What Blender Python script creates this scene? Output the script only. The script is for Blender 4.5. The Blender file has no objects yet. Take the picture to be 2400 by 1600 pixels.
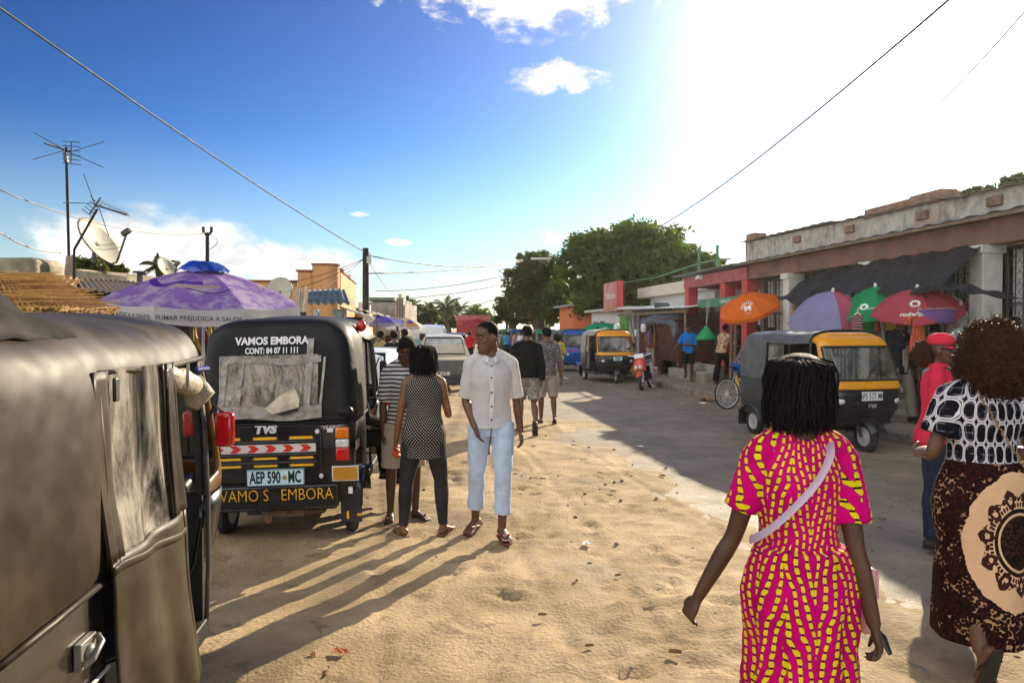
import bpy, bmesh, math, random
import numpy as np
from mathutils import Vector, Matrix, noise
R = math.radians; pi = math.pi
rnd = random.Random(7)
SC = bpy.context.scene; COL = SC.collection
# ------------------------------------------------------------------ camera
H0 = 1.70; FPX = 1733.0; PIT = math.atan(30 / FPX)
cam = bpy.data.objects.new('camera', bpy.data.cameras.new('camera')); COL.objects.link(cam)
cam.location = (0, 0, H0); cam.rotation_euler = (pi / 2 - PIT, 0, 0)
cam.data.sensor_width = 36; cam.data.lens = 36 * FPX / 2400
cam.data.clip_start = .05; cam.data.clip_end = 3000
SC.camera = cam
SC.render.engine = 'CYCLES'
SC.cycles.use_denoising = True
SC.cycles.max_bounces = 8; SC.cycles.diffuse_bounces = 3; SC.cycles.transparent_max_bounces = 12
SC.cycles.sample_clamp_indirect = 6
# ------------------------------------------------------------------ light
SUN_AZ, SUN_EL = R(29.0), R(21.5)
SUN = Vector((math.cos(SUN_EL) * math.sin(SUN_AZ), math.cos(SUN_EL) * math.cos(SUN_AZ), math.sin(SUN_EL)))
sl = bpy.data.lights.new('sun', 'SUN'); sl.energy = 4.7; sl.angle = R(.5); sl.color = (1, .84, .60)
so = bpy.data.objects.new('sun', sl); COL.objects.link(so)
so.rotation_euler = SUN.to_track_quat('Z', 'Y').to_euler()
SC.view_settings.view_transform = 'Standard'; SC.view_settings.look = 'None'
SC.view_settings.exposure = 1.15; SC.view_settings.gamma = 1
# ------------------------------------------------------------------ node expressions
class X:
    """a socket (or number) with arithmetic"""
    def __init__(s, t, k): s.t = t; s.k = k
    def _m(s, op, *a):
        n = s.t.nodes.new('ShaderNodeMath'); n.operation = op
        for i, q in enumerate((s,) + a):
            q = q.k if isinstance(q, X) else q
            if isinstance(q, (int, float)): n.inputs[i].default_value = q
            else: s.t.links.new(q, n.inputs[i])
        return X(s.t, n.outputs[0])
    def __add__(s, o): return s._m('ADD', o)
    __radd__ = __add__
    def __sub__(s, o): return s._m('SUBTRACT', o)
    def __rsub__(s, o): return X(s.t, o)._m('SUBTRACT', s)
    def __mul__(s, o): return s._m('MULTIPLY', o)
    __rmul__ = __mul__
    def __truediv__(s, o): return s._m('DIVIDE', o)
    def __pow__(s, o): return s._m('POWER', o)
    def __lt__(s, o): return s._m('LESS_THAN', o)
    def __gt__(s, o): return s._m('GREATER_THAN', o)
    def fr(s): return s._m('FRACT')
    def fl(s): return s._m('FLOOR')
    def ab(s): return s._m('ABSOLUTE')
    def sin(s): return s._m('SINE')
    def cos(s): return s._m('COSINE')
    def sq(s): return s._m('SQRT')
    def mx(s, o): return s._m('MAXIMUM', o)
    def mn(s, o): return s._m('MINIMUM', o)
    def at2(s, o): return s._m('ARCTAN2', o)
    def ss(s, a, b):
        n = s.t.nodes.new('ShaderNodeMapRange'); n.interpolation_type = 'SMOOTHSTEP'
        s.t.links.new(s.k, n.inputs[0]); n.inputs[1].default_value = a; n.inputs[2].default_value = b
        return X(s.t, n.outputs[0])
def lnk(t, a, b):
    a = a.k if isinstance(a, X) else a
    if isinstance(a, (int, float)): b.default_value = a
    elif isinstance(a, (tuple, list)): b.default_value = (*a, 1) if len(a) == 3 and len(b.default_value) == 4 else a
    else: t.links.new(a, b)
def mixc(t, f, a, b, mode='MIX'):
    n = t.nodes.new('ShaderNodeMix'); n.data_type = 'RGBA'; n.blend_type = mode; n.clamp_factor = True
    lnk(t, f, n.inputs[0]); lnk(t, a, n.inputs[6]); lnk(t, b, n.inputs[7])
    return X(t, n.outputs[2])
def vec(t, kind='Object'):
    return X(t, t.nodes.new('ShaderNodeTexCoord').outputs[kind])
def xyz(t, v):
    n = t.nodes.new('ShaderNodeSeparateXYZ'); t.links.new(v.k, n.inputs[0])
    return [X(t, o) for o in n.outputs]
def cmb(t, x, y, z):
    n = t.nodes.new('ShaderNodeCombineXYZ')
    for i, q in enumerate((x, y, z)): lnk(t, q, n.inputs[i])
    return X(t, n.outputs[0])
def noi(t, v, sc, det=4, ro=.55, scl=None, dist=0):
    n = t.nodes.new('ShaderNodeTexNoise'); n.inputs['Scale'].default_value = sc
    n.inputs['Detail'].default_value = det; n.inputs['Roughness'].default_value = ro; n.inputs['Distortion'].default_value = dist
    if scl:
        m = t.nodes.new('ShaderNodeMapping'); m.inputs['Scale'].default_value = scl
        t.links.new(v.k, m.inputs[0]); v = X(t, m.outputs[0])
    t.links.new(v.k, n.inputs['Vector']); return X(t, n.outputs[0])
def vor(t, v, sc, feat='F1', rn=1):
    n = t.nodes.new('ShaderNodeTexVoronoi'); n.feature = feat; n.inputs['Scale'].default_value = sc
    n.inputs['Randomness'].default_value = rn; t.links.new(v.k, n.inputs['Vector'])
    return X(t, n.outputs[0])
_MC = {}
def M(name, col, rough=.6, bd=5, metal=0, col2=None, vs=5, va=.35, bump=0, bs=30, bscl=None, spec=.5, tl=0, pat=None, coat=0, dirt=0, sheen=0, dcol=(.28, .19, .1)):
    """principled with noisy colour; pat(t, pos) may return a colour socket (and so replace col)"""
    if name in _MC: return _MC[name]
    m = bpy.data.materials.new(name); m.use_nodes = True; t = m.node_tree
    b = t.nodes['Principled BSDF']; v = vec(t)
    n1 = noi(t, v, vs, 5, .6)
    if pat: c = pat(t, v)
    else: c = X(t, (*col, 1))
    if col2 is None:
        c2 = mixc(t, 1, c if pat else col, (1 - va,) * 3, 'MULTIPLY')
    else: c2 = X(t, (*col2, 1))
    base = mixc(t, n1.ss(.35, .68), c.k if pat else col, c2.k if isinstance(c2.k, bpy.types.NodeSocket) else col2)
    if dirt:
        d = noi(t, v, vs * .7 + 1, 8, .7, dist=.4).ss(.52, .75) * dirt
        base = mixc(t, d, base, dcol)
    lnk(t, base, b.inputs['Base Color'])
    rr = n1.ss(.3, .7) * .16 + (rough - .08)
    lnk(t, rr, b.inputs['Roughness']); b.inputs['Metallic'].default_value = metal
    b.inputs['Specular IOR Level'].default_value = spec
    if coat: b.inputs['Coat Weight'].default_value = coat; b.inputs['Coat Roughness'].default_value = .06
    if sheen: b.inputs['Sheen Weight'].default_value = sheen
    if bump:
        bn = t.nodes.new('ShaderNodeBump'); bn.inputs['Strength'].default_value = min(1, bump); bn.inputs['Distance'].default_value = .02
        lnk(t, noi(t, v, bs, bd, .6, bscl), bn.inputs['Height']); t.links.new(bn.outputs[0], b.inputs['Normal'])
    if tl:
        tr = t.nodes.new('ShaderNodeBsdfTranslucent'); lnk(t, base, tr.inputs[0])
        mx = t.nodes.new('ShaderNodeMixShader'); mx.inputs[0].default_value = tl
        t.links.new(b.outputs[0], mx.inputs[1]); t.links.new(tr.outputs[0], mx.inputs[2])
        t.links.new(mx.outputs[0], t.nodes['Material Output'].inputs[0])
    _MC[name] = m; return m
def GLASS(name, tint=(.6, .7, .7), op=.25, rough=.03, streak=0):
    if name in _MC: return _MC[name]
    m = bpy.data.materials.new(name); m.use_nodes = True; t = m.node_tree; t.nodes.clear()
    o = t.nodes.new('ShaderNodeOutputMaterial')
    tr = t.nodes.new('ShaderNodeBsdfTransparent'); tr.inputs[0].default_value = (*tint, 1)
    gl = t.nodes.new('ShaderNodeBsdfGlossy'); gl.inputs['Roughness'].default_value = rough
    df = t.nodes.new('ShaderNodeBsdfDiffuse'); df.inputs[0].default_value = (.45, .42, .36, 1)
    v = vec(t); d = noi(t, v, 4, 6, .7, (1, 1, .35) if streak else None, .5)
    a = t.nodes.new('ShaderNodeMixShader'); lnk(t, d.ss(.35, .75) * (op + .02), a.inputs[0])
    t.links.new(tr.outputs[0], a.inputs[1]); t.links.new(df.outputs[0], a.inputs[2])
    fr = t.nodes.new('ShaderNodeFresnel'); fr.inputs[0].default_value = 1.5
    b = t.nodes.new('ShaderNodeMixShader'); lnk(t, X(t, fr.outputs[0]) * .9 + .04, b.inputs[0])
    t.links.new(a.outputs[0], b.inputs[1]); t.links.new(gl.outputs[0], b.inputs[2])
    t.links.new(b.outputs[0], o.inputs[0]); _MC[name] = m; return m
# ------------------------------------------------------------------ sky
wd = bpy.data.worlds.new('World'); SC.world = wd; wd.use_nodes = True
def sky():
    t = wd.node_tree; bg = t.nodes['Background']
    s = t.nodes.new('ShaderNodeTexSky'); s.sky_type = 'NISHITA'; s.sun_disc = False
    s.sun_elevation = SUN_EL; s.sun_rotation = SUN_AZ; s.air_density = 1.0; s.dust_density = .22; s.ozone_density = 2.5
    hs = t.nodes.new('ShaderNodeHueSaturation'); hs.inputs['Saturation'].default_value = 1.12; hs.inputs['Hue'].default_value = .500
    t.links.new(s.outputs[0], hs.inputs['Color'])
    pre = mixc(t, 1, X(t, hs.outputs[0]), (1 / 6.5,) * 3, 'MULTIPLY'); g = t.nodes.new('ShaderNodeGamma'); g.inputs[1].default_value = 2.0; t.links.new(pre.k, g.inputs[0])
    c = mixc(t, 1, X(t, g.outputs[0]), (4.7, 4.5, 4.5), 'MULTIPLY')
    d = vec(t, 'Generated'); x, y, z = xyz(t, d)
    c = mixc(t, ((1 - z.ss(-.02, .26))) * .8, c, (3.2, 3.9, 4.2))
    dt = (x * SUN.x + y * SUN.y + z * SUN.z).mx(0)
    glow = (dt ** 6) * .9 + (dt ** 16) * 1.6 + (dt ** 60) * 12
    c = mixc(t, 1, c, mixc(t, 1, cmb(t, glow, glow, glow), (1, .98, .97), 'MULTIPLY'), 'ADD')
    # clouds: soft puffs in a few patches of the sky (az, el measured from +Y)
    az = x.at2(y) * (180 / pi); el = z._m('ARCSINE') * (180 / pi)
    n = noi(t, d, 9, 9, .62, (1, 1, 2.0), .2); n2 = noi(t, d, 22, 8, .6, (1, 1, 1.8), .3)
    tot = None
    for (a0, e0, wa, we, k, src) in ((2.0, 24.4, 10.5, 3.0, .46, n2), (3.4, 18.7, 5.0, 1.25, .47, n2), (14.0, 19.0, 2.6, .35, .6, n2), (-26, 5.2, 7.0, 3.0, .40, n), (-17.5, 4.8, 7, 1.7, .42, n),
                                   (-11.5, 8.6, .9, .25, .5, n2), (-8.5, 6.6, 1.3, .3, .5, n2), (10, 7.3, 9, 1.3, .55, n), (-10.2, 24.0, 1.0, 1.0, .5, n2), (6, 3.3, 16, 1.4, .5, n)):
        q = ((az - a0) / wa); w = (el - e0) / we
        m = 1 - (q * q + w * w).sq()
        m = ((m + (src - k) * 2.6)).ss(.1, .75) * (m.ss(-.35, .1))
        tot = m if tot is None else tot.mx(m)
    back = noi(t, d, 2.2, 6, .6, (1, 1, 1.6)).ss(.36, .56) * ((x * SUN.x + y * SUN.y) * -1).ss(-.02, .35)     # unseen bright cloud added behind the viewer as neutral fill for the shade
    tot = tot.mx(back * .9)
    cl = mixc(t, n2.ss(.3, .7), (4.4, 4.3, 4.2), (7.5, 7.2, 6.8))
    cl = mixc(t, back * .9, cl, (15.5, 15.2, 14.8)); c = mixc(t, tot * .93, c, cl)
    lnk(t, c, bg.inputs[0]); bg.inputs[1].default_value = .09
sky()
# ------------------------------------------------------------------ coordinates
CP, SP = math.cos(PIT), math.sin(PIT)
def W(px, py, d):
    """photo pixel (2400 wide) -> world point at depth d"""
    a = (px - 1200) / FPX; b = (800 - py) / FPX
    y = CP + b * SP; z = -SP + b * CP
    return Vector((a * d / y, d, H0 + z * d / y))
def G(px, py):
    b = (800 - py) / FPX; y = CP + b * SP; z = -SP + b * CP
    return W(px, py, -H0 * y / z)
SA = R(8.0); CS, SN = math.cos(SA), math.sin(SA)
def S(u, v, z=0): return Vector((v * CS - u * SN, v * SN + u * CS, z))
def UV(p): return (-p.x * SN + p.y * CS, p.x * CS + p.y * SN)
# ------------------------------------------------------------------ mesh builder
class MB:
    def __init__(s): s.v = []; s.f = []; s.m = []
    def add(s, vs, fs, mi=0):
        o = len(s.v); s.v += [tuple(q) for q in vs]
        for f in fs: s.f.append([i + o for i in f]); s.m.append(mi)
        return s
    def box(s, c, d, rot=None, mi=0):
        x, y, z = d[0] / 2, d[1] / 2, d[2] / 2; c = Vector(c)
        q = [Vector(k) for k in ((-x, -y, -z), (x, -y, -z), (x, y, -z), (-x, y, -z), (-x, -y, z), (x, -y, z), (x, y, z), (-x, y, z))]
        if rot is not None:
            from mathutils import Euler
            mt = Euler(rot).to_matrix(); q = [mt @ k for k in q]
        return s.add([k + c for k in q], [(0, 3, 2, 1), (4, 5, 6, 7), (0, 1, 5, 4), (1, 2, 6, 5), (2, 3, 7, 6), (3, 0, 4, 7)], mi)
    def bx(s, a, b, mi=0):
        return s.box([(p + q) / 2 for p, q in zip(a, b)], [abs(q - p) for p, q in zip(a, b)], None, mi)
    def loft(s, rings, cap=True, closed=True, mi=0):
        n = len(rings[0]); vs = [p for r in rings for p in r]; fs = []
        for i in range(len(rings) - 1):
            for j in range(n if closed else n - 1):
                k = (j + 1) % n
                fs.append((i * n + j, i * n + k, (i + 1) * n + k, (i + 1) * n + j))
        if cap and closed: fs.append(tuple(range(n))[::-1]); fs.append(tuple((len(rings) - 1) * n + j for j in range(n)))
        return s.add(vs, fs, mi)
    def tube(s, pts, r, n=8, cap=True, mi=0, side=None, up=None):
        """sweep; r: number, list of numbers, or list of (a, b) half widths along side / across"""
        pts = [Vector(p) for p in pts]; k = len(pts)
        if not isinstance(r, (list, tuple)): r = [r] * k
        rings = []; x = Vector(side) if side is not None else None
        for i in range(k):
            t = (pts[min(i + 1, k - 1)] - pts[max(i - 1, 0)])
            if t.length < 1e-9: t = Vector((0, 0, 1))
            t.normalize()
            if x is None: x = t.orthogonal()
            x = x - t * x.dot(t)
            if x.length < 1e-6: x = t.orthogonal()
            x = x.normalized(); y = t.cross(x)
            a, b = r[i] if isinstance(r[i], (tuple, list)) else (r[i], r[i])
            rings.append([pts[i] + x * (a * math.cos(2 * pi * j / n)) + y * (b * math.sin(2 * pi * j / n)) for j in range(n)])
        return s.loft(rings, cap, True, mi)
    def ell(s, c, r, nu=12, nv=8, mi=0, mt=None):
        c = Vector(c); rings = []
        for i in range(nv + 1):
            a = -pi / 2 + pi * i / nv; a = max(min(a, pi / 2 - .02), -pi / 2 + .02)
            q = [Vector((r[0] * math.cos(a) * math.cos(2 * pi * j / nu), r[1] * math.cos(a) * math.sin(2 * pi * j / nu), r[2] * math.sin(a))) for j in range(nu)]
            rings.append([c + (mt @ k if mt is not None else k) for k in q])
        return s.loft(rings, True, True, mi)
    def sheet(s, fn, nu, nv, th=0, mi=0):
        P = [[Vector(fn(i / nu, j / nv)) for i in range(nu + 1)] for j in range(nv + 1)]
        vs = [p for r in P for p in r]; w = nu + 1
        fs = [(j * w + i, j * w + i + 1, (j + 1) * w + i + 1, (j + 1) * w + i) for j in range(nv) for i in range(nu)]
        if th:
            nrm = [Vector() for _ in vs]
            for f in fs:
                nn = (vs[f[1]] - vs[f[0]]).cross(vs[f[3]] - vs[f[0]])
                for q in f: nrm[q] += nn
            o = len(vs); vs = vs + [p - (nn.normalized() if nn.length > 0 else Vector((0, 0, 1))) * th for p, nn in zip(vs, nrm)]
            fs2 = [tuple(q + o for q in f[::-1]) for f in fs]
            e = [i for i in range(w)] + [j * w + nu for j in range(1, nv + 1)] + [nv * w + i for i in range(nu - 1, -1, -1)] + [j * w for j in range(nv - 1, 0, -1)]
            fs = fs + fs2 + [(e[k], e[k] + o, e[(k + 1) % len(e)] + o, e[(k + 1) % len(e)]) for k in range(len(e))]
        return s.add(vs, fs, mi)
    def poly(s, pts, th, d=(0, 0, 1), mi=0):
        d = Vector(d) * th; n = len(pts); a = [Vector(p) for p in pts]; b = [p + d for p in a]
        return s.add(a + b, [tuple(range(n))[::-1], tuple(range(n, 2 * n))] + [(i, (i + 1) % n, n + (i + 1) % n, n + i) for i in range(n)], mi)
    def build(s, name, mats, parent=None, smooth=True, ang=40, bev=0, loc=None, rz=0, mods=None, label=None):
        assert max(max(f) for f in s.f) < len(s.v), name
        me = bpy.data.meshes.new(name); me.from_pydata(s.v, [], s.f)
        mats = mats if isinstance(mats, (list, tuple)) else [mats]
        for q in mats: me.materials.append(q)
        if len(mats) > 1: me.polygons.foreach_set('material_index', s.m)
        if smooth:
            me.polygons.foreach_set('use_smooth', [True] * len(s.f))
            if ang < 180:
                try: me.set_sharp_from_angle(angle=R(ang))
                except Exception: pass
        me.update(); o = bpy.data.objects.new(name, me); COL.objects.link(o)
        if parent is not None: o.parent = parent
        if loc is not None: o.location = loc
        if rz: o.rotation_euler.z = rz
        if bev:
            bm = o.modifiers.new('b', 'BEVEL'); bm.width = bev; bm.segments = 2; bm.limit_method = 'ANGLE'; bm.angle_limit = R(40)
        if label: o['label'] = label
        return o
def tag(o, label, cat, group=None, kind=None):
    if label: o['label'] = label
    if cat: o['category'] = cat
    if group: o['group'] = group
    if kind: o['kind'] = kind
    return o
def T(name, label, cat, loc=(0, 0, 0), rz=0, group=None, rot=None):
    o = bpy.data.objects.new(name, None); COL.objects.link(o); o.location = loc
    o.rotation_euler = rot if rot is not None else (0, 0, rz); o.empty_display_size = .1
    return tag(o, label, cat, group)
def dup(root, loc, rz=None, label=None, group=None):
    r = root.copy(); COL.objects.link(r); r.location = loc
    if rz is not None: r.rotation_euler.z = rz
    if label: r['label'] = label
    if group: r['group'] = group
    for ch in root.children:
        c = ch.copy(); COL.objects.link(c); c.parent = r
        for g in ch.children:
            d = g.copy(); COL.objects.link(d); d.parent = c
    return r
def STRUCT(o, kind='structure'): o['kind'] = kind; return o
def TXT(s, size, mat, parent, loc, rot=(pi / 2, 0, 0), ex=.002, sx=1, name='lettering', bold=0, shear=0, al='CENTER', mtx=None):
    c = bpy.data.curves.new(name, 'FONT'); c.body = s; c.size = size; c.extrude = ex; c.align_x = al; c.align_y = 'CENTER'
    c.offset = bold; c.shear = shear; c.resolution_u = 3
    o = bpy.data.objects.new(name, c); COL.objects.link(o); c.materials.append(mat)
    if parent is not None: o.parent = parent
    if mtx is not None: o.matrix_local = mtx @ Matrix.Diagonal((sx, 1, 1, 1))
    else: o.location = loc; o.rotation_euler = rot; o.scale = (sx, 1, 1)
    return o
def px_at(px, d): return (px - 1176) / 1699 * d
# ------------------------------------------------------------------ ground, road, pavement
def pat_sand(t, v):
    a = noi(t, v, .9, 8, .62); b = noi(t, v, 7, 8, .7); c = noi(t, v, 60, 4, .7); e = noi(t, v, .35, 5, .6)
    k = mixc(t, a.ss(.38, .62), (.31, .222, .122), (.46, .34, .20))
    k = mixc(t, b.ss(.5, .72) * .6, k, (.24, .165, .09))
    k = mixc(t, e.ss(.55, .7) * .45, k, (.33, .29, .23))
    k = mixc(t, c.ss(.58, .68) * .6, k, (.15, .10, .06)); w = noi(t, v, 3.2, 9, .72, (1, 1, 1), .8); k = mixc(t, w.ss(.54, .64) * .7, k, (.17, .125, .075)); q = noi(t, v, .55, 4, .6); k = mixc(t, q.ss(.52, .62) * .55, k, (.26, .215, .155))
    return mixc(t, c.ss(.2, .34) * -.5 + .5, k, (.52, .43, .31))
def pat_road(t, v):
    a = noi(t, v, .7, 8, .65); b = noi(t, v, 9, 7, .75); c = noi(t, v, 110, 3, .8); e = noi(t, v, 2.2, 8, .7)
    k = mixc(t, a.ss(.35, .65), (.185, .15, .11), (.25, .205, .15))
    k = mixc(t, b.ss(.45, .75) * .6, k, (.25, .205, .15))
    k = mixc(t, c.ss(.56, .7) * .5, k, (.06, .055, .05))
    k = mixc(t, e.ss(.56, .68) * .85, k, (.35, .26, .155))
    w = noi(t, v, 1.1, 4, .6, None, 1.2); cr = ((w - .5).ab() < .0022)
    return mixc(t, cr * .8, k, (.04, .035, .03))
m_sand = M('sand', (.4, .3, .16), .9, pat=pat_sand, va=.12, vs=3, bump=.75, bs=38, spec=.25)
m_road = M('worn_asphalt', (.15, .13, .11), .72, pat=pat_road, va=.15, vs=2, bump=.6, bs=70, spec=.45)
m_pave = M('trodden_pavement', (.2, .165, .13), .85, col2=(.27, .22, .16), vs=3, bump=.5, bs=40, dirt=.6)
m_kerb = M('kerb_stone', (.24, .215, .18), .85, col2=(.13, .11, .09), vs=6, bump=.4, bs=50, dirt=.5)
def axis(a, b, st, far, gr=1.28):
    q = list(np.arange(a, b + 1e-6, st)); s = st; p = b
    while p < far: s *= gr; p += s; q.append(p)
    s = st; p = a; l = []
    while p > -far if a < 0 else p > a - 40: s *= gr; p -= s; l.append(p)
    return np.array(l[::-1] + q)
def ground():
    xs = axis(-3.6, 4.2, .045, 900, 1.2); ys = axis(1.9, 11.5, .05, 1500, 1.09)
    ys = ys[ys > -25]; Xg, Yg = np.meshgrid(xs, ys)
    u = -Xg * SN + Yg * CS; v = Xg * CS + Yg * SN
    Z = np.zeros_like(Xg); near = (np.abs(Xg) < 30) & (Yg < 80)
    idx = np.argwhere(near)
    for i, j in idx:
        x, y = Xg[i, j], Yg[i, j]
        Z[i, j] = .045 * noise.noise((x * .55, y * .55, 0)) + .02 * noise.noise((x * 2.1, y * 2.1, 3)) + .007 * noise.noise((x * 7, y * 7, 5)) + .0045 * abs(noise.noise((x * 17, y * 13, 9)))
    n1 = np.zeros_like(Z)
    for i, j in idx[::1]:
        x, y = Xg[i, j], Yg[i, j]
        if y < 14 and abs(x) < 5:
            mk = noise.noise((x * .8, y * .8, 11)) + .12
            if mk > 0: n1[i, j] = min(1, mk * 3) * .62 * (.016 * abs(noise.noise((x * 9, y * 11, 4))) + .008 * abs(noise.noise((x * 21, y * 24, 6))))
    Z = Z + n1 - .012 - .085 * (1 / (1 + np.exp(-np.clip((v - 3.0) * 2.2, -50, 50))))
    rg = np.random.RandomState(3)
    for k in range(230):                      # footprints and scuffs
        if k < 170: cv = rg.normal(1.15, .75); cu = rg.uniform(2, 12)
        else: cv = rg.uniform(-1.4, 2.4); cu = rg.uniform(2, 9)
        if k < 70: cv = rg.normal(1.8, .5); cu = rg.uniform(2.2, 5.2)
        a = rg.uniform(0, 3.1); L, w, d = rg.uniform(.07, .15), rg.uniform(.035, .07), rg.uniform(.008, .028)
        du, dv = u - cu, v - cv; p = du * np.cos(a) + dv * np.sin(a); q = -du * np.sin(a) + dv * np.cos(a)
        e = (p / L) ** 2 + (q / w) ** 2
        Z += np.where(e < 6, -d * np.exp(-e * 1.4) + d * .55 * np.exp(-(np.sqrt(e) - 1.55) ** 2 * 5), 0)
    for cv in (-.25, .95, 1.5, 2.55):         # wheel tracks
        e = v - cv - .10 * np.sin(u * .55 + cv * 2)
        Z += -.011 * np.exp(-(e / .05) ** 2) + .006 * np.exp(-((np.abs(e) - .085) / .03) ** 2)
    Z = np.where(v > 7.0, np.minimum(Z, -.1), Z)
    ny, nx = Xg.shape; vs = np.stack([Xg, Yg, Z], -1).reshape(-1, 3)
    b = MB(); b.v = [tuple(p) for p in vs]
    b.f = [(i * nx + j, i * nx + j + 1, (i + 1) * nx + j + 1, (i + 1) * nx + j) for i in range(ny - 1) for j in range(nx - 1)]; b.m = [0] * len(b.f)
    STRUCT(b.build('ground', m_sand, ang=180))
ground()
def road():
    b = MB(); us = list(np.arange(-12, 40, .5)) + list(np.arange(40, 240, 5)); vs_ = [2.0, 2.6, 3.2, 4.2, 5.2, 6.2, 7.2, 7.45]
    def fn(i, j):
        u = us[int(round(i * (len(us) - 1)))]; v = vs_[int(round(j * (len(vs_) - 1)))]
        if u > 24: v = v if j > .5 else v - min(3.2, (u - 24) * .3)
        return S(u, v, -.045 + .012 * noise.noise((u * .5, v * .9, 2)) + (-.03 if v < 2.3 else 0))
    b.sheet(fn, len(us) - 1, len(vs_) - 1)
    STRUCT(b.build('road', m_road, ang=180))
    b = MB()
    def pv(i, j):
        u = -12 + i * 72; v = 7.56 + j * 6
        return S(u, v, .11 + .014 * noise.noise((u * .7, v * 1.3, 7)) + .008 * noise.noise((u * 3, v * 3, 1)))
    b.sheet(pv, 150, 14); STRUCT(b.build('pavement', m_pave, ang=180))
    b = MB(); u = -12.0; k = 0
    while u < 60:
        L = .9; dz = .008 * noise.noise((u, 0, 0)); dv = .012 * noise.noise((u * 1.3, 5, 0))
        p = [S(u + a, 7.42 + q + dv, z) for a in (0, L - .012) for q, z in ((0, -.1), (0, .10 + dz), (.02, .122 + dz), (.16, .125 + dz), (.16, -.1))]
        b.loft([p[:5], p[5:]]); u += L; k += 1
    STRUCT(b.build('kerb', m_kerb, ang=30))
road()
# ------------------------------------------------------------------ people
HEADT = [(-.125, .020, .072, .034), (-.112, .036, .089, .0), (-.092, .047, .092, -.025), (-.066, .056, .087, -.048), (-.04, .062, .083, -.066), (-.012, .067, .079, -.084),
         (.018, .070, .078, -.095), (.045, .072, .085, -.10), (.072, .070, .08, -.098), (.095, .061, .063, -.085), (.113, .043, .036, -.06), (.123, .017, .0, -.03)]
def rv(v, ax, a): return Matrix.Rotation(a, 3, ax) @ v
def head_ring(z, w, f, bk, off, k, n=20):
    k *= 1.05; off /= 1.05
    cy, ry = (f + bk) / 2, (f - bk) / 2 + off; w = w + off; o = []
    for j in range(n):
        a = 2 * pi * j / n; c, s_ = math.cos(a), math.sin(a); e = .86
        o.append(Vector((w * math.copysign(abs(c) ** e, c), cy + ry * math.copysign(abs(s_) ** e, s_), z)) * k)
    return o
def smooth_pts(pts, rad, n=3):
    """Catmull-Rom through joints so limbs bend without a crease"""
    P = [Vector(p) for p in pts]; o = []; ro = []
    for i in range(len(P) - 1):
        p0, p1, p2, p3 = P[max(i - 1, 0)], P[i], P[i + 1], P[min(i + 2, len(P) - 1)]
        r0, r1 = rad[i], rad[i + 1]
        for q in range(n):
            t = q / n
            o.append(.5 * ((2 * p1) + (p2 - p0) * t + (2 * p0 - 5 * p1 + 4 * p2 - p3) * t * t + (3 * p1 - p0 - 3 * p2 + p3) * t ** 3))
            ro.append(tuple(a + (b - a) * t for a, b in zip(r0, r1)) if isinstance(r0, tuple) else r0 + (r1 - r0) * t)
    o.append(P[-1]); ro.append(rad[-1]); return o, ro
def remesh(o, vx, sm=3, disp=0, dsz=.08):
    m = o.modifiers.new('r', 'REMESH'); m.mode = 'VOXEL'; m.voxel_size = vx; m.use_smooth_shade = True
    if sm: q = o.modifiers.new('s', 'SMOOTH'); q.factor = .5; q.iterations = sm
    if disp:
        tx = bpy.data.textures.get('folds%g' % dsz) or bpy.data.textures.new('folds%g' % dsz, 'CLOUDS'); tx.noise_scale = dsz; tx.noise_depth = 2
        d = o.modifiers.new('d', 'DISPLACE'); d.texture = tx; d.strength = disp; d.mid_level = .5; d.texture_coords = 'LOCAL'
    return o
def skin_mat(name, col, eyes=(), lips=None, brows=(), beard=None):
    def pat(t, v):
        c = X(t, (*col, 1)); x, y, z = xyz(t, v)
        def ms(p, r, s=(1, 1, 1)):
            a = (x - p.x) * s[0]; b = (y - p.y) * s[1]; d = (z - p.z) * s[2]
            return ((a * a + b * b + d * d).sq()) < r
        if lips: c = mixc(t, ms(lips[0], lips[1], (.55, .6, 1.6)), c, tuple(q * f for q, f in zip(col, (1.0, .62, .62))))
        for p, r in brows: c = mixc(t, ms(p, r, (.6, .6, 2.4)), c, (.008, .006, .005))
        for p, r, g in eyes:
            c = mixc(t, ms(p, r, (.75, .6, 2.3)), c, (.22, .17, .14))
            c = mixc(t, ms(p + g, r * .58), c, (.01, .007, .005))
        return c
    return M(name, col, .5, va=.22, vs=9, pat=pat, spec=.45, bump=.12, bs=160)
SKIN = (.125, .055, .026); SKIN2 = (.085, .037, .018); SKIN3 = (.19, .085, .040)
m_hair = M('black_hair', (.007, .0055, .0045), .7, spec=.2, bump=1, bs=140)
m_sole = M('rubber_sole', (.02, .018, .017), .7)
class Fig: pass
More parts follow.
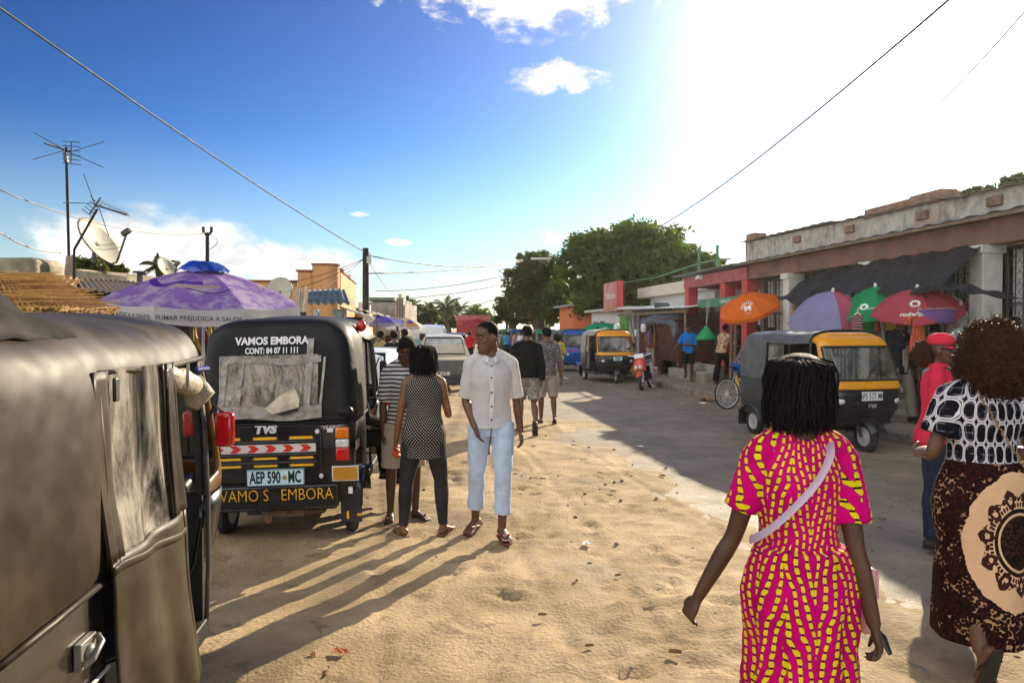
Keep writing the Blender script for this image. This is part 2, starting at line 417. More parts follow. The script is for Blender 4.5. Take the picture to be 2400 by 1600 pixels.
def human(label, loc, yaw, H=1.72, sex='m', sk=SKIN, bw=1.0, armL=None, armR=None, legL=None, legR=None, lean=0, hy=0, hp=0, hr=0, vx=.011, cat='person', group=None, twist=0, hip=None, handL=(.45, 0), handR=(.45, 0), neckz=0, sit=False, face=False, ground=True, z0=0, feet=True):
    """local frame: facing +Y, right is +X. arms/legs: (upper dir, lower dir[, foot dir])"""
    k = H / 1.75; F = Fig(); F.k = k; F.sex = sex; F.vx = vx; fem = sex == 'f'
    root = T('person', label, cat, loc, yaw, group); F.root = root
    V = lambda *a: Vector(a)
    armL = armL or ((-.16, .02, -1), (-.05, .14, -1)); armR = armR or ((.16, .02, -1), (.05, .14, -1))
    legL = legL or ((-.04, .0, -1), (0, -.02, -1)); legR = legR or ((.04, .0, -1), (0, -.02, -1))
    hw = .088 if not fem else .092; sw = (.172 if not fem else .152) * bw
    tl, sl_ = .415 * k, .42 * k; ul, fl_ = .30 * k, .262 * k
    F.hip = V(0, 0, 0); up = rv(V(0, 0, 1), 'X', -lean); F.up = up
    J = {}
    for s, nm, lg in ((-1, 'L', legL), (1, 'R', legR)):
        h = V(s * hw * k, 0, 0); kn = h + V(*lg[0]).normalized() * tl; an = kn + V(*lg[1]).normalized() * sl_
        fd = V(*(lg[2] if len(lg) > 2 else (s * .15, 1, -.02))).normalized()
        J['h' + nm], J['k' + nm], J['a' + nm], J['f' + nm] = h, kn, an, fd
    low = min(min((J['a' + n] + J['f' + n] * .15 * k).z, (J['a' + n] - J['f' + n] * .05 * k).z) for n in 'LR') - .072 * k
    dz = (-low if ground else z0)
    tw = Matrix.Rotation(twist, 3, 'Z')
    sp = lambda z, y=0: F.hip + up * (z * k) + V(0, y * k, 0)
    F.sp = sp
    for s, nm, ar in ((-1, 'L', armL), (1, 'R', armR)):
        sh = sp(.478) + tw @ V(s * sw * k, -.005, 0); el = sh + V(*ar[0]).normalized() * ul; wr = el + V(*ar[1]).normalized() * fl_
        J['s' + nm], J['e' + nm], J['w' + nm] = sh, el, wr
    for q in J:
        if q[0] != 'f': J[q] = J[q] + V(0, 0, dz)
    F.J = J; F.dz = dz; F.hip = V(0, 0, dz)
    F.sp = lambda z, y=0: V(0, 0, dz) + up * (z * k) + V(0, y * k, 0)
    # torso table: z above hip, half width, half depth, y offset
    if fem: F.T = [(-.09, .13, .105, -.012), (-.03, .168, .122, -.02), (.03, .17, .12, -.02), (.10, .152, .108, -.01), (.18, .13, .098, .0), (.27, .135, .102, .006), (.36, .148, .118, .012), (.43, .148, .112, .006), (.485, .125, .085, -.006), (.53, .085, .062, -.01), (.565, .06, .055, -.005)]
    else: F.T = [(-.09, .12, .09, -.005), (-.03, .15, .108, -.012), (.03, .152, .106, -.01), (.10, .145, .10, 0), (.18, .14, .098, .004), (.27, .15, .104, .006), (.36, .166, .113, .006), (.43, .168, .11, .0), (.485, .14, .085, -.006), (.53, .095, .064, -.01), (.565, .062, .057, -.005)]
    F.T = [(a, b * bw, c * (.5 + .5 * bw), d) for a, b, c, d in F.T]
    def torso(z0_, z1, off, flare=0, n=24, folds=0, ph=0, tab=None):
        tab = tab or F.T; zs = [z0_] + [q[0] for q in tab if z0_ + .012 < q[0] < z1 - .012] + [z1]; rings = []
        for z in zs:
            i = 0
            while i < len(tab) - 2 and tab[i + 1][0] < z: i += 1
            t = (z - tab[i][0]) / (tab[i + 1][0] - tab[i][0]); t = max(0, min(1.0, t))
            w, d, y = [tab[i][q] + (tab[i + 1][q] - tab[i][q]) * t for q in (1, 2, 3)]
            fo = off + flare * max(0, (.25 - z)) ; c = F.sp(z, y); r = []
            for j in range(n):
                a = 2 * pi * j / n; fr = 1 + folds * max(0, .3 - z) * math.sin(a * 7 + ph + z * 6)
                cc, ss = math.cos(a), math.sin(a)
                p = Vector(((w + fo) * math.copysign(abs(cc) ** .85, cc) * fr, (d + fo) * ss * fr, 0)) * k
                p = rv(p, 'X', -lean)
                if z > .2: p = Matrix.Rotation(twist * min(1, (z - .2) / .25), 3, 'Z') @ p
                r.append(c + p)
            rings.append(r)
        return rings
    F.torso = torso
    b = MB(); b.loft(torso(-.09, .565, 0))
    # head frame
    nb = F.sp(.54, -.008); hd = Matrix.Rotation(hy, 3, 'Z') @ Matrix.Rotation(-hp, 3, 'X') @ Matrix.Rotation(hr, 3, 'Y')
    base = F.sp(.615, .0) ; hc = base + hd @ V(0, .022, .088 + neckz) * k
    F.hd, F.hc = hd, hc
    hp_ = lambda p, q=1.05: hc + hd @ (Vector(p) * k * q)
    F.hp = hp_
    b.tube(*smooth_pts([nb - up * .04 * k, base - V(0, .012, .02) * k, hp_((0, -.022, -.06)), hp_((0, -.02, 0))], [.066 * k * (.9 if fem else 1), .055 * k * (.87 if fem else 1), .054 * k * (.87 if fem else 1), .05 * k], 3), n=14)
    b.loft([[hc + hd @ p for p in head_ring(*q, 0, k)] for q in HEADT])
    if vx < .009 or face:
        for c, r in (((0, .085, .012), (.009, .014, .026)), ((0, .100, -.018), (.013, .014, .012)), ((-.013, .09, -.022), (.011, .013, .009)), ((.013, .09, -.022), (.011, .013, .009)), ((0, .086, -.053), (.025, .013, .0085)), ((0, .086, -.068), (.022, .013, .009)),
                     ((-.031, .076, .036), (.026, .011, .008)), ((.031, .076, .036), (.026, .011, .008)), ((-.031, .068, .012), (.016, .013, .011)), ((.031, .068, .012), (.016, .013, .011)), ((0, .08, -.103), (.022, .016, .016)), ((-.05, .05, -.018), (.018, .02, .014)), ((.05, .05, -.018), (.018, .02, .014))):
            b.ell(hp_(c), [q * k for q in r], 10, 8, mt=hd)
    for s in (-1, 1): b.ell(hp_((s * .073, -.012, -.004)), [.011 * k, .021 * k, .031 * k], 8, 8, mt=hd @ Matrix.Rotation(s * .3, 3, 'Z'))
    g = 1.0 if not fem else .88
    F.ra = [(.052, .056), (.046, .05), (.042, .045), (.036, .038), (.039, .042), (.034, .037), (.024, .028)]
    F.ra = [(a * k * g * (.4 + .6 * bw), c * k * g * (.4 + .6 * bw)) for a, c in F.ra]
    F.arm = {}; F.leg = {}
    for s, nm, (cu, sp_) in ((-1, 'L', handL), (1, 'R', handR)):
        sh, el, wr = J['s' + nm], J['e' + nm], J['w' + nm]
        pts = [sh, sh.lerp(el, .3), sh.lerp(el, .65), el, el.lerp(wr, .28), el.lerp(wr, .6), wr]
        F.arm[nm] = pts; b.tube(*smooth_pts([sh - V(s * .05, 0, -.005) * k] + pts, [(.05 * k, .055 * k)] + F.ra), n=12)
        b.ell(sh, [q * k * g * (.4 + .6 * bw) for q in (.056, .058, .06)], 10, 8); b.tube([F.sp(.575, -.012) + Vector((s * .03 * k, 0, 0)), sh.lerp(F.sp(.575, -.012), .5) + Vector((0, 0, .012 * k)), sh + Vector((0, 0, .02 * k))], [.04 * k, .042 * k, .036 * k], 10)
        # hand
        d = (wr - el).normalized(); inn = V(-s, .25 if not sp_ else sp_, 0); nrm = (inn - d * inn.dot(d)).normalized(); sd = d.cross(nrm)
        if sd.y < 0: sd = -sd
        q = k * (.95 if not fem else .86); pal = wr + d * .085 * q
        b.tube([wr - d * .02 * q, wr + d * .015 * q, wr + d * .05 * q, pal, pal + d * .012 * q], [(.026 * q, .021 * q), (.028 * q, .019 * q), (.039 * q, .018 * q), (.041 * q, .015 * q), (.034 * q, .011 * q)], 10, side=sd)
        for i, (o, L) in enumerate(((.031, .072), (.0105, .08), (-.0105, .075), (-.031, .06))):
            p = pal + sd * o * q; dd = (d + sd * (o * 1.6)).normalized(); c = cu * (1 - .07 * i); P = [p - dd * .012 * q, p]
            for f in (.44, .31, .25):
                dd = Matrix.Rotation(c if (sd.cross(dd)).dot(nrm) > 0 else -c, 3, sd) @ dd if c else dd
                P.append(P[-1] + dd * L * f * q)
            b.tube(P, [.0095 * q, .0095 * q, .009 * q, .0082 * q, .0055 * q], 7)
        tb = wr + d * .03 * q + sd * .03 * q
        td = (d * .75 + sd * .6 + nrm * .35).normalized(); t2 = (d * .95 + sd * .1 + nrm * (.3 + cu * .4)).normalized()
        b.tube([tb - td * .01 * q, tb + td * .03 * q, tb + td * .045 * q + t2 * .012 * q, tb + td * .045 * q + t2 * .04 * q], [.014 * q, .0125 * q, .011 * q, .007 * q], 8)
    tg = (1.06 if fem else 1) * (.45 + .55 * bw)
    F.rl = [q * k * tg for q in (.088, .086, .072, .054, .056, .052, .037, .034)]
    for s, nm in ((-1, 'L'), (1, 'R')):
        h, kn, an, fd = J['h' + nm], J['k' + nm], J['a' + nm], J['f' + nm]
        cb = V(0, -.012 * k, 0)
        pts = [h, h.lerp(kn, .25), h.lerp(kn, .65), kn, kn.lerp(an, .25) + cb, kn.lerp(an, .45) + cb * .7, kn.lerp(an, .85), an]
        F.leg[nm] = pts; b.tube(*smooth_pts(pts, F.rl), n=14)
        sd = fd.cross(V(0, 0, 1)).normalized(); dn = fd.cross(sd); dn = dn if dn.z < 0 else -dn
        heel = an - fd * .045 * k + dn * .04 * k
        if feet:
            b.tube([heel - fd * .02 * k - dn * .0 * k, heel + dn * .004 * k, an + fd * .03 * k + dn * .036 * k, an + fd * .10 * k + dn * .05 * k, an + fd * .15 * k + dn * .055 * k],
                   [(.02 * k, .02 * k), (.033 * k, .032 * k), (.036 * k, .036 * k), (.046 * k, .021 * k), (.045 * k, .014 * k)], 12, side=sd)
            b.ell(an + dn * .012 * k, [.036 * k, .04 * k, .045 * k], 10, 8)
            for i in range(5):
                o = (-.038 + .019 * i) * (1 if s < 0 else -1) * -1; Lg = (.046, .044, .04, .034, .028)[i]; r = (.0125, .0095, .009, .0085, .008)[i] * k
                p = an + fd * .145 * k + dn * (.058 * k) + sd * o * k * (1 if True else -1)
                b.tube([p - fd * .02 * k, p + fd * Lg * .6 * k, p + fd * Lg * k], [r, r, r * .7], 7)
    ey = []; br = (); lp = None
    if face:
        gz = hd @ V(0, .010 * k, -.002 * k)
        ey = [(hp_((s * .031, .077, .012)), 0.0095 * k, gz) for s in (-1, 1)]; lp = (hp_((0, .092, -.06)), .0145 * k)
        br = [(hp_((s * .031, .086, .036)), .016 * k) for s in (-1, 1)]
    mt = skin_mat('skin_%d' % len(bpy.data.materials), sk, ey, lp, br)
    F.body = remesh(b.build('body', mt, root, ang=180), vx, 3 if vx > .008 else 2)
    return F
def cloth(F, name, mat, parts, vx=None, sm=3, disp=.012, dsz=.09, label=None):
    b = MB()
    for p in parts:
        if p[0] == 'torso': b.loft(F.torso(*p[1:]))
        elif p[0] == 'rings': b.loft(p[1])
        elif p[0] == 'tube': b.tube(*p[1:])
        elif p[0] == 'arm':          # side, fraction from, to, offset, end flare
            _, nm, a0, a1, off, *fl = p; fl = fl[0] if fl else 0; P, Rr = smooth_pts(F.arm[nm], F.ra, 4); n = len(P); sd = -1 if nm == 'L' else 1
            i0, i1 = int(a0 * (n - 1)), max(2, int(round(a1 * (n - 1)))); q = P[i0:i1 + 1]; r = [(x + off * F.k + fl * F.k * (i / len(q)), y + off * F.k + fl * F.k * (i / len(q))) for i, (x, y) in enumerate(Rr[i0:i1 + 1])]
            if a0 == 0: b.tube([F.sp(.568, -.012) + Vector((sd * .035, 0, -.006)) * F.k, P[0].lerp(F.sp(.568, -.012), .5) + Vector((0, 0, .014)) * F.k, P[0] + Vector((0, 0, .012)) * F.k], [(.046 + off * .6) * F.k, (.046 + off * .7) * F.k, (.042 + off) * F.k], 12); b.ell(P[0], [r[0][0] * 1.02] * 3, 12, 8)
            b.tube(q, r, 14)
        elif p[0] == 'leg':
            _, nm, a1, off, *fl = p; fl = fl[0] if fl else 0; P, Rr = smooth_pts(F.leg[nm], F.rl, 4); n = max(2, int(round(a1 * (len(P) - 1)))); q = P[:n + 1]
            r = [max(x, (.05 * F.k if fl > 0 else 0)) + off * F.k + fl * F.k * (i / n) for i, x in enumerate(Rr[:n + 1])]
            b.tube(q, r, 16)
    o = b.build(name, mat, F.root, ang=180, label=label)
    return remesh(o, vx or F.vx, sm, disp, dsz)
def short_hair(F, z0=.05, th=.008, zs=.0, m=None, rough=.006):
    b = MB(); rings = []
    for q in HEADT:
        if q[0] < -.07: continue
        r = head_ring(*q, 0, F.k, 28); c = Vector((0, (q[2] + q[3]) / 2, q[0])) * F.k; o = []
        for p in r:
            fr = (p.y / F.k + .10) / .19; hl = -.055 + (zs + .055) * min(1, max(0, fr * 1.5)) + (z0 - zs) * max(0, min(1, (fr - .55) * 2.6))
            t = max(-1, min(1, (q[0] - hl) / .014)); d = (p - c); d.z = 0
            d = d.normalized() if d.length > 0 else Vector((0, 0, 1))
            o.append(F.hc + F.hd @ (p + d * (th * F.k * t if t > 0 else .012 * F.k * t) + Vector((0, 0, .006 * F.k if q[0] > .1 else 0))))
        rings.append(o)
    b.loft(rings); o = b.build('hair', m or m_hair, F.root, ang=180)
    s = o.modifiers.new('s', 'SUBSURF'); s.levels = s.render_levels = 1
    return o
def locs_hair(F, n, length, r=.0055, seed=1, sp=.012, back=True, mat=None, cover=None, curl=.006):
    """many thin braids falling from the scalp"""
    rg = random.Random(seed); b = MB(); k = F.k
    b.loft([[F.hc + F.hd @ p for p in head_ring(q[0], q[1], q[2] - (.03 if q[0] < .05 else 0), q[3], .01, k)] for q in HEADT if q[0] > -.03])
    for i in range(n):
        a = rg.uniform(0, 2 * pi)
        if math.sin(a) > .55 and rg.random() < .85: a += pi
        z = rg.uniform(.0, .122); j = 0
        while j < len(HEADT) - 2 and HEADT[j + 1][0] < z: j += 1
        q0, q1 = HEADT[j], HEADT[j + 1]; t = (z - q0[0]) / (q1[0] - q0[0]); w, f, bk = [q0[e] + (q1[e] - q0[e]) * t for e in (1, 2, 3)]
        p = Vector((w * math.cos(a), (f + bk) / 2 + (f - bk) / 2 * math.sin(a), z)) * k; d = Vector((math.cos(a), math.sin(a), 0))
        L = length * rg.uniform(.72, 1.12) * k + max(0, z) * k * .9; s0 = rg.uniform(.5, 1.5) * sp
        P = [p]; out = (.078 if abs(d.x) > .5 else .1) * k + s0 * k * 2; steps = 8; dirn = d * (.35 + max(0, z) * 5) + Vector((0, 0, .15 + (.5 if z > .085 else 0))); ph = rg.uniform(0, 6)
        for st in range(steps):
            dirn = dirn * .45 + Vector((0, 0, -1)) * .62
            rr = Vector((P[-1].x, P[-1].y + .01 * k, 0)); lim = (.078 + s0) * k
            q = P[-1] + dirn.normalized() * (L / steps) + Vector((math.sin(ph + st * 1.7), math.cos(ph + st * 1.3), 0)) * curl * k * .5
            h = Vector((q.x / 1.0, (q.y + .008 * k) / 1.25, 0)); 
            if q.z > -.075 * k and h.length < lim: h = h.normalized() * lim; q.x = h.x; q.y = h.y * 1.25 - .008 * k
            elif q.z <= -.075 * k and h.length < lim * .8: h = h.normalized() * lim * .8; q.x = h.x; q.y = h.y * 1.25 - .008 * k
            P.append(q)
        b.tube([F.hc + F.hd @ q for q in P], [r * k * e for e in (1, 1, 1, 1, .95, .9, .85, .7, .35)], 5)
    return b.build('hair', mat or m_hair, F.root, ang=180)
def curl_hair(F, n, rx, ry, rz, c=(0, -.02, .02), seed=1, mat=None, cr=.011, tr=.0022, jit=.25, turns=1.6, seg=9):
    rg = random.Random(seed); b = MB(); k = F.k; c = Vector(c)
    b.ell(F.hp(c), [rx * .76 * k, ry * .76 * k, rz * .76 * k], 24, 16, mt=F.hd)
    for i in range(n):
        while True:
            d = Vector((rg.gauss(0, 1), rg.gauss(0, 1), rg.gauss(0, 1))).normalized()
            if not (d.y > .55 and d.z < .45): break
        e = rg.uniform(.80, 1.0) + abs(rg.gauss(0, jit * .30)); lum = 1 + .09 * noise.noise(d * 2.3 + Vector((seed, 0, 0)))
        p = c + Vector((d.x * rx, d.y * ry, d.z * rz)) * e * lum
        ax = (d + Vector((rg.uniform(-1, 1), rg.uniform(-1, 1), rg.uniform(-1, 1))) * .9).normalized(); x = ax.orthogonal().normalized(); y = ax.cross(x)
        L = rg.uniform(.018, .045); cr_ = cr * rg.uniform(.6, 1.2); ph = rg.uniform(0, 6)
        b.tube([F.hp(p + ax * (L * (q / seg - .3)) + x * cr_ * math.cos(ph + turns * 2 * pi * q / seg) + y * cr_ * math.sin(ph + turns * 2 * pi * q / seg)) for q in range(seg + 1)], tr * k, 3, cap=False)
    return b.build('hair', mat or m_hair, F.root, ang=180)
def flipflops(F, mat, smat=None, sides='LR', thong=True):
    for nm in sides:
        an, fd = F.J['a' + nm], F.J['f' + nm]; k = F.k; sd = fd.cross(Vector((0, 0, 1))).normalized(); dn = fd.cross(sd); dn = dn if dn.z < 0 else -dn
        c = an + dn * .074 * k; b = MB()
        out = [(-.075, -.028), (-.085, 0), (-.075, .028), (-.02, .034), (.05, .04), (.12, .048), (.18, .042), (.205, .015), (.2, -.02), (.17, -.043), (.11, -.047), (.04, -.038), (-.02, -.033)]
        b.poly([c + fd * q * k + sd * w * k for q, w in out], .014 * k, dn)
        o = b.build('sandal', smat or m_sole, F.root)
        if thong:
            b = MB(); t = c + fd * .155 * k
            for s in (-1, 1): b.tube([t - dn * .012 * k, c + fd * .12 * k + sd * s * .025 * k - dn * .045 * k, c + fd * .03 * k + sd * s * .042 * k - dn * .02 * k, c + fd * .0 * k + sd * s * .04 * k], [(.006 * k, .004 * k), (.010 * k, .005 * k), (.009 * k, .005 * k), (.006 * k, .004 * k)], 6)
            b.build('strap', mat, o)
def shoes(F, mat, sides='LR', sole=None):
    for nm in sides:
        an, fd = F.J['a' + nm], F.J['f' + nm]; k = F.k; sd = fd.cross(Vector((0, 0, 1))).normalized(); dn = fd.cross(sd); dn = dn if dn.z < 0 else -dn
        b = MB(); b.tube([an - fd * .085 * k + dn * .04 * k, an - fd * .05 * k + dn * .035 * k, an + fd * .03 * k + dn * .034 * k, an + fd * .11 * k + dn * .047 * k, an + fd * .18 * k + dn * .056 * k, an + fd * .205 * k + dn * .06 * k],
                         [(.022 * k, .03 * k), (.04 * k, .042 * k), (.044 * k, .048 * k), (.052 * k, .034 * k), (.045 * k, .024 * k), (.02 * k, .014 * k)], 14, side=sd)
        b.tube([an + dn * .03 * k, an - dn * .03 * k], [.048 * k, .044 * k], 14)
        o = remesh(b.build('shoe', mat, F.root, ang=180), .009 * k, 2)
        b = MB(); c = an + dn * .078 * k
        b.poly([c + fd * q * k + sd * w * k for q, w in [(-.08, -.032), (-.092, 0), (-.08, .032), (.02, .042), (.11, .054), (.18, .046), (.212, .0), (.18, -.046), (.11, -.053), (.02, -.04)]], .018 * k, -dn)
        b.build('sole', sole or m_sole, o)
def ball_cap(F, mat, parent=None, brim=.085, pat=None):
    b = MB(); k = F.k
    rings = [[F.hc + F.hd @ (p + Vector((0, 0, .004 * k))) for p in head_ring(q[0] + .012 * (q[0] > .09), q[1], q[2], q[3], .014, k, 20)] for q in HEADT if q[0] > .03]
    b.loft(rings); o = b.build('cap', mat, F.root, ang=180)
    b = MB(); b.sheet(lambda u, v: F.hp(((u - .5) * .15 * (1 - .25 * v * v), .075 + v * brim - .06 * (2 * u - 1) ** 2 * (1 - .3 * v), .05 - .02 * v - .022 * (2 * u - 1) ** 2)), 10, 5, .004)
    b.build('brim', mat, o, ang=60)
    return o
# ------------------------------------------------------------------ auto rickshaws
m_tyre = M('tyre_rubber', (.016, .015, .014), .75, bump=.4, bs=60, dirt=.45, dcol=(.16, .12, .08))
m_rim = M('dusty_rim', (.42, .40, .37), .4, .6, dirt=.4)
m_blkpaint = M('black_paint', (.0075, .008, .0085), .28, va=.3, coat=.35, dirt=.16, vs=3, dcol=(.09, .07, .045))
m_blkplas = M('black_plastic', (.014, .014, .015), .5, dirt=.25, vs=4, dcol=(.09, .07, .05))
m_chrome = M('chrome', (.8, .8, .8), .15, 1)
m_lens_r = M('red_lens', (.55, .012, .012), .15, coat=.6, vs=60); m_lens_o = M('amber_lens', (.8, .19, .01), .15, coat=.6, vs=60); m_lens_w = M('clear_lens', (.72, .72, .70), .12, coat=.8, vs=50)
m_mirror = M('mirror_glass', (.8, .82, .85), .03, 1)
m_plate = M('plate_blue', (.50, .72, .80), .4, va=.12); m_ink = M('black_ink', (.006, .006, .006), .6)
m_white = M('white_paint', (.72, .72, .70), .55, va=.1); m_yel = M('yellow_tape', (.85, .45, .01), .5, va=.2)
m_glass = GLASS('windscreen_glass', (.55, .62, .60), .35); m_vinyl = GLASS('clear_vinyl', (.5, .5, .45), 1.0, .12, 1)
m_seat = M('grey_vinyl', (.05, .05, .052), .5)
def wheel_at(parent, c, r=.225, w=.10, rim=None, ax=(1, 0, 0)):
    b = MB(); ax = Vector(ax).normalized(); e1 = ax.orthogonal().normalized(); e2 = ax.cross(e1); n = 28; prof = [(.60, -.42), (.78, -.5), (.93, -.44), (1.0, -.26), (1.0, .26), (.93, .44), (.78, .5), (.60, .42)]
    c = Vector(c); rings = [[c + (e1 * math.cos(2 * pi * j / n) + e2 * math.sin(2 * pi * j / n)) * r * a + ax * w * h for j in range(n)] for a, h in prof]
    b.loft(rings + [rings[0]], cap=False); o = b.build('wheel', m_tyre, parent, ang=50)
    b = MB()
    rr = [[c + (e1 * math.cos(2 * pi * j / n) + e2 * math.sin(2 * pi * j / n)) * r * a + ax * w * h for j in range(n)] for a, h in [(.001, -.40), (.16, -.42), (.18, -.30), (.42, -.22), (.5, -.34), (.61, -.42), (.63, -.36), (.63, .36), (.61, .42), (.5, .34), (.42, .22), (.18, .30), (.16, .42), (.001, .4)]]
    b.loft(rr, cap=False)
    for j in range(4):
        a = 2 * pi * j / 4 + .3
        for s in (-1, 1): b.ell(c + (e1 * math.cos(a) + e2 * math.sin(a)) * r * .3 + ax * s * w * .27, (.012,) * 3, 6, 4)
    b.build('rim', rim or m_rim, o, ang=40); return o
def plan(hw, y0, r, y1, n=5, nr=6, st=()):
    """U plan from (hw,y1) round the rear y0 to (-hw,y1)"""
    qs = sorted({y1, *st}); sd = [(hw, max(q, y0 + r + .012 * (i + 1))) for i, q in enumerate(qs)][::-1]
    pts = list(sd)
    for i in range(n + 1):
        a = -pi / 2 * i / n; pts.append((hw - r + r * math.cos(a), y0 + r + r * math.sin(a)))
    for i in range(1, nr): pts.append(((hw - r) * (1 - 2 * i / nr), y0))
    for i in range(n + 1):
        a = -pi / 2 - pi / 2 * i / n; pts.append((-hw + r + r * math.cos(a), y0 + r + r * math.sin(a)))
    return pts + [(-x, y) for x, y in reversed(sd)], len(sd)
def tuktuk(label, loc, rz, canvas, body, front, cowl, roll=0, group='auto rickshaws in the street', near=0, rear=0, frontd=0, flaps='', visor=None, rim=None, drv=False):
    root = T('auto_rickshaw', label, 'auto rickshaw', loc, rot=(0, roll, rz), group=group)
    ST = [.22, .40, .62, .84, 1.02, 1.25, 1.5, 1.72, 1.95]
    # canvas hood: levels of (z, side inset, rear inset, corner radius)
    LV = [(.93, 0, .0, .14), (1.1, .004, .012, .14), (1.28, .012, .03, .14), (1.44, .022, .05, .14), (1.535, .034, .065, .14), (1.60, .055, .085, .14), (1.655, .095, .12, .16), (1.695, .16, .18, .17), (1.722, .28, .28, .15), (1.737, .42, .40, .12), (1.742, .56, .52, .07)]
    rings = []
    for k, (z, i1, i2, r) in enumerate(LV):
        P, ns = plan(.645 - i1, .02 + i2, r, 1.95, st=ST); o = []
        for x, y in P:
            sag = -.022 * math.sin(max(0, min(1, (y - .2) / .62)) * pi) - .022 * math.sin(max(0, min(1, (y - .84) / 1.1)) * pi)
            q = (.030 if near else .012) * noise.noise((x * 3 + loc[0], y * 3 + z * 1.5, z * 2.2)) + (.012 if near else .006) * noise.noise((x * 9, y * 7 + z * 5 + loc[1], z * 4))
            w = max(0, min(1, (z - 1.5) / .15)); nx, ny = (x / .645, 0) if y > .25 else (x / .8, -1 if abs(x) < .5 else -.6)
            o.append(Vector((x + nx * q, y + ny * q, z + sag * w)))
        rings.append(o)
    P, ns = plan(.645, .02, .14, 1.95, st=ST); n = len(P); b = MB(); vs = [p for r_ in rings for p in r_]; fs = []
    ysd = [P[i][1] for i in range(ns)]
    for k in range(len(LV) - 1):
        for j in range(n - 1):
            y = (P[j][1] + P[j + 1][1]) / 2; side = j < ns - 1 or j >= n - ns
            if side and y > .84 and LV[k + 1][0] < 1.56: continue
            if rear and not side and j > ns + 4 and j < n - ns - 7 and k in (1, 2, 3): pass
            fs.append((k * n + j, k * n + j + 1, (k + 1) * n + j + 1, (k + 1) * n + j))
    top = (len(LV) - 1) * n
    for j in range(n // 2): 
        if j + 1 < n - 2 - j: fs.append((top + j, top + j + 1, top + n - 2 - j, top + n - 1 - j))
    b.add(vs, fs); hood = b.build('canvas_hood', canvas, root, ang=180)
    so = hood.modifiers.new('so', 'SOLIDIFY'); so.thickness = .012; so.offset = -1
    ss = hood.modifiers.new('ss', 'SUBSURF'); ss.levels = ss.render_levels = 2 if near or rear else 1
    b = MB()                                               # welted hems and hoops
    for s in (-1, 1):
        b.tube([(s * .648, .16, .925), (s * .650, .5, .925), (s * .650, .845, .93)], .012, 6)
        b.tube([(s * .648, .845, .93), (s * .636, .845, 1.28), (s * .618, .845, 1.52)], .011, 6)
        b.tube([(s * .612, .845, 1.545), (s * .612, 1.4, 1.53), (s * .612, 1.95, 1.55)], .012, 6)
    b.tube([(.648, .16, .925), (.60, .04, .925), (.5, .012, .925), (0, .008, .925), (-.5, .012, .925), (-.6, .04, .925), (-.648, .16, .925)], .012, 6)
    b.build('hem', canvas, hood, ang=180)
    # rear tub
    b = MB(); Q = []
    for z, i1, y0 in ((.36, .03, .05), (.42, .01, .035), (.7, 0, .03), (.9, .005, .035), (.935, .02, .05)):
        p, m = plan(.64 - i1, y0, .10, .84, st=(.22, .4, .62)); Q.append([Vector((x, y, z)) for x, y in p])
    b.loft(Q, cap=False, closed=False)
    b.bx((-.62, .06, .90), (.62, .45, .92)); b.bx((-.60, .08, .36), (.60, .84, .39))
    b.build('rear_body', body, root, ang=35)
    for s in (-1, 1):                                       # flared rear wings over the wheels
        b = MB(); b.sheet(lambda u, v, s=s: (s * (.60 + .075 * math.sin(min(1, v * 1.6) * pi / 2)), .42 - .30 * math.cos(u * pi), .24 + (.29 - .03 * v) * math.sin(u * pi * .93 + .1)), 12, 4, .012)
        b.build('mudguard', front if not near and not rear and front is not m_amber else body, root, ang=60)
        wheel_at(root, (s * .555, .42, .225), rim=rim)
        b = MB(); b.bx((s * .50, .10, .14), (s * .68, .118, .40)); b.build('mud_flap', m_blkplas, root, bev=.006)
    b = MB(); b.bx((-.52, .10, .30), (.52, 2.1, .345)); b.bx((-.3, .12, .22), (.25, .6, .31))
    for s in (-1, 1): b.bx((s * .50, .84, .28), (s * .625, 1.98, .365)); b.tube([(s * .55, .42, .225), (s * .2, .6, .3)], .025, 6)
    b.build('floor_pan', m_blkplas, root, bev=.008)
    b = MB(); b.box((.02, .14, .26), (.36, .16, .10)); b.box((.22, .115, .27), (.30, .10, .085)); b.tube([(-.1, .05, .2), (-.1, .3, .2)], .035, 10); b.build('engine_guard', M('rusty_metal', (.16, .07, .03), .8, .3, col2=(.05, .03, .02), vs=12), root, bev=.006)
    # seats and interior
    b = MB(); b.bx((-.56, .42, .39), (.56, .86, .62)); b.box((0, .36, .86), (1.1, .12, .5), (-.15, 0, 0)); b.bx((-.24, 1.28, .34), (.24, 1.62, .66)); b.box((0, 1.24, .86), (.46, .07, .28), (-.12, 0, 0)); b.build('seat', m_seat, root, bev=.03)
    b = MB(); b.tube([(-.33, 1.93, .98), (-.16, 2.0, 1.0), (.16, 2.0, 1.0), (.33, 1.93, .98)], .014, 8); b.tube([(0, 2.0, 1.0), (0, 2.12, .6)], .022, 8); b.build('handlebar', m_blkplas, root)
    b = MB(); b.box((0, 2.12, .92), (1.04, .16, .12), (.2, 0, 0)); b.build('dashboard', m_blkplas, root, bev=.02)
    # cowl
    C = []
    NP = 13
    def fp(hw, yf, r, z, yb):
        o = [(hw, yb)]
        for i in range(6): a = pi / 2 * i / 5; o.append((hw - r + r * math.cos(a), yf - r * 1.0 + r * math.sin(a) * 1.0))
        o += [((hw - r) * .4, yf + .018), (0, yf + .025), (-(hw - r) * .4, yf + .018)]
        for i in range(6): a = pi / 2 + pi / 2 * i / 5; o.append((-hw + r + r * math.cos(a), yf - r + r * math.sin(a)))
        o.append((-hw, yb)); return [Vector((x, y, z)) for x, y in o]
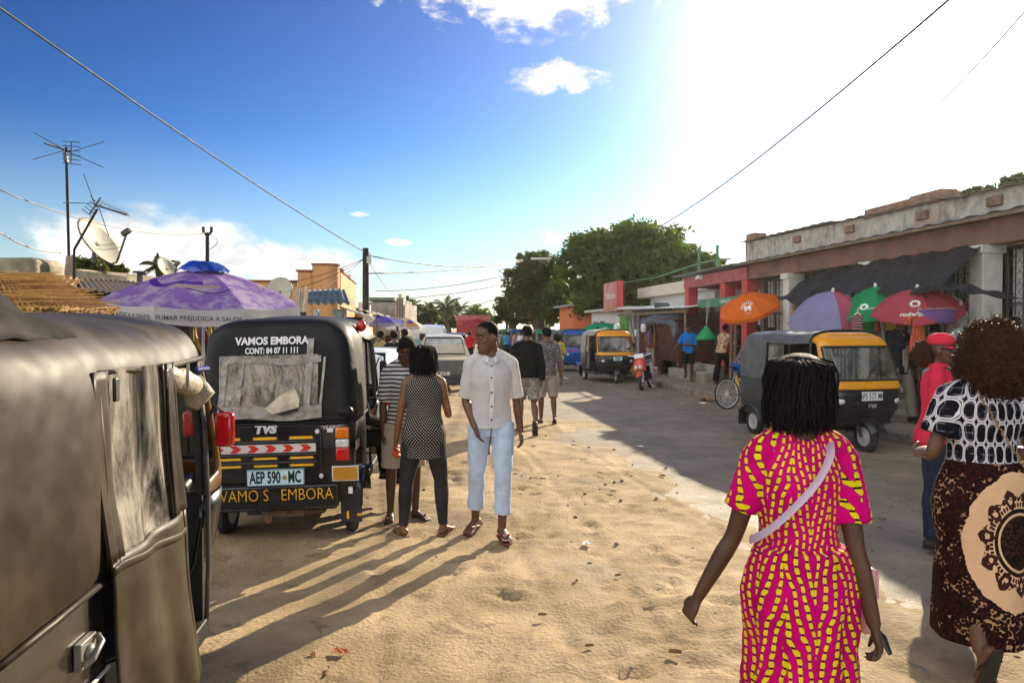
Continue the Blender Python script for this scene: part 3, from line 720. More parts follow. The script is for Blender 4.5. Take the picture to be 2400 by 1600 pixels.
    low = [fp(.40, 2.28, .14, .31, 1.99), fp(.50, 2.40, .18, .44, 1.99), fp(.575, 2.47, .2, .62, 1.98), fp(.605, 2.48, .2, .80, 1.975), fp(.612, 2.465, .2, .895, 1.97)]
    b = MB(); b.loft(low, cap=False, closed=False); o = b.build('front_cowl', cowl, root, ang=40); q = o.modifiers.new('so', 'SOLIDIFY'); q.thickness = .015; q.offset = -1
    UP = [(.897, .616, 2.468, .2, 1.965), (.985, .618, 2.44, .19, 1.955), (1.03, .617, 2.425, .185, 1.95), (1.25, .605, 2.34, .17, 1.94), (1.50, .585, 2.22, .15, 1.92), (1.555, .575, 2.185, .14, 1.915), (1.62, .55, 2.13, .14, 1.91), (1.66, .50, 2.07, .13, 1.905)]
    up_ = [fp(hw, yf, r, z, yb) for z, hw, yf, r, yb in UP]; n = len(up_[0]); b = MB(); fs = []
    for k in range(len(up_) - 1):
        for j in range(n - 1):
            if k in (2, 3) and 3 <= j <= n - 5: continue
            if k in (1, 2, 3, 4) and (j == 0 or j == n - 2): continue
            fs.append((k * n + j, k * n + j + 1, (k + 1) * n + j + 1, (k + 1) * n + j))
    b.add([p for r_ in up_ for p in r_], fs)
    tp = [p + Vector((0, 0, 0)) for p in up_[-1]]
    b.loft([tp, [Vector((p.x * .8, 1.95 + (p.y - 1.95) * .6, 1.695)) for p in tp], [Vector((p.x * .5, 1.93 + (p.y - 1.93) * .3, 1.715)) for p in tp]], cap=False, closed=False)
    o = b.build('windscreen_frame', front, root, ang=180); q = o.modifiers.new('so', 'SOLIDIFY'); q.thickness = .028; q.offset = -1
    q = o.modifiers.new('ss', 'SUBSURF'); q.levels = q.render_levels = 1
    g = [[p + Vector((0, -.018, 0)) for p in up_[k][3:n - 3]] for k in (2, 3, 4)]
    b = MB(); b.loft(g, cap=False, closed=False); gl = b.build('windscreen', m_glass, root, ang=60)
    b = MB(); ol = g[0] + [r_[-1] for r_ in g[1:-1]] + g[-1][::-1] + [r_[0] for r_ in g[1:-1]][::-1]
    b.tube([p + Vector((0, .012, 0)) for p in ol + [ol[0]]], .016, 6, cap=False); b.build('gasket', m_blkplas, gl)
    b = MB(); b.tube([(.05, 2.465, 1.0), (.02, 2.435, 1.06), (-.17, 2.39, 1.2)], .006, 5); b.tube([(-.03, 2.418, 1.12), (-.26, 2.352, 1.30)], .008, 5); b.build('wiper', m_blkplas, gl)
    for s in (-1, 1):
        b = MB(); b.tube([(s * .60, 1.97, .93), (s * .595, 1.95, 1.25), (s * .57, 1.93, 1.62)], .017, 7); b.tube([(s * .60, .85, .93), (s * .59, .85, 1.3), (s * .575, .87, 1.56)], .014, 6); b.tube([(s * .60, 1.42, .36), (s * .60, 1.42, .9), (s * .58, 1.42, 1.55)], .013, 6); b.build('pillar', m_blkplas, root)
        b = MB(); b.ell((s * .43, 2.43, .74), (.085, .05, .06), 14, 8); h = b.build('headlight', m_lens_w, root)
        b = MB(); b.ell((s * .535, 2.37, .745), (.04, .045, .048), 10, 6); b.build('indicator', m_lens_o, h)
        b = MB(); b.tube([(s * .60, 1.98, 1.2), (s * .65, 2.02, 1.33), (s * .69, 2.0, 1.30)], .008, 6); mo = b.build('mirror', m_blkplas, root)
        b = MB(); b.box((s * .70, 2.0, 1.22), (.085, .05, .16)); b.build('mirror_shell', visor or m_blkplas, mo, bev=.02)
    # front wheel and mudguard
    wheel_at(root, (0, 2.40, .225), rim=rim)
    b = MB(); b.sheet(lambda u, v: ((v - .5) * .25, 2.40 - .285 * math.cos(.25 + u * 2.5), .225 + .275 * math.sin(.25 + u * 2.5) - .05 * (2 * v - 1) ** 2), 14, 6, .012); b.build('front_mudguard', cowl if cowl is not m_blkpaint else m_blkpaint, root, ang=60)
    b = MB(); b.tube([(.09, 2.40, .225), (.085, 2.28, .55)], .022, 8); b.tube([(-.09, 2.40, .225), (-.085, 2.28, .55)], .022, 8); b.tube([(.09, 2.36, .3), (.088, 2.31, .46)], .034, 8); b.build('fork', m_blkplas, root)
    return root
m_amber = M('yellow_paint', (.72, .30, .008), .32, va=.14, coat=.3, dirt=.2)
m_bluep = M('blue_paint', (.01, .075, .33), .3, va=.2, coat=.3, dirt=.2)
m_greenp = M('green_paint', (.01, .20, .06), .35, va=.2, coat=.3, dirt=.2)
m_canv_g = M('grey_canvas', (.085, .095, .10), .55, va=.3, bump=.5, bs=9, dirt=.35, dcol=(.2, .17, .12))
m_canv_k = M('black_canvas', (.009, .009, .0095), .55, va=.35, bump=.35, bs=8, spec=.28, vs=3)
m_canv_b = M('dusty_brown_vinyl', (.017, .0115, .0055), .52, bd=2, col2=(.048, .034, .016), vs=2.4, bump=1, bs=3.4, spec=.2)
m_canv_w = M('pale_canvas', (.33, .32, .29), .6, va=.3, bump=.4, bs=8, dirt=.4)
m_darkgrey = M('dark_grey_paint', (.035, .038, .042), .38, va=.25, dirt=.4)
def plate(parent, s, c, rot, w=.30, h=.11, m=None, split=None, emblem=False):
    b = MB(); b.box((0, 0, 0), (w, h, .008)); p = b.build('number_plate', m or m_plate, parent, bev=.004, loc=c); p.rotation_euler = rot
    b = MB(); t = .004
    for q, d in (((0, h / 2 - t), (w - .004, t)), ((0, -h / 2 + t), (w - .004, t)), ((w / 2 - t, 0), (t, h - .012)), ((-w / 2 + t, 0), (t, h - .012))): b.box((q[0], q[1], .0045), (d[0], d[1], .004))
    if w > .4: b.build('plate_border', m_ink, p)
    if split:
        for i, q in enumerate(split): TXT(q, h * .52, m_ink, p, (0, h * (.22 - .45 * i), .0055), (0, 0, 0), .0006, .8, bold=.002)
    else: TXT(s, h * .98, m_ink, p, (0, -.002, .0055), (0, 0, 0), .0008, .60 if w > .4 else .66, bold=.0035 if w > .4 else .001)
    return p
# the near rickshaw at the left edge
NR = tuktuk('dusty brown vinyl-hooded auto rickshaw at the left edge, side curtain drawn', (-1.758, 1.305, .02), R(7.2), m_canv_b, M('brown_black_paint', (.02, .017, .013), .3, coat=.4, dirt=.3, vs=3), M('brown_amber_paint', (.14, .06, .008), .4, coat=.3, dirt=.3), m_blkpaint, near=1, visor=m_lens_r)
def near_detail():
    b = MB()                                               # hanging curtain with its clear window, bellied and folded
    def cur(y0, y1, z0, z1, off=0, fold=1):
        def fn(u, v):
            y = y0 + (y1 - y0) * u; z = z0 + (z1 - z0) * v; lo = 1 - (z - .30) / 1.25
            x = .655 - .05 * max(0, (z - .9)) + .05 * lo * lo + off + fold * (.010 * math.sin(u * 15 + z * 2.2) * (.3 + lo) + .018 * noise.noise((y * 4, z * 2.4, 3)))
            return (x, y + .05 * lo * u, z)
        return fn
    b.sheet(cur(.80, 1.50, .30, .975), 30, 24, -.006); b.sheet(cur(.80, .90, .975, 1.55), 6, 20, -.006); b.sheet(cur(1.36, 1.52, .975, 1.55), 8, 20, -.006)
    c = b.build('side_curtain', m_canv_b, NR, ang=180)
    b = MB(); b.sheet(cur(.89, 1.38, .96, 1.55, -.004), 30, 16); b.build('curtain_window', GLASS('milky_vinyl', (.42, .44, .36), 1.5, .14, 1), c, ang=180)
    b = MB(); f1 = cur(.80, 1.50, .30, .975, .006)
    b.tube([f1(k / 16, .97 - .10 * (k / 16)) for k in range(17)], [(.016, .006)] * 17, 6, side=(0, 0, 1)); b.tube([f1(.99, k / 16) for k in range(17)], [(.020, .006)] * 17, 6, side=(0, 1, 0))
    f2 = cur(1.36, 1.52, .975, 1.55, .006); b.tube([f2(.25, k / 10) for k in range(11)], [(.014, .005)] * 11, 6, side=(0, 1, 0)); b.tube([f2(.98, k / 10) for k in range(11)], [(.014, .005)] * 11, 6, side=(0, 1, 0))
    f3 = cur(.80, .90, .975, 1.55, .006); b.tube([f3(.1, k / 10) for k in range(11)], [(.014, .005)] * 11, 6, side=(0, 1, 0)); b.build('curtain_seam', m_canv_b, c, ang=180)
    b = MB()
    for y in (.93, 1.40): b.box((.642, y, 1.49), (.012, .035, .075))
    b.build('buckle', m_blkplas, c, bev=.005)
    b = MB(); pts = [(.60, 1.46 + .06 * k, 1.50 - .01 * k + .004 * math.sin(k * 2)) for k in range(8)]; b.tube(pts, [.03, .05, .053, .047, .055, .05, .052, .04], 12)
    b.tube([(.60, 1.89, 1.45), (.61, 1.93, 1.40), (.585, 1.9, 1.33)], [.04, .065, .03], 10)
    o = b.build('rolled_curtain', M('cream_vinyl', (.42, .38, .28), .5, va=.4, bump=.8, bs=14, vs=10), NR, ang=180)
    b = MB(); b.tube([(.652 + .002 * math.cos(a), 1.62 + .03 * math.sin(a) * .2, 1.485 + .055 * math.sin(a)) for a in np.linspace(0, 6.28, 14)], .005, 5); b.build('tie', m_canv_w, o)
    # door handle plate, swage line on the lower panel
    b = MB(); b.box((.650, .68, .775), (.02, .10, .075)); b.tube([(.664, .635, .75), (.683, .65, .765), (.683, .71, .79), (.664, .725, .805)], .009, 8); b.ell((.664, .68, .775), (.014, .028, .022), 10, 6); b.build('latch', M('tarnished_chrome', (.22, .21, .19), .32, .9, dirt=.3), NR, bev=.006)
    b = MB(); b.tube([(.648, .55, .66), (.650, .84, .66)], .006, 6); b.build('trim_strip', m_chrome, NR)
    b = MB()
    for s in (-1, 1): b.tube([(s * .615, 1.99, .33), (s * .628, 1.985, .6), (s * .632, 1.97, .93), (s * .622, 1.955, 1.25), (s * .598, 1.93, 1.54)], [(.022, .010)] * 5, 8, side=(0, 1, 0))
    b.build('door_edge_trim', M('dark_grey_paint', (0, 0, 0)), NR, ang=180); b = MB(); b.bx((-.60, 1.99, .33), (.60, 2.01, .94)); b.bx((-.62, .86, .33), (-.60, 1.99, .95)); b.build('inner_panel', m_blkplas, NR)
    b = MB(); b.tube([(.605, 1.90, 1.50), (.635, 1.97, 1.50)], .012, 6); b.build('cord', M('blue_cord', (.02, .06, .4), .6), NR)
    # folded canvas on the roof
    b = MB(); b.sheet(lambda u, v: (.10 + .46 * u + .03 * noise.noise((u * 4, v * 4, 1)), .30 + .62 * v + .05 * math.sin(u * 5), 1.742 - .09 * u ** 4 + .055 * math.sin(u * pi) * math.sin(v * pi) + .02 * noise.noise((u * 6, v * 6, 7))), 26, 22, .01)
    b.build('roof_patch', M('matte_black_canvas', (.02, .018, .015), .85, va=.4, bump=.4, bs=8, spec=.2), NR, ang=180)
near_detail()
# ------------------------------------------------------------------ buildings on the right (street frame: x across, y along, rotated with the street)
def ST(name, label, cat, u=0, v=0, z=0, group=None): return T(name, label, cat, S(u, v, z), SA, group)
m_conc = M('stained_concrete', (.34, .32, .27), .85, col2=(.22, .20, .16), vs=1.6, bump=.4, bs=18, dirt=.5, dcol=(.07, .06, .05))
m_redc = M('brick_red_concrete', (.21, .095, .07), .8, col2=(.13, .075, .06), vs=2, dirt=.6, dcol=(.12, .08, .06), bump=.2)
m_redp = M('red_pillar_paint', (.50, .055, .06), .6, va=.25, dirt=.2)
m_pink = M('pink_beam_paint', (.38, .10, .10), .7, va=.3, dirt=.5, dcol=(.2, .1, .08))
m_wcol = M('white_column_paint', (.58, .58, .53), .7, va=.15, dirt=.55)
m_zinc = M('weathered_sheet_metal', (.30, .31, .32), .45, .6, va=.3, dirt=.4)
m_zinc2 = M('blue_grey_sheet', (.22, .27, .32), .45, .5, va=.3, dirt=.3)
m_iron = M('iron_bars', (.05, .05, .05), .55, .3, dirt=.3)
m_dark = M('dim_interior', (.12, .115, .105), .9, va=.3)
m_tarp = M('black_tarpaulin', (.022, .021, .020), .62, va=.5, bump=1, bs=5, spec=.3)
m_wood = M('grey_wood', (.20, .15, .10), .85, va=.35, bump=.5, bs=20, bscl=(1, 1, .1))
m_woodd = M('dark_red_boards', (.10, .028, .018), .8, va=.35, bump=.4, bs=12, bscl=(1, 1, .08))
m_wwall = M('whitewash', (.62, .63, .64), .8, va=.08, dirt=.22)
m_rubble = M('brick_rubble', (.24, .15, .10), .9, va=.4, bump=.8, bs=25)
def corrug(b, p00, p10, p01, p11, n=40, amp=.02, m=4, th=.006):
    p00, p10, p01, p11 = map(Vector, (p00, p10, p01, p11)); nn = (p10 - p00).cross(p01 - p00).normalized()
    b.sheet(lambda u, v: p00.lerp(p10, u).lerp(p01.lerp(p11, u), v) + nn * amp * math.sin(u * n * pi), n * 4, m, th)
U0, U1 = -7.0, 19.25
shop = ST('shop_building', 'long veranda shop with barred fronts, white columns and a stained parapet', 'building')
def shopb():
    b = MB(); b.bx((9.25, U0, 0), (15, U1 + 4.6, .36)); b.bx((9.02, U0, 0), (9.25, U1 + .3, .22)); b.build('plinth', m_conc, shop, bev=.02)
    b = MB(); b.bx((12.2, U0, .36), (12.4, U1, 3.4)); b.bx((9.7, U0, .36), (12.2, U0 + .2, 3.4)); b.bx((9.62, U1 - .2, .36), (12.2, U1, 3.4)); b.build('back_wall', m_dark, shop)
    b = MB(); b.bx((9.28, U0, 3.05), (9.58, U1, 3.46)); b.build('beam', m_redc, shop, bev=.015)
    b = MB(); corrug(b, (9.02, U0, 3.54), (9.02, U1 + .5, 3.50), (10.1, U0, 3.66), (10.1, U1 + .5, 3.62), 110, .018, 3); b.build('veranda_roof', m_zinc2, shop, ang=180)
    b = MB(); b.bx((9.05, U0, 3.44), (9.12, U1 + .4, 3.50)); b.build('fascia_board', m_wood, shop)
    # stained parapet with broken corrugated edge and beam ends
    b = MB(); b.loft([[(9.96, U0, 3.62), (9.96, U0, 3.70), (10.25, U0, 3.72), (10.25, U0, 3.62)], [(9.96, 20.9, 3.62), (9.96, 20.9, 4.26), (10.25, 20.9, 4.27), (10.25, 20.9, 3.62)]])
    b.bx((10.25, U0, 3.45), (14.5, 20.9, 3.7))
    def pat_par(t, v):
        x, y, z = xyz(t, v); s = noi(t, v, 1.3, 7, .7, (1, 1, .25)); a = noi(t, v, 5, 6, .7); c = noi(t, v, .5, 4)
        k = mixc(t, a.ss(.4, .65), (.44, .42, .37), (.33, .31, .26)); k = mixc(t, s.ss(.5, .66) * .8, k, (.075, .065, .055)); return mixc(t, c.ss(.56, .62) * .6, k, (.36, .20, .15))
    b.build('parapet', M('parapet_plaster', (.4, .4, .35), .9, pat=pat_par, va=.1, bump=.5, bs=20), shop)
    b = MB(); u = U0; i = 0
    while u < 20.8:
        L = rnd.uniform(1.3, 2.6); d = rnd.uniform(0, .05); zz = 3.72 + (u - U0) / 28 * .56
        corrug(b, (9.82 - d, u, zz + d), (9.82 - d, min(u + L, 21.0), zz + .012 + d), (10.5, u, zz + .03), (10.5, min(u + L, 21), zz + .04), int(L * 5), .012, 2); u += L - .06; i += 1
    b.build('parapet_sheeting', M('rusted_sheet', (.15, .10, .07), .8, .3, va=.4, col2=(.26, .23, .2), vs=4), shop, ang=180)
    for u in (9.2, 11.4, 13.2, 15.6, 17.9): b = MB(); b.box((9.93, u, 3.66 + u * .019), (.09, .32, .17)); b.build('beam_end', m_rubble, shop, bev=.02)
    b = MB(); b.box((10.15, 13.9, 4.20), (.4, 2.4, .22)); b.box((10.15, 13.2, 4.32), (.36, .9, .06)); b.build('broken_brickwork', m_rubble, shop, bev=.02); b = MB(); b.box((10.15, 20.6, 4.38), (.4, .5, .22)); b.build('broken_brickwork', m_rubble, shop, bev=.02)
    for u in (1.6, 4.7, 7.8, 10.94, 13.9, 17.1):
        b = MB(); b.bx((9.2, u - .15, .36), (9.56, u + .15, 3.06)); c = b.build('column', m_wcol, shop, bev=.01)
        b = MB(); b.bx((9.15, u - .18, 2.92), (9.6, u + .18, 3.056)); b.build('capital', m_wcol, c, bev=.01)
    cols = [1.6, 4.7, 7.8, 10.94, 13.9, 17.1, 19.2]
    for u0, u1 in zip(cols[:-1], cols[1:]):
        b = MB(); a, c = u0 + .16, u1 - .16; n = int((c - a) / .15); x = 9.63
        for i in range(n + 1):
            u = a + (c - a) * i / n; b.bx((x, u - .008, .40), (x + .016, u + .008, 3.04))
            if i % 2 == 0 and i < n:
                u2 = a + (c - a) * (i + 1) / n; z = .5; k = 0
                while z < 2.95: b.tube([(x + .008, u, z), (x + .008, (u + u2) / 2, z + .08), (x + .008, u2, z), (x + .008, (u + u2) / 2, z - .08), (x + .008, u, z)], .006, 4); z += .17
            elif i < n:
                u2 = a + (c - a) * (i + 1) / n
                for k in range(14): z = .45 + k * .2; b.bx((x + .002, u, z), (x + .012, u2, z + .014))
        for z in (.42, 1.1, 2.1, 3.02): b.bx((x - .004, a, z - .02), (x + .02, c, z + .02))
        for u in (a, a + (c - a) * .34, a + (c - a) * .67, c): b.bx((x - .006, u - .025, .40), (x + .024, u + .025, 3.04))
        b.build('iron_grille', m_iron, shop, smooth=False)
        b = MB(); b.bx((9.74, a, .37), (9.78, c, 2.98)); b.build('shutter', M('dusty_shutter', (.60, .60, .55), .7, va=.25, dirt=.25, dcol=(.2, .17, .12)), shop)
shopb()
ver = ST('red_veranda', 'open red veranda with painted square pillars at the end of the barred shop', 'building')
def verb():
    b = MB()
    for u in (19.45, 20.9, 23.75):
        b.bx((9.24, u - .17, .36), (9.58, u + .17, 3.05))
    for u in (19.45, 20.9, 23.75):
        c = MB(); c.bx((9.24, u - .17, .36), (9.58, u + .17, 3.04)); c.build('pillar', m_redp, ver, bev=.012)
    b = MB(); b.bx((9.22, 19.27, 3.045), (9.60, 23.95, 3.40)); b.bx((9.6, 23.6, 3.05), (12.3, 23.95, 3.38)); b.build('beam', m_pink, ver, bev=.015)
    b = MB(); corrug(b, (9.0, 19.6, 3.52), (9.0, 24.4, 3.47), (12.4, 19.6, 3.66), (12.4, 24.4, 3.6), 30, .015, 3); b.build('roof', m_zinc, ver, ang=180)
    b = MB(); b.bx((12.1, 19.3, .36), (12.3, 22.4, 3.4)); b.build('back_wall', m_wwall, ver)
    b = MB(); b.bx((9.05, 22.25, 3.26), (9.2, 22.40, 3.38)); b.tube([(9.06, 22.32, 3.3), (8.98, 22.3, 3.27)], .04, 8); b.build('lamp', m_white, ver)
    b = MB(); b.bx((9.16, 19.7, 2.35), (9.20, 22.6, 2.62)); s = b.build('sign_board', M('faded_green_board', (.05, .22, .12), .6, va=.3, dirt=.3), ver)
    TXT('FARMACIA', .16, m_white, s, (9.155, 20.5, 2.49), (pi / 2, 0, -pi / 2), .002)
verb()
wh = ST('white_building', 'low white flat-roofed building with a cream parapet behind the stalls', 'building')
def whb():
    b = MB(); b.bx((10.6, 24.6, 0), (16, 31.5, 3.05)); b.build('wall', m_wwall, wh)
    b = MB(); b.bx((10.25, 24.3, 3.05), (16.2, 32.3, 3.5)); b.build('parapet', M('cream_plaster', (.60, .54, .44), .8, va=.12, dirt=.2), wh, bev=.03)
    for u in (26, 28.0, 30.0):
        b = MB(); b.box((10.585, u, 2.55), (.03, .05, .22)); b.box((10.582, u, 2.55), (.03, .12, .06)); b.build('vent', m_dark, wh)
    b = MB(); b.bx((10.3, 24.9, 2.25), (10.6, 25.7, 2.75)); a = b.build('air_conditioner', M('ac_white', (.55, .54, .50), .6, dirt=.3), wh, bev=.02)
    b = MB(); b.tube([(10.296, 25.25 + .19 * math.cos(q), 2.5 + .19 * math.sin(q)) for q in np.linspace(0, 6.283, 20)], .012, 5)
    for i in range(7): b.bx((10.285, 25.08, 2.34 + i * .05), (10.298, 25.42, 2.352 + i * .05))
    b.build('fan_grille', m_iron, a)
    gp = M('green_steel', (.05, .19, .09), .5)
    b = MB()
    for u, z0, z1 in ((25.4, 3.5, 4.6), (27.0, 3.5, 4.7)): b.bx((11.0, u - .04, z0), (11.08, u + .04, z1))
    for i, (u, z0, z1) in enumerate(((25.4, 3.5, 4.7), (27.1, 3.5, 4.8))):
        b = MB(); b.bx((11.0, u - .04, z0), (11.08, u + .04, z1)); b.build('railing_post', gp, wh)
    b = MB(); b.tube([(11.04, 24.3, 4.1), (11.04, 25.4, 4.2), (11.04, 27.1, 4.2), (11.04, 32, 4.0), (10.3, 37, 3.95)], .03, 6); b.build('railing', gp, wh)
    b = MB(); b.bx((10.5, 26.6, 2.2), (10.56, 26.66, 3.3)); b.build('railing_post', gp, wh)
whb()
kio = ST('white_kiosk', 'small white kiosk with dark glazed doorway and a red sign on its roof', 'kiosk')
def kiob():
    b = MB(); b.bx((9.2, 29.6, 0), (12, 36.5, 2.5)); b.build('wall', m_wwall, kio)
    b = MB(); b.bx((8.9, 29.4, 2.5), (12.2, 36.9, 2.62)); b.build('roof', M('grey_slab', (.48, .48, .46), .7, va=.15), kio, bev=.02)
    for u in (34.3, 35.6):
        b = MB(); b.bx((9.17, u - .42, .2), (9.195, u + .42, 2.05)); d = b.build('door', m_cargl_k, kio)
        b = MB()
        for q in (-.45, .45): b.bx((9.15, u + q - .04, .15), (9.19, u + q + .04, 2.1))
        b.bx((9.15, u - .49, 2.1), (9.19, u + .49, 2.18)); b.build('frame', m_white, d)
        b = MB(); b.box((9.15, u, .9), (.02, .3, .9)); b.build('goods', M('yellow_packets', (.5, .32, .03), .6, vs=30, col2=(.05, .04, .02)), d)
    b = MB(); b.bx((9.175, 31.9, .3), (9.19, 33.0, 2.0)); b.build('door', M('pale_grey_door', (.48, .50, .48), .6, dirt=.2), kio)
m_cargl_k = M('dark_doorway_glass', (.02, .02, .022), .1, coat=.6)
kiob()
def signs():
    sg = ST('roof_sign', 'faded red square sign with white lettering standing on the white kiosk roof', 'sign')
    b = MB(); b.bx((8.9, 30.9, 2.45), (9.15, 33.1, 3.75)); b.build('sign_box', M('faded_red_sign', (.50, .20, .16), .5, va=.3, dirt=.2, vs=2), sg, bev=.01)
    b = MB(); b.bx((8.88, 30.86, 2.43), (9.17, 30.90, 3.77)); b.build('sign_edge', m_redp, sg)
    TXT('Vodacom', .42, m_white, sg, (8.895, 32.0, 3.15), (pi / 2, 0, -pi / 2), .003, 1.05)
    sg = ST('wall_sign', 'green sign with a red lower strip on the white kiosk wall', 'sign')
    b = MB(); b.bx((9.14, 29.95, 1.45), (9.18, 31.3, 2.36)); b.build('green_panel', M('sign_green', (.06, .24, .01), .45, va=.15), sg)
    b = MB(); b.bx((9.14, 29.95, 1.13), (9.18, 31.3, 1.446)); r = b.build('red_panel', M('sign_red', (.55, .01, .015), .45, va=.12), sg)
    TXT('Agente', .20, m_white, r, (9.136, 30.62, 1.29), (pi / 2, 0, -pi / 2), .003)
    b = MB(); b.tube([(9.13, 31.0 + .17 * math.cos(q), 1.92 + .17 * math.sin(q)) for q in np.linspace(0, 6.283, 20)], .018, 5); b.build('ring_emblem', M('pale_green_mark', (.35, .55, .25), .5), sg)
    b = MB(); b.box((9.13, 30.35, 1.98), (.012, .10, .20)); b.box((9.13, 30.35, 1.76), (.012, .40, .05)); b.build('emblem', M('pale_green_mark', (0, 0, 0)), sg)
    b = MB(); b.bx((9.14, 29.68, 1.35), (9.18, 29.88, 2.2)); tag(b.build('notice_board', M('notice_grey', (.4, .4, .4), .6), None, loc=S(0, 0, 0), rz=SA), 'narrow grey notice board beside the green sign', 'notice board')
signs()
def sheds():
    # market shelter with a white sheet roof on rough posts, slatted fence behind
    sh = ST('market_shelter', 'lean-to shelter with a white sheet roof on rough wooden posts', 'shelter')
    b = MB(); corrug(b, (8.6, 22.4, 2.36), (8.6, 30.3, 2.50), (11.0, 22.4, 2.62), (11.0, 30.3, 2.74), 44, .012, 3); b.build('roof', M('white_sheet_metal', (.62, .64, .62), .4, va=.12), sh, ang=180)
    b = MB(); b.bx((8.72, 22.5, 2.22), (8.80, 30.2, 2.31)); b.build('beam', m_wood, sh)
    for u, v in ((22.6, 8.75), (25.6, 8.76), (27.9, 8.75)):
        b = MB(); b.tube([(v, u, .1), (v + .03, u + .02, 1.2), (v, u - .02, 2.3)], [.055, .05, .045], 8); b.build('post', m_wood, sh)
    b = MB(); b.tube([(8.7, 26.6, .1), (8.65, 27.4, 1.0), (8.8, 28.6, 2.0)], .025, 6); b.build('prop', m_wood, sh)
    sf = ST('slat_fence', 'fence of upright grey slats under the white sheet roof', 'fence'); b = MB()
    for i in range(44): u = 21.6 + i * .115; b.box((10.6, u, 1.3), (.02, .05 + .03 * rnd.random(), 1.9 + .2 * rnd.random()))
    b.bx((10.62, 21.6, .8), (10.66, 26.7, .88)); b.bx((10.62, 21.6, 1.9), (10.66, 26.7, 1.98)); b.build('slats', m_wood, sf, smooth=False)
    rb = ST('board_kiosk', 'dark red boarded kiosk with a raised plank floor beside the slatted fence', 'kiosk')
    b = MB(); b.bx((8.7, 23.0, .62), (9.9, 24.9, 1.95)); b.build('wall', m_woodd, rb)
    b = MB(); b.box((9.2, 24.1, 2.0), (1.3, 2.6, .05), (0, .05, 0)); b.build('roof', m_woodd, rb)
    for u in (23.1, 24.8): b = MB(); b.bx((8.72, u - .05, .1), (8.82, u + .05, .62)); b.build('leg', m_woodd, rb)
    b = MB(); b.bx((9.45, 26.6, .1), (9.55, 29.5, 2.3)); tag(b.build('board_wall', m_woodd, None, loc=S(0, 0, 0), rz=SA), 'tall dark red board wall at the back of the shelter', 'wall')
    b = MB(); b.bx((8.55, 20.6, .1), (9.2, 23.6, .42)); b.bx((8.85, 20.6, .42), (9.2, 23.6, .62)); tag(b.build('concrete_step', m_conc, None, loc=S(0, 0, 0), rz=SA, bev=.02), 'two grey concrete steps below the dark red kiosk', 'steps')
    b = MB()
    b.sheet(lambda u, v: (8.5 + .95 * v, 23.0 + 3.6 * u, 2.06 + .10 * noise.noise((u * 6, v * 4, 1)) + .10 * math.sin(u * pi) - .30 * max(0, .12 - v) / .12 - .5 * max(0, .06 - u) / .06), 40, 16, .02)
    b.sheet(lambda u, v: (8.9 + .5 * u - .25 * v + .03 * noise.noise((u * 5, v * 5, 4)), 25.3 + .5 * math.cos(u * 3.1) * (1.05 - v), 2.0 + .62 * v), 12, 10, .01)
    tag(b.build('tarpaulin', M('slate_tarpaulin', (.07, .085, .10), .5, va=.4, bump=.6, bs=8), None, loc=S(0, 0, 0), rz=SA, ang=180), 'crumpled slate-blue tarpaulin heaped on the dark red kiosk', 'tarpaulin')
    # black tarpaulin awning on the shop
    def aw(u, v):
        uu = 15.3 - 4.5 * u; sag = .28 * math.sin(u * pi) * v
        x = 9.2 - 1.15 * v * (1 - .25 * u) ; z = 3.02 + .05 * u - (.64 + .10 * math.sin(u * 9)) * v - sag * .55 + .05 * noise.noise((uu * 1.5, v * 3, 2)) + .045 * noise.noise((uu * 5 + v * 4, v * 2, 5)) + .02 * math.sin(uu * 9 + v * 5)
        return (x + .03 * noise.noise((uu * 3, v * 4, 8)), uu - .3 * v * (u - .2), z)
    b = MB(); b.sheet(aw, 90, 30, .006)
    b.sheet(lambda u, v: (8.2 + .25 * v + .05 * math.sin(u * 7), 10.9 - 1.9 * u, 2.38 + .14 * v * (1 - u) - .28 * u + .02 * math.sin(u * 20)), 20, 4, .006)
    tag(b.build('awning', m_tarp, None, loc=S(0, 0, 0), rz=SA, ang=180), 'torn black tarpaulin awning tied under the shop veranda beam', 'awning')
    # orange kiosk and pale pillar beyond the trees
    ok = ST('orange_kiosk', 'orange painted kiosk wall beyond the white kiosk', 'kiosk')
    b = MB(); b.bx((8.8, 39, .9), (11, 42.6, 2.9)); b.build('wall', M('orange_wall', (.62, .17, .06), .7, va=.1), ok)
    b = MB(); b.bx((8.75, 38.95, 0), (11.05, 42.7, .9)); b.build('base', m_greenp_k, ok)
    b = MB(); b.bx((8.5, 38.7, 2.9), (11.2, 43, 3.0)); b.build('roof', m_zinc, ok)
m_greenp_k = M('green_base_paint', (.02, .11, .06), .6, va=.3)
sheds()
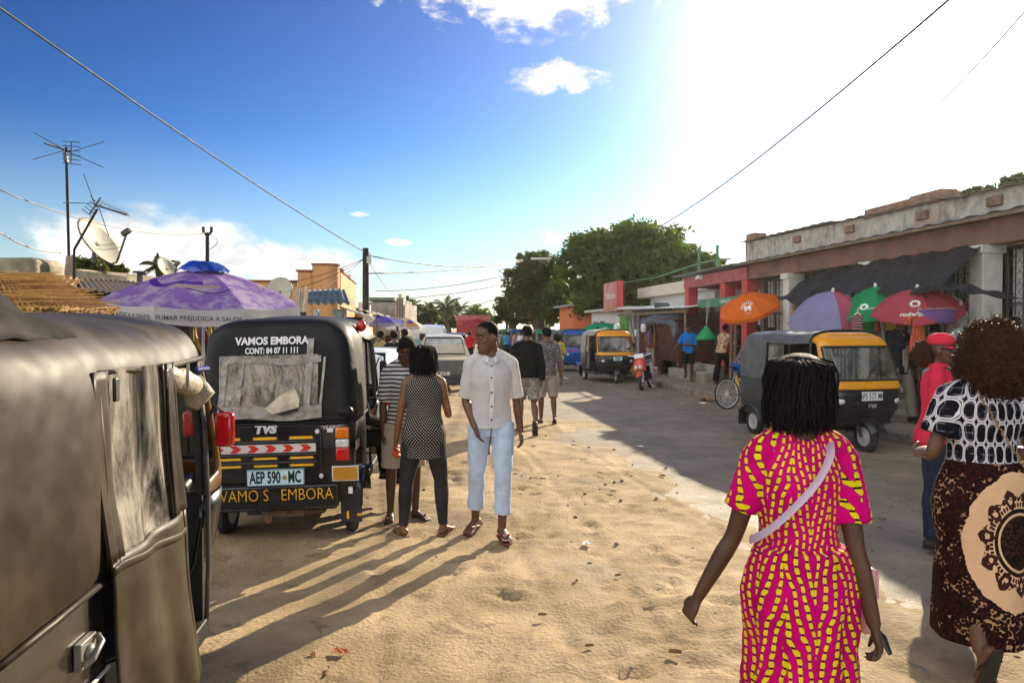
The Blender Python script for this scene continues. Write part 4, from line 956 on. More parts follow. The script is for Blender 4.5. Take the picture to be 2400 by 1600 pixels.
# ------------------------------------------------------------------ left side
m_oran = M('apricot_plaster', (.56, .29, .11), .8, va=.10, dirt=.12, vs=1)
m_orand = M('rust_coping', (.30, .10, .04), .8, va=.3)
def left():
    ob = ST('apricot_building', 'apricot building with a stepped rounded parapet and rust coping', 'building')
    V0 = -7.6 + 28 * .0
    # corner near px 790 at depth 28
    c = W(792, 700, 28); u0, v0 = UV(c); top = 4.0
    def wall(x0, x1, y0, y1, z1, cap=True):
        b = MB(); b.bx((x0, y0, 0), (x1, y1, z1)); b.build('wall', m_oran, ob, bev=.06)
        if cap: b = MB(); b.bx((x0 - .05, y0 - .05, z1), (x1 + .05, y1 + .05, z1 + .07)); b.build('coping', m_orand, ob, bev=.02)
    wall(v0 - 4.1, v0 - 1.55, u0 + .1, u0 + .5, 3.45); wall(v0 - 1.5, v0 - .95, u0 + .1, u0 + 4, 3.85)
    b = MB(); b.tube([(v0 - .42, u0 + .5, 0), (v0 - .42, u0 + .5, 4.1)], .44, 24); b.bx((v0 - .95, u0 + .07, 0), (v0 - .42, u0 + 6, 4.1)); b.build('wall', m_oran, ob, ang=60)
    b = MB(); b.tube([(v0 - .42, u0 + .5, 4.1), (v0 - .42, u0 + .5, 4.17)], .48, 24); b.bx((v0 - .98, u0 + .03, 4.1), (v0 - .42, u0 + 6, 4.166)); b.build('coping', m_orand, ob, ang=60)
    b = MB(); b.bx((v0 - .44, u0 + 1.0, 0), (v0 + .02, u0 + 9.5, 3.95)); b.build('wall', m_oran, ob, bev=.06)
    b = MB()
    for u in (1.6, 5.0): b.tube([(v0 - .2, u0 + u, 3.95), (v0 - .2, u0 + u, 4.08)], .3, 16)
    b.bx((v0 - .5, u0 + 1.8, 3.945), (v0 + .06, u0 + 9.6, 4.0)); b.build('coping', m_orand, ob, ang=60)
    b = MB(); b.bx((v0 - .9, u0 + 9, 0), (v0 + .6, u0 + 17, 2.6)); b.build('wall', M('orange_plaster', (.58, .25, .05), .8, va=.15), ob)
    for u in (10, 12, 14):
        b = MB(); b.bx((v0 + .1, u0 + u, 2.6), (v0 + .5, u0 + u + .9, 3.05)); b.build('pier', m_wwall, ob)
    # corrugated shed in front
    d = 19; sh = T('roof_shed', 'shed with a steep blue-grey corrugated roof in front of the apricot building', 'shed')
    b = MB(); corrug(b, W(700, 712, d), W(820, 712, d - 1.2), W(722, 680, d + 1.6), W(806, 676, d + .6), 14, .03, 3); b.build('roof', M('blue_grey_roof', (.075, .105, .115), .5, .3, va=.3), sh, ang=180)
    b = MB(); a = W(820, 714, d - 1.2); q = W(806, 678, d + .6); e = W(834, 712, d + 1.6); b.poly([a, e, q], .04, (0, -1, 0)); b.build('gable', m_wood, sh)
    p = W(796, 730, d); b = MB(); b.box((p.x, p.y, 1.1), (.34, .1, 2.2)); b.box((p.x - .6, p.y, 1.1), (.12, .1, 2.2)); b.build('post', M('pale_blue_board', (.38, .50, .55), .7), sh)
    p = W(735, 760, d); b = MB(); b.box((p.x, p.y + .2, 1.0), (2.6, .1, 2.0)); b.build('wall', M('brown_boards', (.06, .045, .03), .9, va=.4), sh)
    # sloping blue and pale roofs down the row
    for k, (x0, y0, x1, y1, d0, d1, w, m, lb) in enumerate(((800, 720, 880, 748, 18, 21, 1.3, M('pale_blue_roof', (.42, .52, .56), .5, va=.2), 'pale blue lean-to roof beside the wooden pole'), (835, 722, 930, 752, 21.5, 25, 1.5, M('white_rust_roof', (.55, .5, .44), .6, va=.3), 'off-white lean-to roof beyond the wooden pole'))):
        r = T('lean_to_stall', lb, 'market stall'); b = MB(); A, B = W(x0, y0, d0), W(x1, y1, d0 + .3)
        corrug(b, A, B, W(x0 - 10, y0 - 3, d1), W(x1 - 8, y1 - 8, d1), 12, .02, 3); b.build('roof', m, r, ang=180)
        for q in (A, B): b = MB(); b.tube([(q.x, q.y + .1, -.05), (q.x, q.y + .1, q.z)], .04, 6); b.build('post', m_wood, r)
        b = MB(); b.bx((A.x, d0 + 1, 0), (B.x - .1, d0 + 1.1, 1.5)); b.build('counter', m_woodd, r)
    # far grey building with stepped gable
    d = 46; fb = T('grey_building', 'weathered grey concrete building with a stepped gable far down the left side', 'building')
    A = W(862, 700, d); b = MB(); b.bx((A.x, d, 0), (W(938, 700, d).x, d + 8, W(0, 708, d).z)); b.build('wall', m_conc, fb)
    b = MB(); b.bx((A.x - .1, d - .1, W(0, 697, d).z - .2), (W(925, 700, d).x, d + 8, W(0, 697, d).z)); b.build('roof', M('green_grey_roof', (.14, .18, .15), .7), fb)
    x0 = W(930, 0, d).x
    for i, (w, py) in enumerate(((24, 715), (16, 700), (8, 690))): b = MB(); x = W(938, 0, d).x; hw = w / FPX * d * .5; b.bx((x - hw, d - .3 - .06 * i, 2), (x + hw, d - .1, W(0, py, d).z)); b.build('gable', M('cream_gable', (.5, .42, .33), .8, va=.2), fb)
    b = MB()
    for q in (932, 938, 944): x = W(q, 0, d).x; b.box((x, d - .5, 3.0), (.07, .05, 1.2))
    b.build('gable_slot', m_dark, fb)
    # low market wall with stained plaster at the left edge
    d = 11.5; mw = T('market_wall', 'stained cream plaster parapet of the market row below the antennas', 'wall')
    b = MB(); b.loft([[W(80, 640, d) + Vector((0, 0, 0)), W(80, 628, d), W(80, 628, d) + Vector((0, .4, 0)), W(80, 640, d) + Vector((0, .4, 0))]] + [[Vector((p.x, p.y, 1.8)), p, p + Vector((0, .35, .0)), Vector((p.x, p.y + .35, 1.8))] for p in (W(180, 630, d), W(250, 636, d + .8), W(330, 644, d + 1.6), W(420, 655, d + 2.6))])
    b.build('plaster_wall', M('stained_cream_plaster', (.50, .44, .32), .9, col2=(.25, .20, .14), vs=2.5, bump=.5, dirt=.6, dcol=(.30, .12, .05)), mw, smooth=False)
    b = MB(); p, q = W(-60, 612, 9.5), W(80, 614, 9.5); b.bx((p.x, 9.5, 0), (q.x, 10.2, W(0, 602, 9.5).z)); o = b.build('wall_block', M('moss_stained_wall', (.38, .33, .22), .9, col2=(.16, .15, .10), vs=2.5, bump=.8, bs=15, dirt=.5), None, bev=.08); tag(o, 'rough moss-stained wall block at the far left edge', 'wall')
    b = MB(); p, q = W(82, 640, 10.6), W(178, 632, 10.6); b.loft([[(p.x, 10.6, 1.5), (p.x, 10.6, p.z), (p.x, 12, p.z), (p.x, 12, 1.5)], [(q.x, 10.6, 1.5), (q.x, 10.6, q.z), (q.x, 12, q.z), (q.x, 12, 1.5)]]); o = b.build('dark_wall', M('dark_render', (.055, .05, .045), .9), None); tag(o, 'dark rendered wall between the moss-stained block and the antenna mast', 'wall')
    # reed-mat stall roof and tin sheets
    rs = T('reed_stall', 'market stall roofed with a frayed golden reed mat', 'market stall')
    A, B, C, D = W(-60, 752, 5.6), W(272, 712, 6.9), W(-60, 636, 6.9), W(110, 642, 8.6)
    def reed(u, v):
        p = A.lerp(B, u).lerp(C.lerp(D, u), v); return p + Vector((0, 0, .05 * math.sin(u * 5) * (1 - v) + .012 * math.sin(u * 160) + .03 * noise.noise((u * 4, v * 4, 0))))
    b = MB(); b.sheet(reed, 300, 10, .02)
    def pat_reed(t, v):
        a = noi(t, v, 6, 6, .7, (4, .6, 1)); c = noi(t, v, 30, 4, .7, (3, .5, 1)); k = mixc(t, a.ss(.35, .65), (.52, .27, .07), (.26, .12, .035)); return mixc(t, c.ss(.5, .7) * .7, k, (.62, .42, .17))
    b.build('reed_mat', M('reed_mat', (.5, .3, .1), .75, pat=pat_reed, va=.2, bump=.8, bs=30, bscl=(6, .8, 1), tl=.15), rs, ang=180)
    b = MB()
    for k in range(260):
        u = rnd.random(); p = reed(u, 0); q = p + Vector((rnd.uniform(-.02, .02), -rnd.uniform(.0, .10), rnd.uniform(-.05, .0))); b.tube([p + Vector((0, .1, .01)), q], [.006, .003], 4)
    for k in range(60):
        v = rnd.random(); p = reed(1, v); b.tube([p - Vector((.1, 0, 0)), p + Vector((rnd.uniform(.02, .12), -.03, rnd.uniform(-.05, .02)))], [.006, .003], 4)
    b.build('reed_fringe', M('loose_reeds', (.55, .33, .10), .8, va=.4, vs=20, tl=.2), rs)
    b = MB()
    for k in range(70): u = rnd.random() * .55; w = rnd.random(); p = reed(u, w); b.tube([p + Vector((0, 0, .03)), p + Vector((rnd.uniform(.3, .6), rnd.uniform(-.1, .2), rnd.uniform(.0, .05)))], .005, 4)
    b.build('reed_bundle', M('loose_reeds', (0, 0, 0)), rs)
    for q in (B, A.lerp(B, .45)): b = MB(); b.tube([(q.x - .1, q.y + .1, -.05), (q.x - .1, q.y + .1, q.z - .02)], .035, 6); b.build('post', m_wood, rs)
    b = MB(); b.bx((A.x, 8.6, -.05), (B.x - .1, 8.7, 1.75)); b.build('back_wall', M('brown_boards', (0, 0, 0)), rs)
    ts = T('tin_roof', 'rusty tin sheets roofing the market row behind the reed mat', 'roof')
    b = MB(); corrug(b, W(90, 668, 8.7), W(400, 700, 9.6), W(90, 634, 10.8), W(330, 662, 12.4), 40, .015, 3); b.build('tin_sheet', M('rust_grey_tin', (.13, .13, .13), .55, .4, col2=(.22, .13, .08), vs=3), ts, ang=180)
    b = MB(); corrug(b, W(20, 662, 7.9), W(170, 676, 8.3), W(60, 640, 9.5), W(190, 652, 9.9), 18, .012, 3); b.build('tin_sheet', M('rust_brown_tin', (.28, .15, .07), .7, .2, va=.4), ts, ang=180)
    b = MB()
    for x, y in ((-5.5, 9.0), (-4.3, 9.9), (-6.5, 12)): b.tube([(x, y, -.05), (x, y, 2.1)], .04, 6)
    b.bx((-7.5, 12.2, 0), (-3.6, 12.3, 2.0)); b.build('frame', m_wood, ts)
left()
# ------------------------------------------------------------------ trees
m_bark = M('bark', (.10, .075, .05), .9, va=.4, bump=.8, bs=14, bscl=(1, 1, .3))
def leafm(name, c, c2): return M(name, c, .5, col2=c2, vs=1.3, tl=.55, spec=.3)
m_lf1 = leafm('deep_green_leaves', (.045, .090, .010), (.105, .165, .016)); m_lf2 = leafm('olive_leaves', (.10, .115, .026), (.06, .075, .016)); m_lf3 = leafm('yellow_green_leaves', (.085, .105, .014), (.05, .07, .012))
def tree(name, label, base, clumps, n, sz, mat, trunk=.28, seed=1, group='street trees', feather=.20):
    rg = random.Random(seed); root = T(name, label, 'tree', base, 0, group); b = MB(); base = Vector(base)
    top = max(c[2] for c in clumps)
    b.tube([(0, 0, -.1), (.08, .05, clumps[0][2] * .35), (.0, 0, clumps[0][2] * .7)], [trunk * 1.25, trunk, trunk * .8], 10)
    for c in clumps:
        p = Vector((0, 0, clumps[0][2] * rg.uniform(.4, .65))); q = Vector(c[:3]); b.tube([p, p.lerp(q, .5) + Vector((rg.uniform(-.3, .3), rg.uniform(-.3, .3), .2)), q], [trunk * .5, trunk * .3, .04], 7)
    b.build('trunk', m_bark, root)
    vol = [c[3] * c[4] * c[5] for c in clumps]; tot = sum(vol) ; V = []; Fc = []
    for c, vv in zip(clumps, vol):
        k = int(n * (vv / tot) ** .8 / sum((x / tot) ** .8 for x in vol)); sub = max(6, k // 55)
        cen = []
        for _ in range(sub):
            d = Vector((rg.gauss(0, 1), rg.gauss(0, 1), rg.gauss(0, 1))).normalized(); r = rg.uniform(.55, 1.04) ; cen.append((Vector(c[:3]) + Vector((d.x * c[3], d.y * c[4], d.z * c[5])) * r, d))
        for _ in range(k):
            q, d = cen[rg.randrange(sub)]; w = feather * (c[3] + c[5]) * .5
            p = q + Vector((rg.gauss(0, w * .8), rg.gauss(0, w * .8), rg.gauss(0, w * .6)))
            s = sz * rg.uniform(.6, 1.35); a = Vector((rg.gauss(0, 1), rg.gauss(0, 1), rg.gauss(-.15, .7))).normalized(); e = a.orthogonal().normalized(); e = Matrix.Rotation(rg.uniform(0, 6.3), 3, a) @ e
            o = len(V); V += [p - a * s * .5, p + e * s * .24, p + a * s * .5, p - e * s * .24]; Fc.append((o, o + 1, o + 2, o + 3))
    b = MB(); b.v = [tuple(p) for p in V]; b.f = Fc; b.m = [0] * len(Fc); b.build('crown', mat, root, smooth=False)
    return root
def at(px, d): return W(px, 0, d).x
def blob(px, py, rx, rz, d, base, ry=None):   # photo-pixel crown clump -> local ellipsoid
    p = W(px, py, d); s = d / FPX; return (p.x - base[0], p.y - base[1], p.z - base[2], rx * s, (ry or rx) * s, rz * s)
B1 = (at(1490, 40), 40, 0)
tree('broadleaf_tree', 'huge broad dark green tree rising behind the white building', B1, [blob(x, y, rx, rz, 40, B1) for x, y, rx, rz in ((1480, 640, 120, 75), (1390, 600, 75, 50), (1470, 565, 95, 38), (1560, 590, 80, 52), (1620, 640, 60, 45), (1400, 690, 70, 60), (1340, 620, 45, 40), (1520, 680, 110, 50))], 30000, .30, m_lf1, .5, 3)
B2 = (at(1655, 43), 43, 0)
tree('broadleaf_tree', 'small feathery tree showing between the huge dark tree and the pink shop', B2, [blob(x, y, rx, rz, 43, B2) for x, y, rx, rz in ((1650, 625, 35, 28), (1680, 612, 22, 16), (1625, 640, 40, 30))], 3500, .26, m_lf2, .2, 5)
B3 = (at(1262, 50), 50, 0)
tree('broadleaf_tree', 'sparse brownish-green tree left of the huge dark tree', B3, [blob(x, y, rx, rz, 50, B3) for x, y, rx, rz in ((1250, 640, 55, 45), (1215, 665, 40, 40), (1280, 610, 35, 28), (1245, 700, 60, 40), (1230, 600, 22, 18), (1300, 660, 40, 50))], 12000, .30, m_lf2, .4, 8)
B4 = (at(1200, 56), 56, 0)
tree('broadleaf_tree', 'low yellow-green bushy tree at the bend of the street', B4, [blob(x, y, rx, rz, 56, B4) for x, y, rx, rz in ((1195, 725, 38, 28), (1225, 735, 45, 26), (1180, 745, 22, 18), (1260, 735, 40, 30))], 9000, .32, m_lf3, .35, 9)
B5 = (at(1330, 48), 48, 0)
tree('broadleaf_tree', 'dark low tree in the shade behind the white kiosk', B5, [blob(x, y, rx, rz, 48, B5) for x, y, rx, rz in ((1330, 700, 60, 45), (1370, 720, 50, 40), (1300, 730, 40, 25))], 9000, .30, m_lf1, .3, 10)
for i, (px, py, d, r, m, lb) in enumerate(((990, 738, 70, 30, m_lf3, 'pale roadside tree nearest the grey gabled building'), (1050, 742, 85, 26, m_lf2, 'hazy bush left of the tall central palm'), (1120, 740, 95, 34, m_lf1, 'hazy dark tree behind the red lorry'))):
    Bx = (at(px, d), d, 0); tree('broadleaf_tree', lb, Bx, [blob(px, py, r, 20, d, Bx), blob(px - r * .6, py + 10, r * .7, 16, d, Bx), blob(px + r * .6, py + 8, r * .7, 16, d, Bx)], 3500, .5, m, .3, 20 + i)
for px, py, d, r, lb in ((2300, 455, 26, 45, 'dark tree top showing above the shop parapet'), (2395, 425, 24, 40, 'dark tree top at the right edge above the parapet')):
    Bx = (at(px, d), d, 0); tree('broadleaf_tree', lb, Bx, [blob(px, py + 6, r, 16, d, Bx), blob(px + 40, py + 12, r * .8, 12, d, Bx), blob(px - 25, py + 16, r * .5, 10, d, Bx)], 4000, .24, m_lf2, .25, 30 + px)
for px, py, d, r, lb in ((205, 618, 22, 40, 'dark shrub behind the antenna mast'), (260, 622, 23, 26, 'small dark shrub right of the antenna mast')):
    Bx = (at(px, d), d, 0); tree('broadleaf_tree', lb, Bx, [blob(px, py, r, 18, d, Bx), blob(px + r * .6, py + 10, r * .7, 12, d, Bx)], 2500, .16, m_lf2, .15, 40 + px)
def palm(label, px, py, d, R_, seed, th=.12):
    rg = random.Random(seed); p = W(px, py, d); root = T('palm_tree', label, 'palm tree', (p.x, d, 0), 0, 'coconut palms')
    b = MB(); b.tube([(0, 0, -.1), (.15, 0, p.z * .5), (0, 0, p.z)], [th * 1.4, th, th * .8], 8); b.build('trunk', m_bark, root)
    b = MB()
    for i in range(22):
        a = rg.uniform(0, 6.28); e = rg.uniform(-.35, 1.25); pts = []; dr = Vector((math.cos(a) * math.cos(e), math.sin(a) * math.cos(e), math.sin(e))); q = Vector((0, 0, p.z))
        for k in range(8): pts.append(q.copy()); q = q + dr * R_ / 7; dr = (dr + Vector((0, 0, -.22))).normalized()
        sd = Vector((-math.sin(a), math.cos(a), 0)); b.tube(pts, [.03] * 7 + [.008], 4)
        for k in range(24):
            t = .12 + .88 * k / 24; f = t * 7; j = min(int(f), 6); c = pts[j].lerp(pts[j + 1], f - j); tg = (pts[j + 1] - pts[j]).normalized(); L = R_ * .30 * math.sin(min(1, t * 1.15) * pi * .92 + .15)
            for s in (-1, 1):
                tip = c + sd * s * L * .8 + tg * L * .5 + Vector((0, 0, -L * .45)); w = tg * R_ * .022; b.add([c - w, c + w, tip], [(0, 1, 2)])
    b.build('crown', leafm('palm_fronds', (.075, .085, .03), (.10, .10, .045)), root, smooth=False)
for a in (('tallest coconut palm in the middle of the distant row', 1045, 722, 75, 2.3, 1), ('smaller coconut palm right of the tallest one', 1075, 732, 85, 2.1, 2), ('coconut palm left of the tallest one', 1015, 728, 80, 1.7, 3), ('small coconut palm above the red lorry', 1113, 726, 110, 1.7, 4), ('young palm beside the grey gabled building', 965, 720, 62, 1.2, 5), ('palm fronds behind the second satellite dish', 372, 628, 20, .55, 6)): palm(*a)
# ------------------------------------------------------------------ poles, wires, antennas, dishes
m_pole = M('dark_wood_pole', (.028, .020, .015), .9, va=.4, bump=.5, bs=20, bscl=(1, 1, .1)); m_wire = M('black_cable', (.012, .012, .012), .6); m_wirew = M('pale_cable', (.5, .45, .38), .6)
m_ant = M('antenna_metal', (.05, .05, .055), .5, .5); m_dish = M('dish_grey', (.40, .38, .30), .6, va=.12, dirt=.15); m_steel = M('dull_steel', (.09, .085, .08), .5, .4)
def wire(label, pts, r=.014, m=None, name='cable', n=14, sag=0):
    P = []
    for a, c in zip(pts[:-1], pts[1:]):
        for k in range(n): t = k / n; P.append(Vector(a).lerp(Vector(c), t) - Vector((0, 0, sag * 4 * t * (1 - t))))
    P.append(Vector(pts[-1])); b = MB(); b.tube(P, r, 5); o = b.build(name, m or m_wire, None, ang=180); tag(o, label, 'cable', 'overhead cables'); return o
PT = W(857, 592, 25)
def poles():
    o = T('utility_pole', 'dark wooden utility pole with a white meter box near its top', 'utility pole', (PT.x, 25, 0))
    b = MB(); b.tube([(0, 0, -.2), (0, 0, PT.z + .15)], [.13, .10], 10); b.build('pole', m_pole, o)
    b = MB(); b.box((.13, -.02, PT.z - .25), (.17, .14, .24)); b.tube([(.12, 0, PT.z), (.16, 0, PT.z - .05), (.14, 0, PT.z - .15)], .03, 6); b.build('meter_box', M('meter_white', (.5, .5, .46), .5), o, bev=.015)
    p = W(486, 545, 14); o = T('service_mast', 'thin dark mast with two insulators above the purple parasol', 'mast', (p.x, 14, 0))
    b = MB(); b.tube([(-.02, 0, 0), (.0, 0, p.z)], [.045, .035], 8); b.build('pole', m_pole, o)
    for s in (-1, 1): b = MB(); b.tube([(s * .02, 0, p.z - .06), (s * .075, 0, p.z + .02), (s * .075, 0, p.z + .11)], [.015, .03, .03], 8); b.build('insulator', m_blkplas_k, o)
    b = MB(); b.tube([(.04 + .15 * math.sin(k / 12 * pi), 0, p.z - .02 - .3 * k / 12) for k in range(13)], .006, 5); b.build('service_loop', m_wire, o)
    p = W(1385, 600, 43); o = T('street_lamp', 'slender pole with a horizontal street lamp among the trees', 'street lamp', (p.x - 1.2, 43, 0))
    b = MB(); b.tube([(.2, 0, 0), (.2, 0, 6.0)], .09, 8); b.build('pole', m_steel, o); b = MB(); b.tube([(.2, 0, 5.6), (-1.2, 0, 5.75)], .04, 6); a = b.build('arm', m_steel, o); b = MB(); b.box((-1.7, 0, 5.75), (1.2, .25, .12)); b.build('lamp_head', m_wcol, a, bev=.03)
    p = W(955, 690, 60); b = MB(); b.tube([(0, 0, 0), (0, 0, W(0, 693, 60).z)], .12, 8); o = b.build('utility_pole', m_pole, None, loc=(p.x, 60, 0)); tag(o, 'far dark utility pole beside the grey gabled building', 'utility pole')
    p = W(1188, 700, 70); b = MB(); b.tube([(0, 0, 0), (0, 0, W(0, 712, 70).z)], .12, 8); b.tube([(0, 0, W(0, 724, 70).z), (-1.2, 0, W(0, 720, 70).z)], .06, 5); o = b.build('utility_pole', m_pole, None, loc=(p.x, 70, 0)); tag(o, 'far thin pole with a short arm at the left edge of the trees', 'utility pole')
m_blkplas_k = M('insulator_brown', (.03, .02, .018), .35)
poles()
A = W(-10, 12, 9.5); wire('thick dark cable dropping from the upper left corner to the wooden utility pole', [PT, A, A + (A - PT) * .6], .016, sag=.12)
wire('cable from the white-boxed pole running right into the sparse tree', [PT + Vector((.1, 0, -.1)), W(1225, 612, 42)], .02, sag=.35)
wire('low slack cable from the white-boxed pole to the sparse tree', [PT + Vector((.1, 0, -.7)), W(1225, 608, 46)], .02, sag=.2)
wire('thin service cable falling from the pole towards the red lorry', [PT + Vector((.1, 0, -.3)), W(918, 688, 44)], .012, sag=.1)
for a, c, d0, lb in ((640, 668, 22, 'service cable from the pole to the apricot roof corner'), (690, 676, 23, 'service cable from the pole to the corrugated shed'), (720, 690, 21, 'lowest service cable from the pole to the satellite dish')): wire(lb, [PT + Vector((-.05, 0, -.2)), W(a, c, d0)], .009, sag=.12)
for y0, y1, lb in ((672, 642, 'upper of two thin distant cables left of the sparse tree'), (690, 662, 'lower of two thin distant cables left of the sparse tree'), (718, 690, 'lowest distant cable above the palms')): wire(lb, [W(880 if y0 < 700 else 980, y0 + 10, 55), W(1200, y1, 52)], .022, sag=.3)
T0 = W(1322, 606, 43); K = W(1545, 532, 32); A = W(2235, -10, 12)
wire('thick dark cable rising from the trees to the upper right', [T0, W(1440, 588, 37), K], .03, sag=.1, n=8); wire('thick dark cable crossing the sunlit sky above the pink shop', [K, A, A + (A - K) * .4], .022, sag=.25, n=24)
for q, lb in ((0, 'leftmost of the three thin cables at the upper right corner'), (1, 'middle of the three thin cables at the upper right corner'), (2, 'lowest twisted cable at the upper right corner')):
    wire(lb, [W(2150 - 8 * q, 255 + 25 * q, 22), W(2405, (8, 14, 24)[q], 13), W(2640, (-210, -180, -180)[q], 9)], (.010, .010, .015)[q], sag=.1)
wire('pale sagging cable from the left edge to the insulator mast', [W(484, 546, 14), W(-20, 437, 9)], .008, m_wirew, sag=.22); wire('short pale cable from the left edge to the antenna mast', [W(146, 592, 10), W(-20, 532, 8)], .009, m_wirew, sag=.08)
def antennas():
    d = 10.0; p = W(158, 655, d); t = W(155, 352, d); o = T('tv_antenna', 'tall thin mast carrying a TV aerial with crossed long rods', 'antenna', (p.x, d, p.z))
    L = lambda px, py, dd=0: W(px, py, d + dd) - Vector((p.x, d, p.z))
    b = MB(); b.tube([L(163, 660), L(155, 345)], .018, 7); b.build('mast', m_pole, o); b = MB(); b.tube([L(160, 660), L(164, 600)], .05, 8); b.build('mast_post', M('post_grey_brown', (.3, .24, .18), .8), o)
    def yagi(boom, els, name='aerial'):
        b = MB(); b.tube(boom, .012, 6)
        for e in els: b.tube(e, .0055, 5)
        b.build(name, m_ant, o2)
    o2 = o
    els = [[L(79, 311, -.2), L(160, 356)], [L(160, 356), L(243, 393, .2)], [L(77, 374, .2), L(150, 353)], [L(172, 354), L(245, 332, -.2)]]
    els += [[L(146, 331 + k * 10.2), L(190, 334 + k * 10.5)] for k in range(6)] + [[L(108 + k * 7, 337 + k * 2.2, -.1), L(114 + k * 7, 336 + k * 2.2, .14)] for k in range(9)]
    yagi([L(104, 336), L(168, 356)], els); b = MB(); b.tube([L(167, 332), L(166, 382)], .008, 5); b.tube([L(153, 358), L(155, 380)], .03, 7); b.build('bracket', m_steel, o)
    o2 = T('tv_antenna', 'leaning mast with a finned TV aerial in front of the grey dish', 'antenna', (p.x, d - .5, p.z)); d = 9.5; q = Vector((p.x, d, p.z))
    L = lambda px, py, dd=0: W(px, py, 9.5 + dd) - q
    b = MB(); b.tube([L(173, 655), L(174, 585), L(228, 490)], .016, 7); b.build('mast', m_pole, o2)
    els = [[L(196, 408), L(222, 478)], [L(148, 475), L(222, 477)], [L(233, 490), L(255, 553)], [L(213, 458, -.1), L(225, 485)]] + [[L(193 + k * 5.5, 490 - k * 6.4), L(216 + k * 6, 508 - k * 6)] for k in range(5)] + [[L(232 + k * 8, 468 + k * 3.6, -.14), L(240 + k * 8, 478 + k * 3.6, .14)] for k in range(9)]
    yagi([L(222, 480), L(298, 504)], els); b = MB(); b.tube([L(209, 503), L(236, 463)], .011, 6); b.build('bracket', m_steel, o2)
antennas()
def dish(label, px, py, d, rx, nrm, txt=None, arm=True, tsz=.3):
    p = W(px, py, d); n = Vector(nrm).normalized(); mt = n.to_track_quat('Z', 'Y').to_matrix().to_4x4(); root = T('satellite_dish', label, 'satellite dish', p); root.rotation_euler = mt.to_euler()
    b = MB(); b.sheet(lambda u, v: (rx * v * math.cos(u * 2 * pi), rx * 1.08 * v * math.sin(u * 2 * pi), .22 * rx * (v * v - 1)), 36, 8, .012); b.build('reflector', m_dish, root, ang=180)
    b = MB(); b.tube([(rx * math.cos(a), rx * 1.08 * math.sin(a), 0) for a in np.linspace(0, 6.2832, 40)], .012, 6, cap=False); b.build('rim', m_steel, root)
    if arm:
        b = MB(); b.tube([(0, -rx * .9, -.15 * rx), (0, -rx * 1.05, .1 * rx), (0, -rx * .35, rx * 1.05)], .018, 6); a = b.build('feed_arm', m_steel, root); b = MB(); b.box((0, -rx * .28, rx * 1.08), (.07, .07, .14)); b.tube([(0, -rx * .28, rx * 1.0), (0, -rx * .2, rx * .95)], .035, 8); b.build('receiver', m_blkplas_k, a)
    b = MB(); b.tube([(0, 0, -.22 * rx), (0, -.1, -.5 * rx), (0, -.5 * rx, -.7 * rx)], .03, 7); b.build('mount', m_steel, root)
    if txt: TXT(txt, tsz, M('dish_lettering', (.08, .075, .07), .7), root, (0, .15 * rx, -.20 * rx), (0, 0, 0), .004)
    return root
dish('large pale satellite dish tilted skyward beside the leaning aerial', 236, 566, 11.5, .40, (.84, -.10, .54), 'DStv', True, .16)
dish('second satellite dish tilted away behind the purple parasol', 393, 628, 17, .27, (.75, -.3, .5), None)
dish('round grey satellite dish in front of the apricot wall', 654, 683, 17.5, .32, (-.1, -1, .25), 'DStv', False, .22)
b = MB(); p = W(328, 640, 12.5); b.tube([(0, 0, -.6), (0, 0, 0)], .05, 8); b.tube([(0, 0, .0), (0, 0, .03)], .12, 10); tag(b.build('chimney_vent', m_steel, None, loc=p), 'small capped vent pipe on the cream parapet', 'vent')
# ------------------------------------------------------------------ parasols
def parasol(label, apex, R_, h, cols, tilt=(0, 0), val=.14, np_=8, ph=0, pole=True, groundz=0, name='parasol', polem=None, curve=.16, group='market parasols', rot=0):
    apex = Vector(apex); q = Matrix.Rotation(tilt[0], 4, 'X') @ Matrix.Rotation(tilt[1], 4, 'Y')
    root = T(name, label, 'parasol', apex, rot=(q @ Matrix.Rotation(rot, 4, 'Z')).to_euler(), group=group); b = MB(); nu, nv = 8, 8
    def pt(i, u, v):
        a0, a1 = ph + 2 * pi * i / np_, ph + 2 * pi * (i + 1) / np_; r = R_ * v
        p = Vector((math.cos(a0), math.sin(a0), 0)).lerp(Vector((math.cos(a1), math.sin(a1), 0)), u) * r
        z = -h * (v ** 1.35 * (1 - curve) + curve * v ** 3) - .05 * R_ * math.sin(u * pi) * v * .55; return Vector((p.x, p.y, z))
    for i in range(np_): b.sheet(lambda u, v: pt(i, 1 - u, max(.012, v)), nu, nv, 0, i % len(cols) if len(cols) < np_ else i)
    root['np'] = np_; can = b.build('canopy', cols if len(cols) <= np_ else cols[:np_], root, ang=60)
    del root['np']
    return root, pt, can
def valance(root, pt, np_, val, m, sag=.02):
    b = MB()
    for i in range(np_):
        def f(u, v):
            p = pt(i, 1 - u, 1); o = Vector((p.x, p.y, 0)).normalized(); return p + o * (.012 * v) + Vector((0, 0, -val * v * (1 + .10 * math.sin(u * pi)))) + o * .012 * math.sin(u * 9 + i) * v
        b.sheet(f, 10, 3)
    return b.build('valance', m, root, ang=60)
def ribs(root, pt, np_, L, m=None, strut=True):
    b = MB()
    b.tube([(0, 0, .06), (0, 0, -L)], .020, 8); b.ell((0, 0, .03), (.03, .03, .05), 8, 6); b.build('pole', m or m_white, root)
    for i in range(np_):
        b = MB(); b.tube([pt(i, 0, v) - Vector((0, 0, .012)) for v in np.linspace(.02, 1, 7)], .006, 5); 
        if strut: b.tube([pt(i, 0, .55) - Vector((0, 0, .015)), (0, 0, -.55 * abs(pt(0, 0, 1).z) - .25)], .005, 5)
        b.build('rib', m or m_white, root)
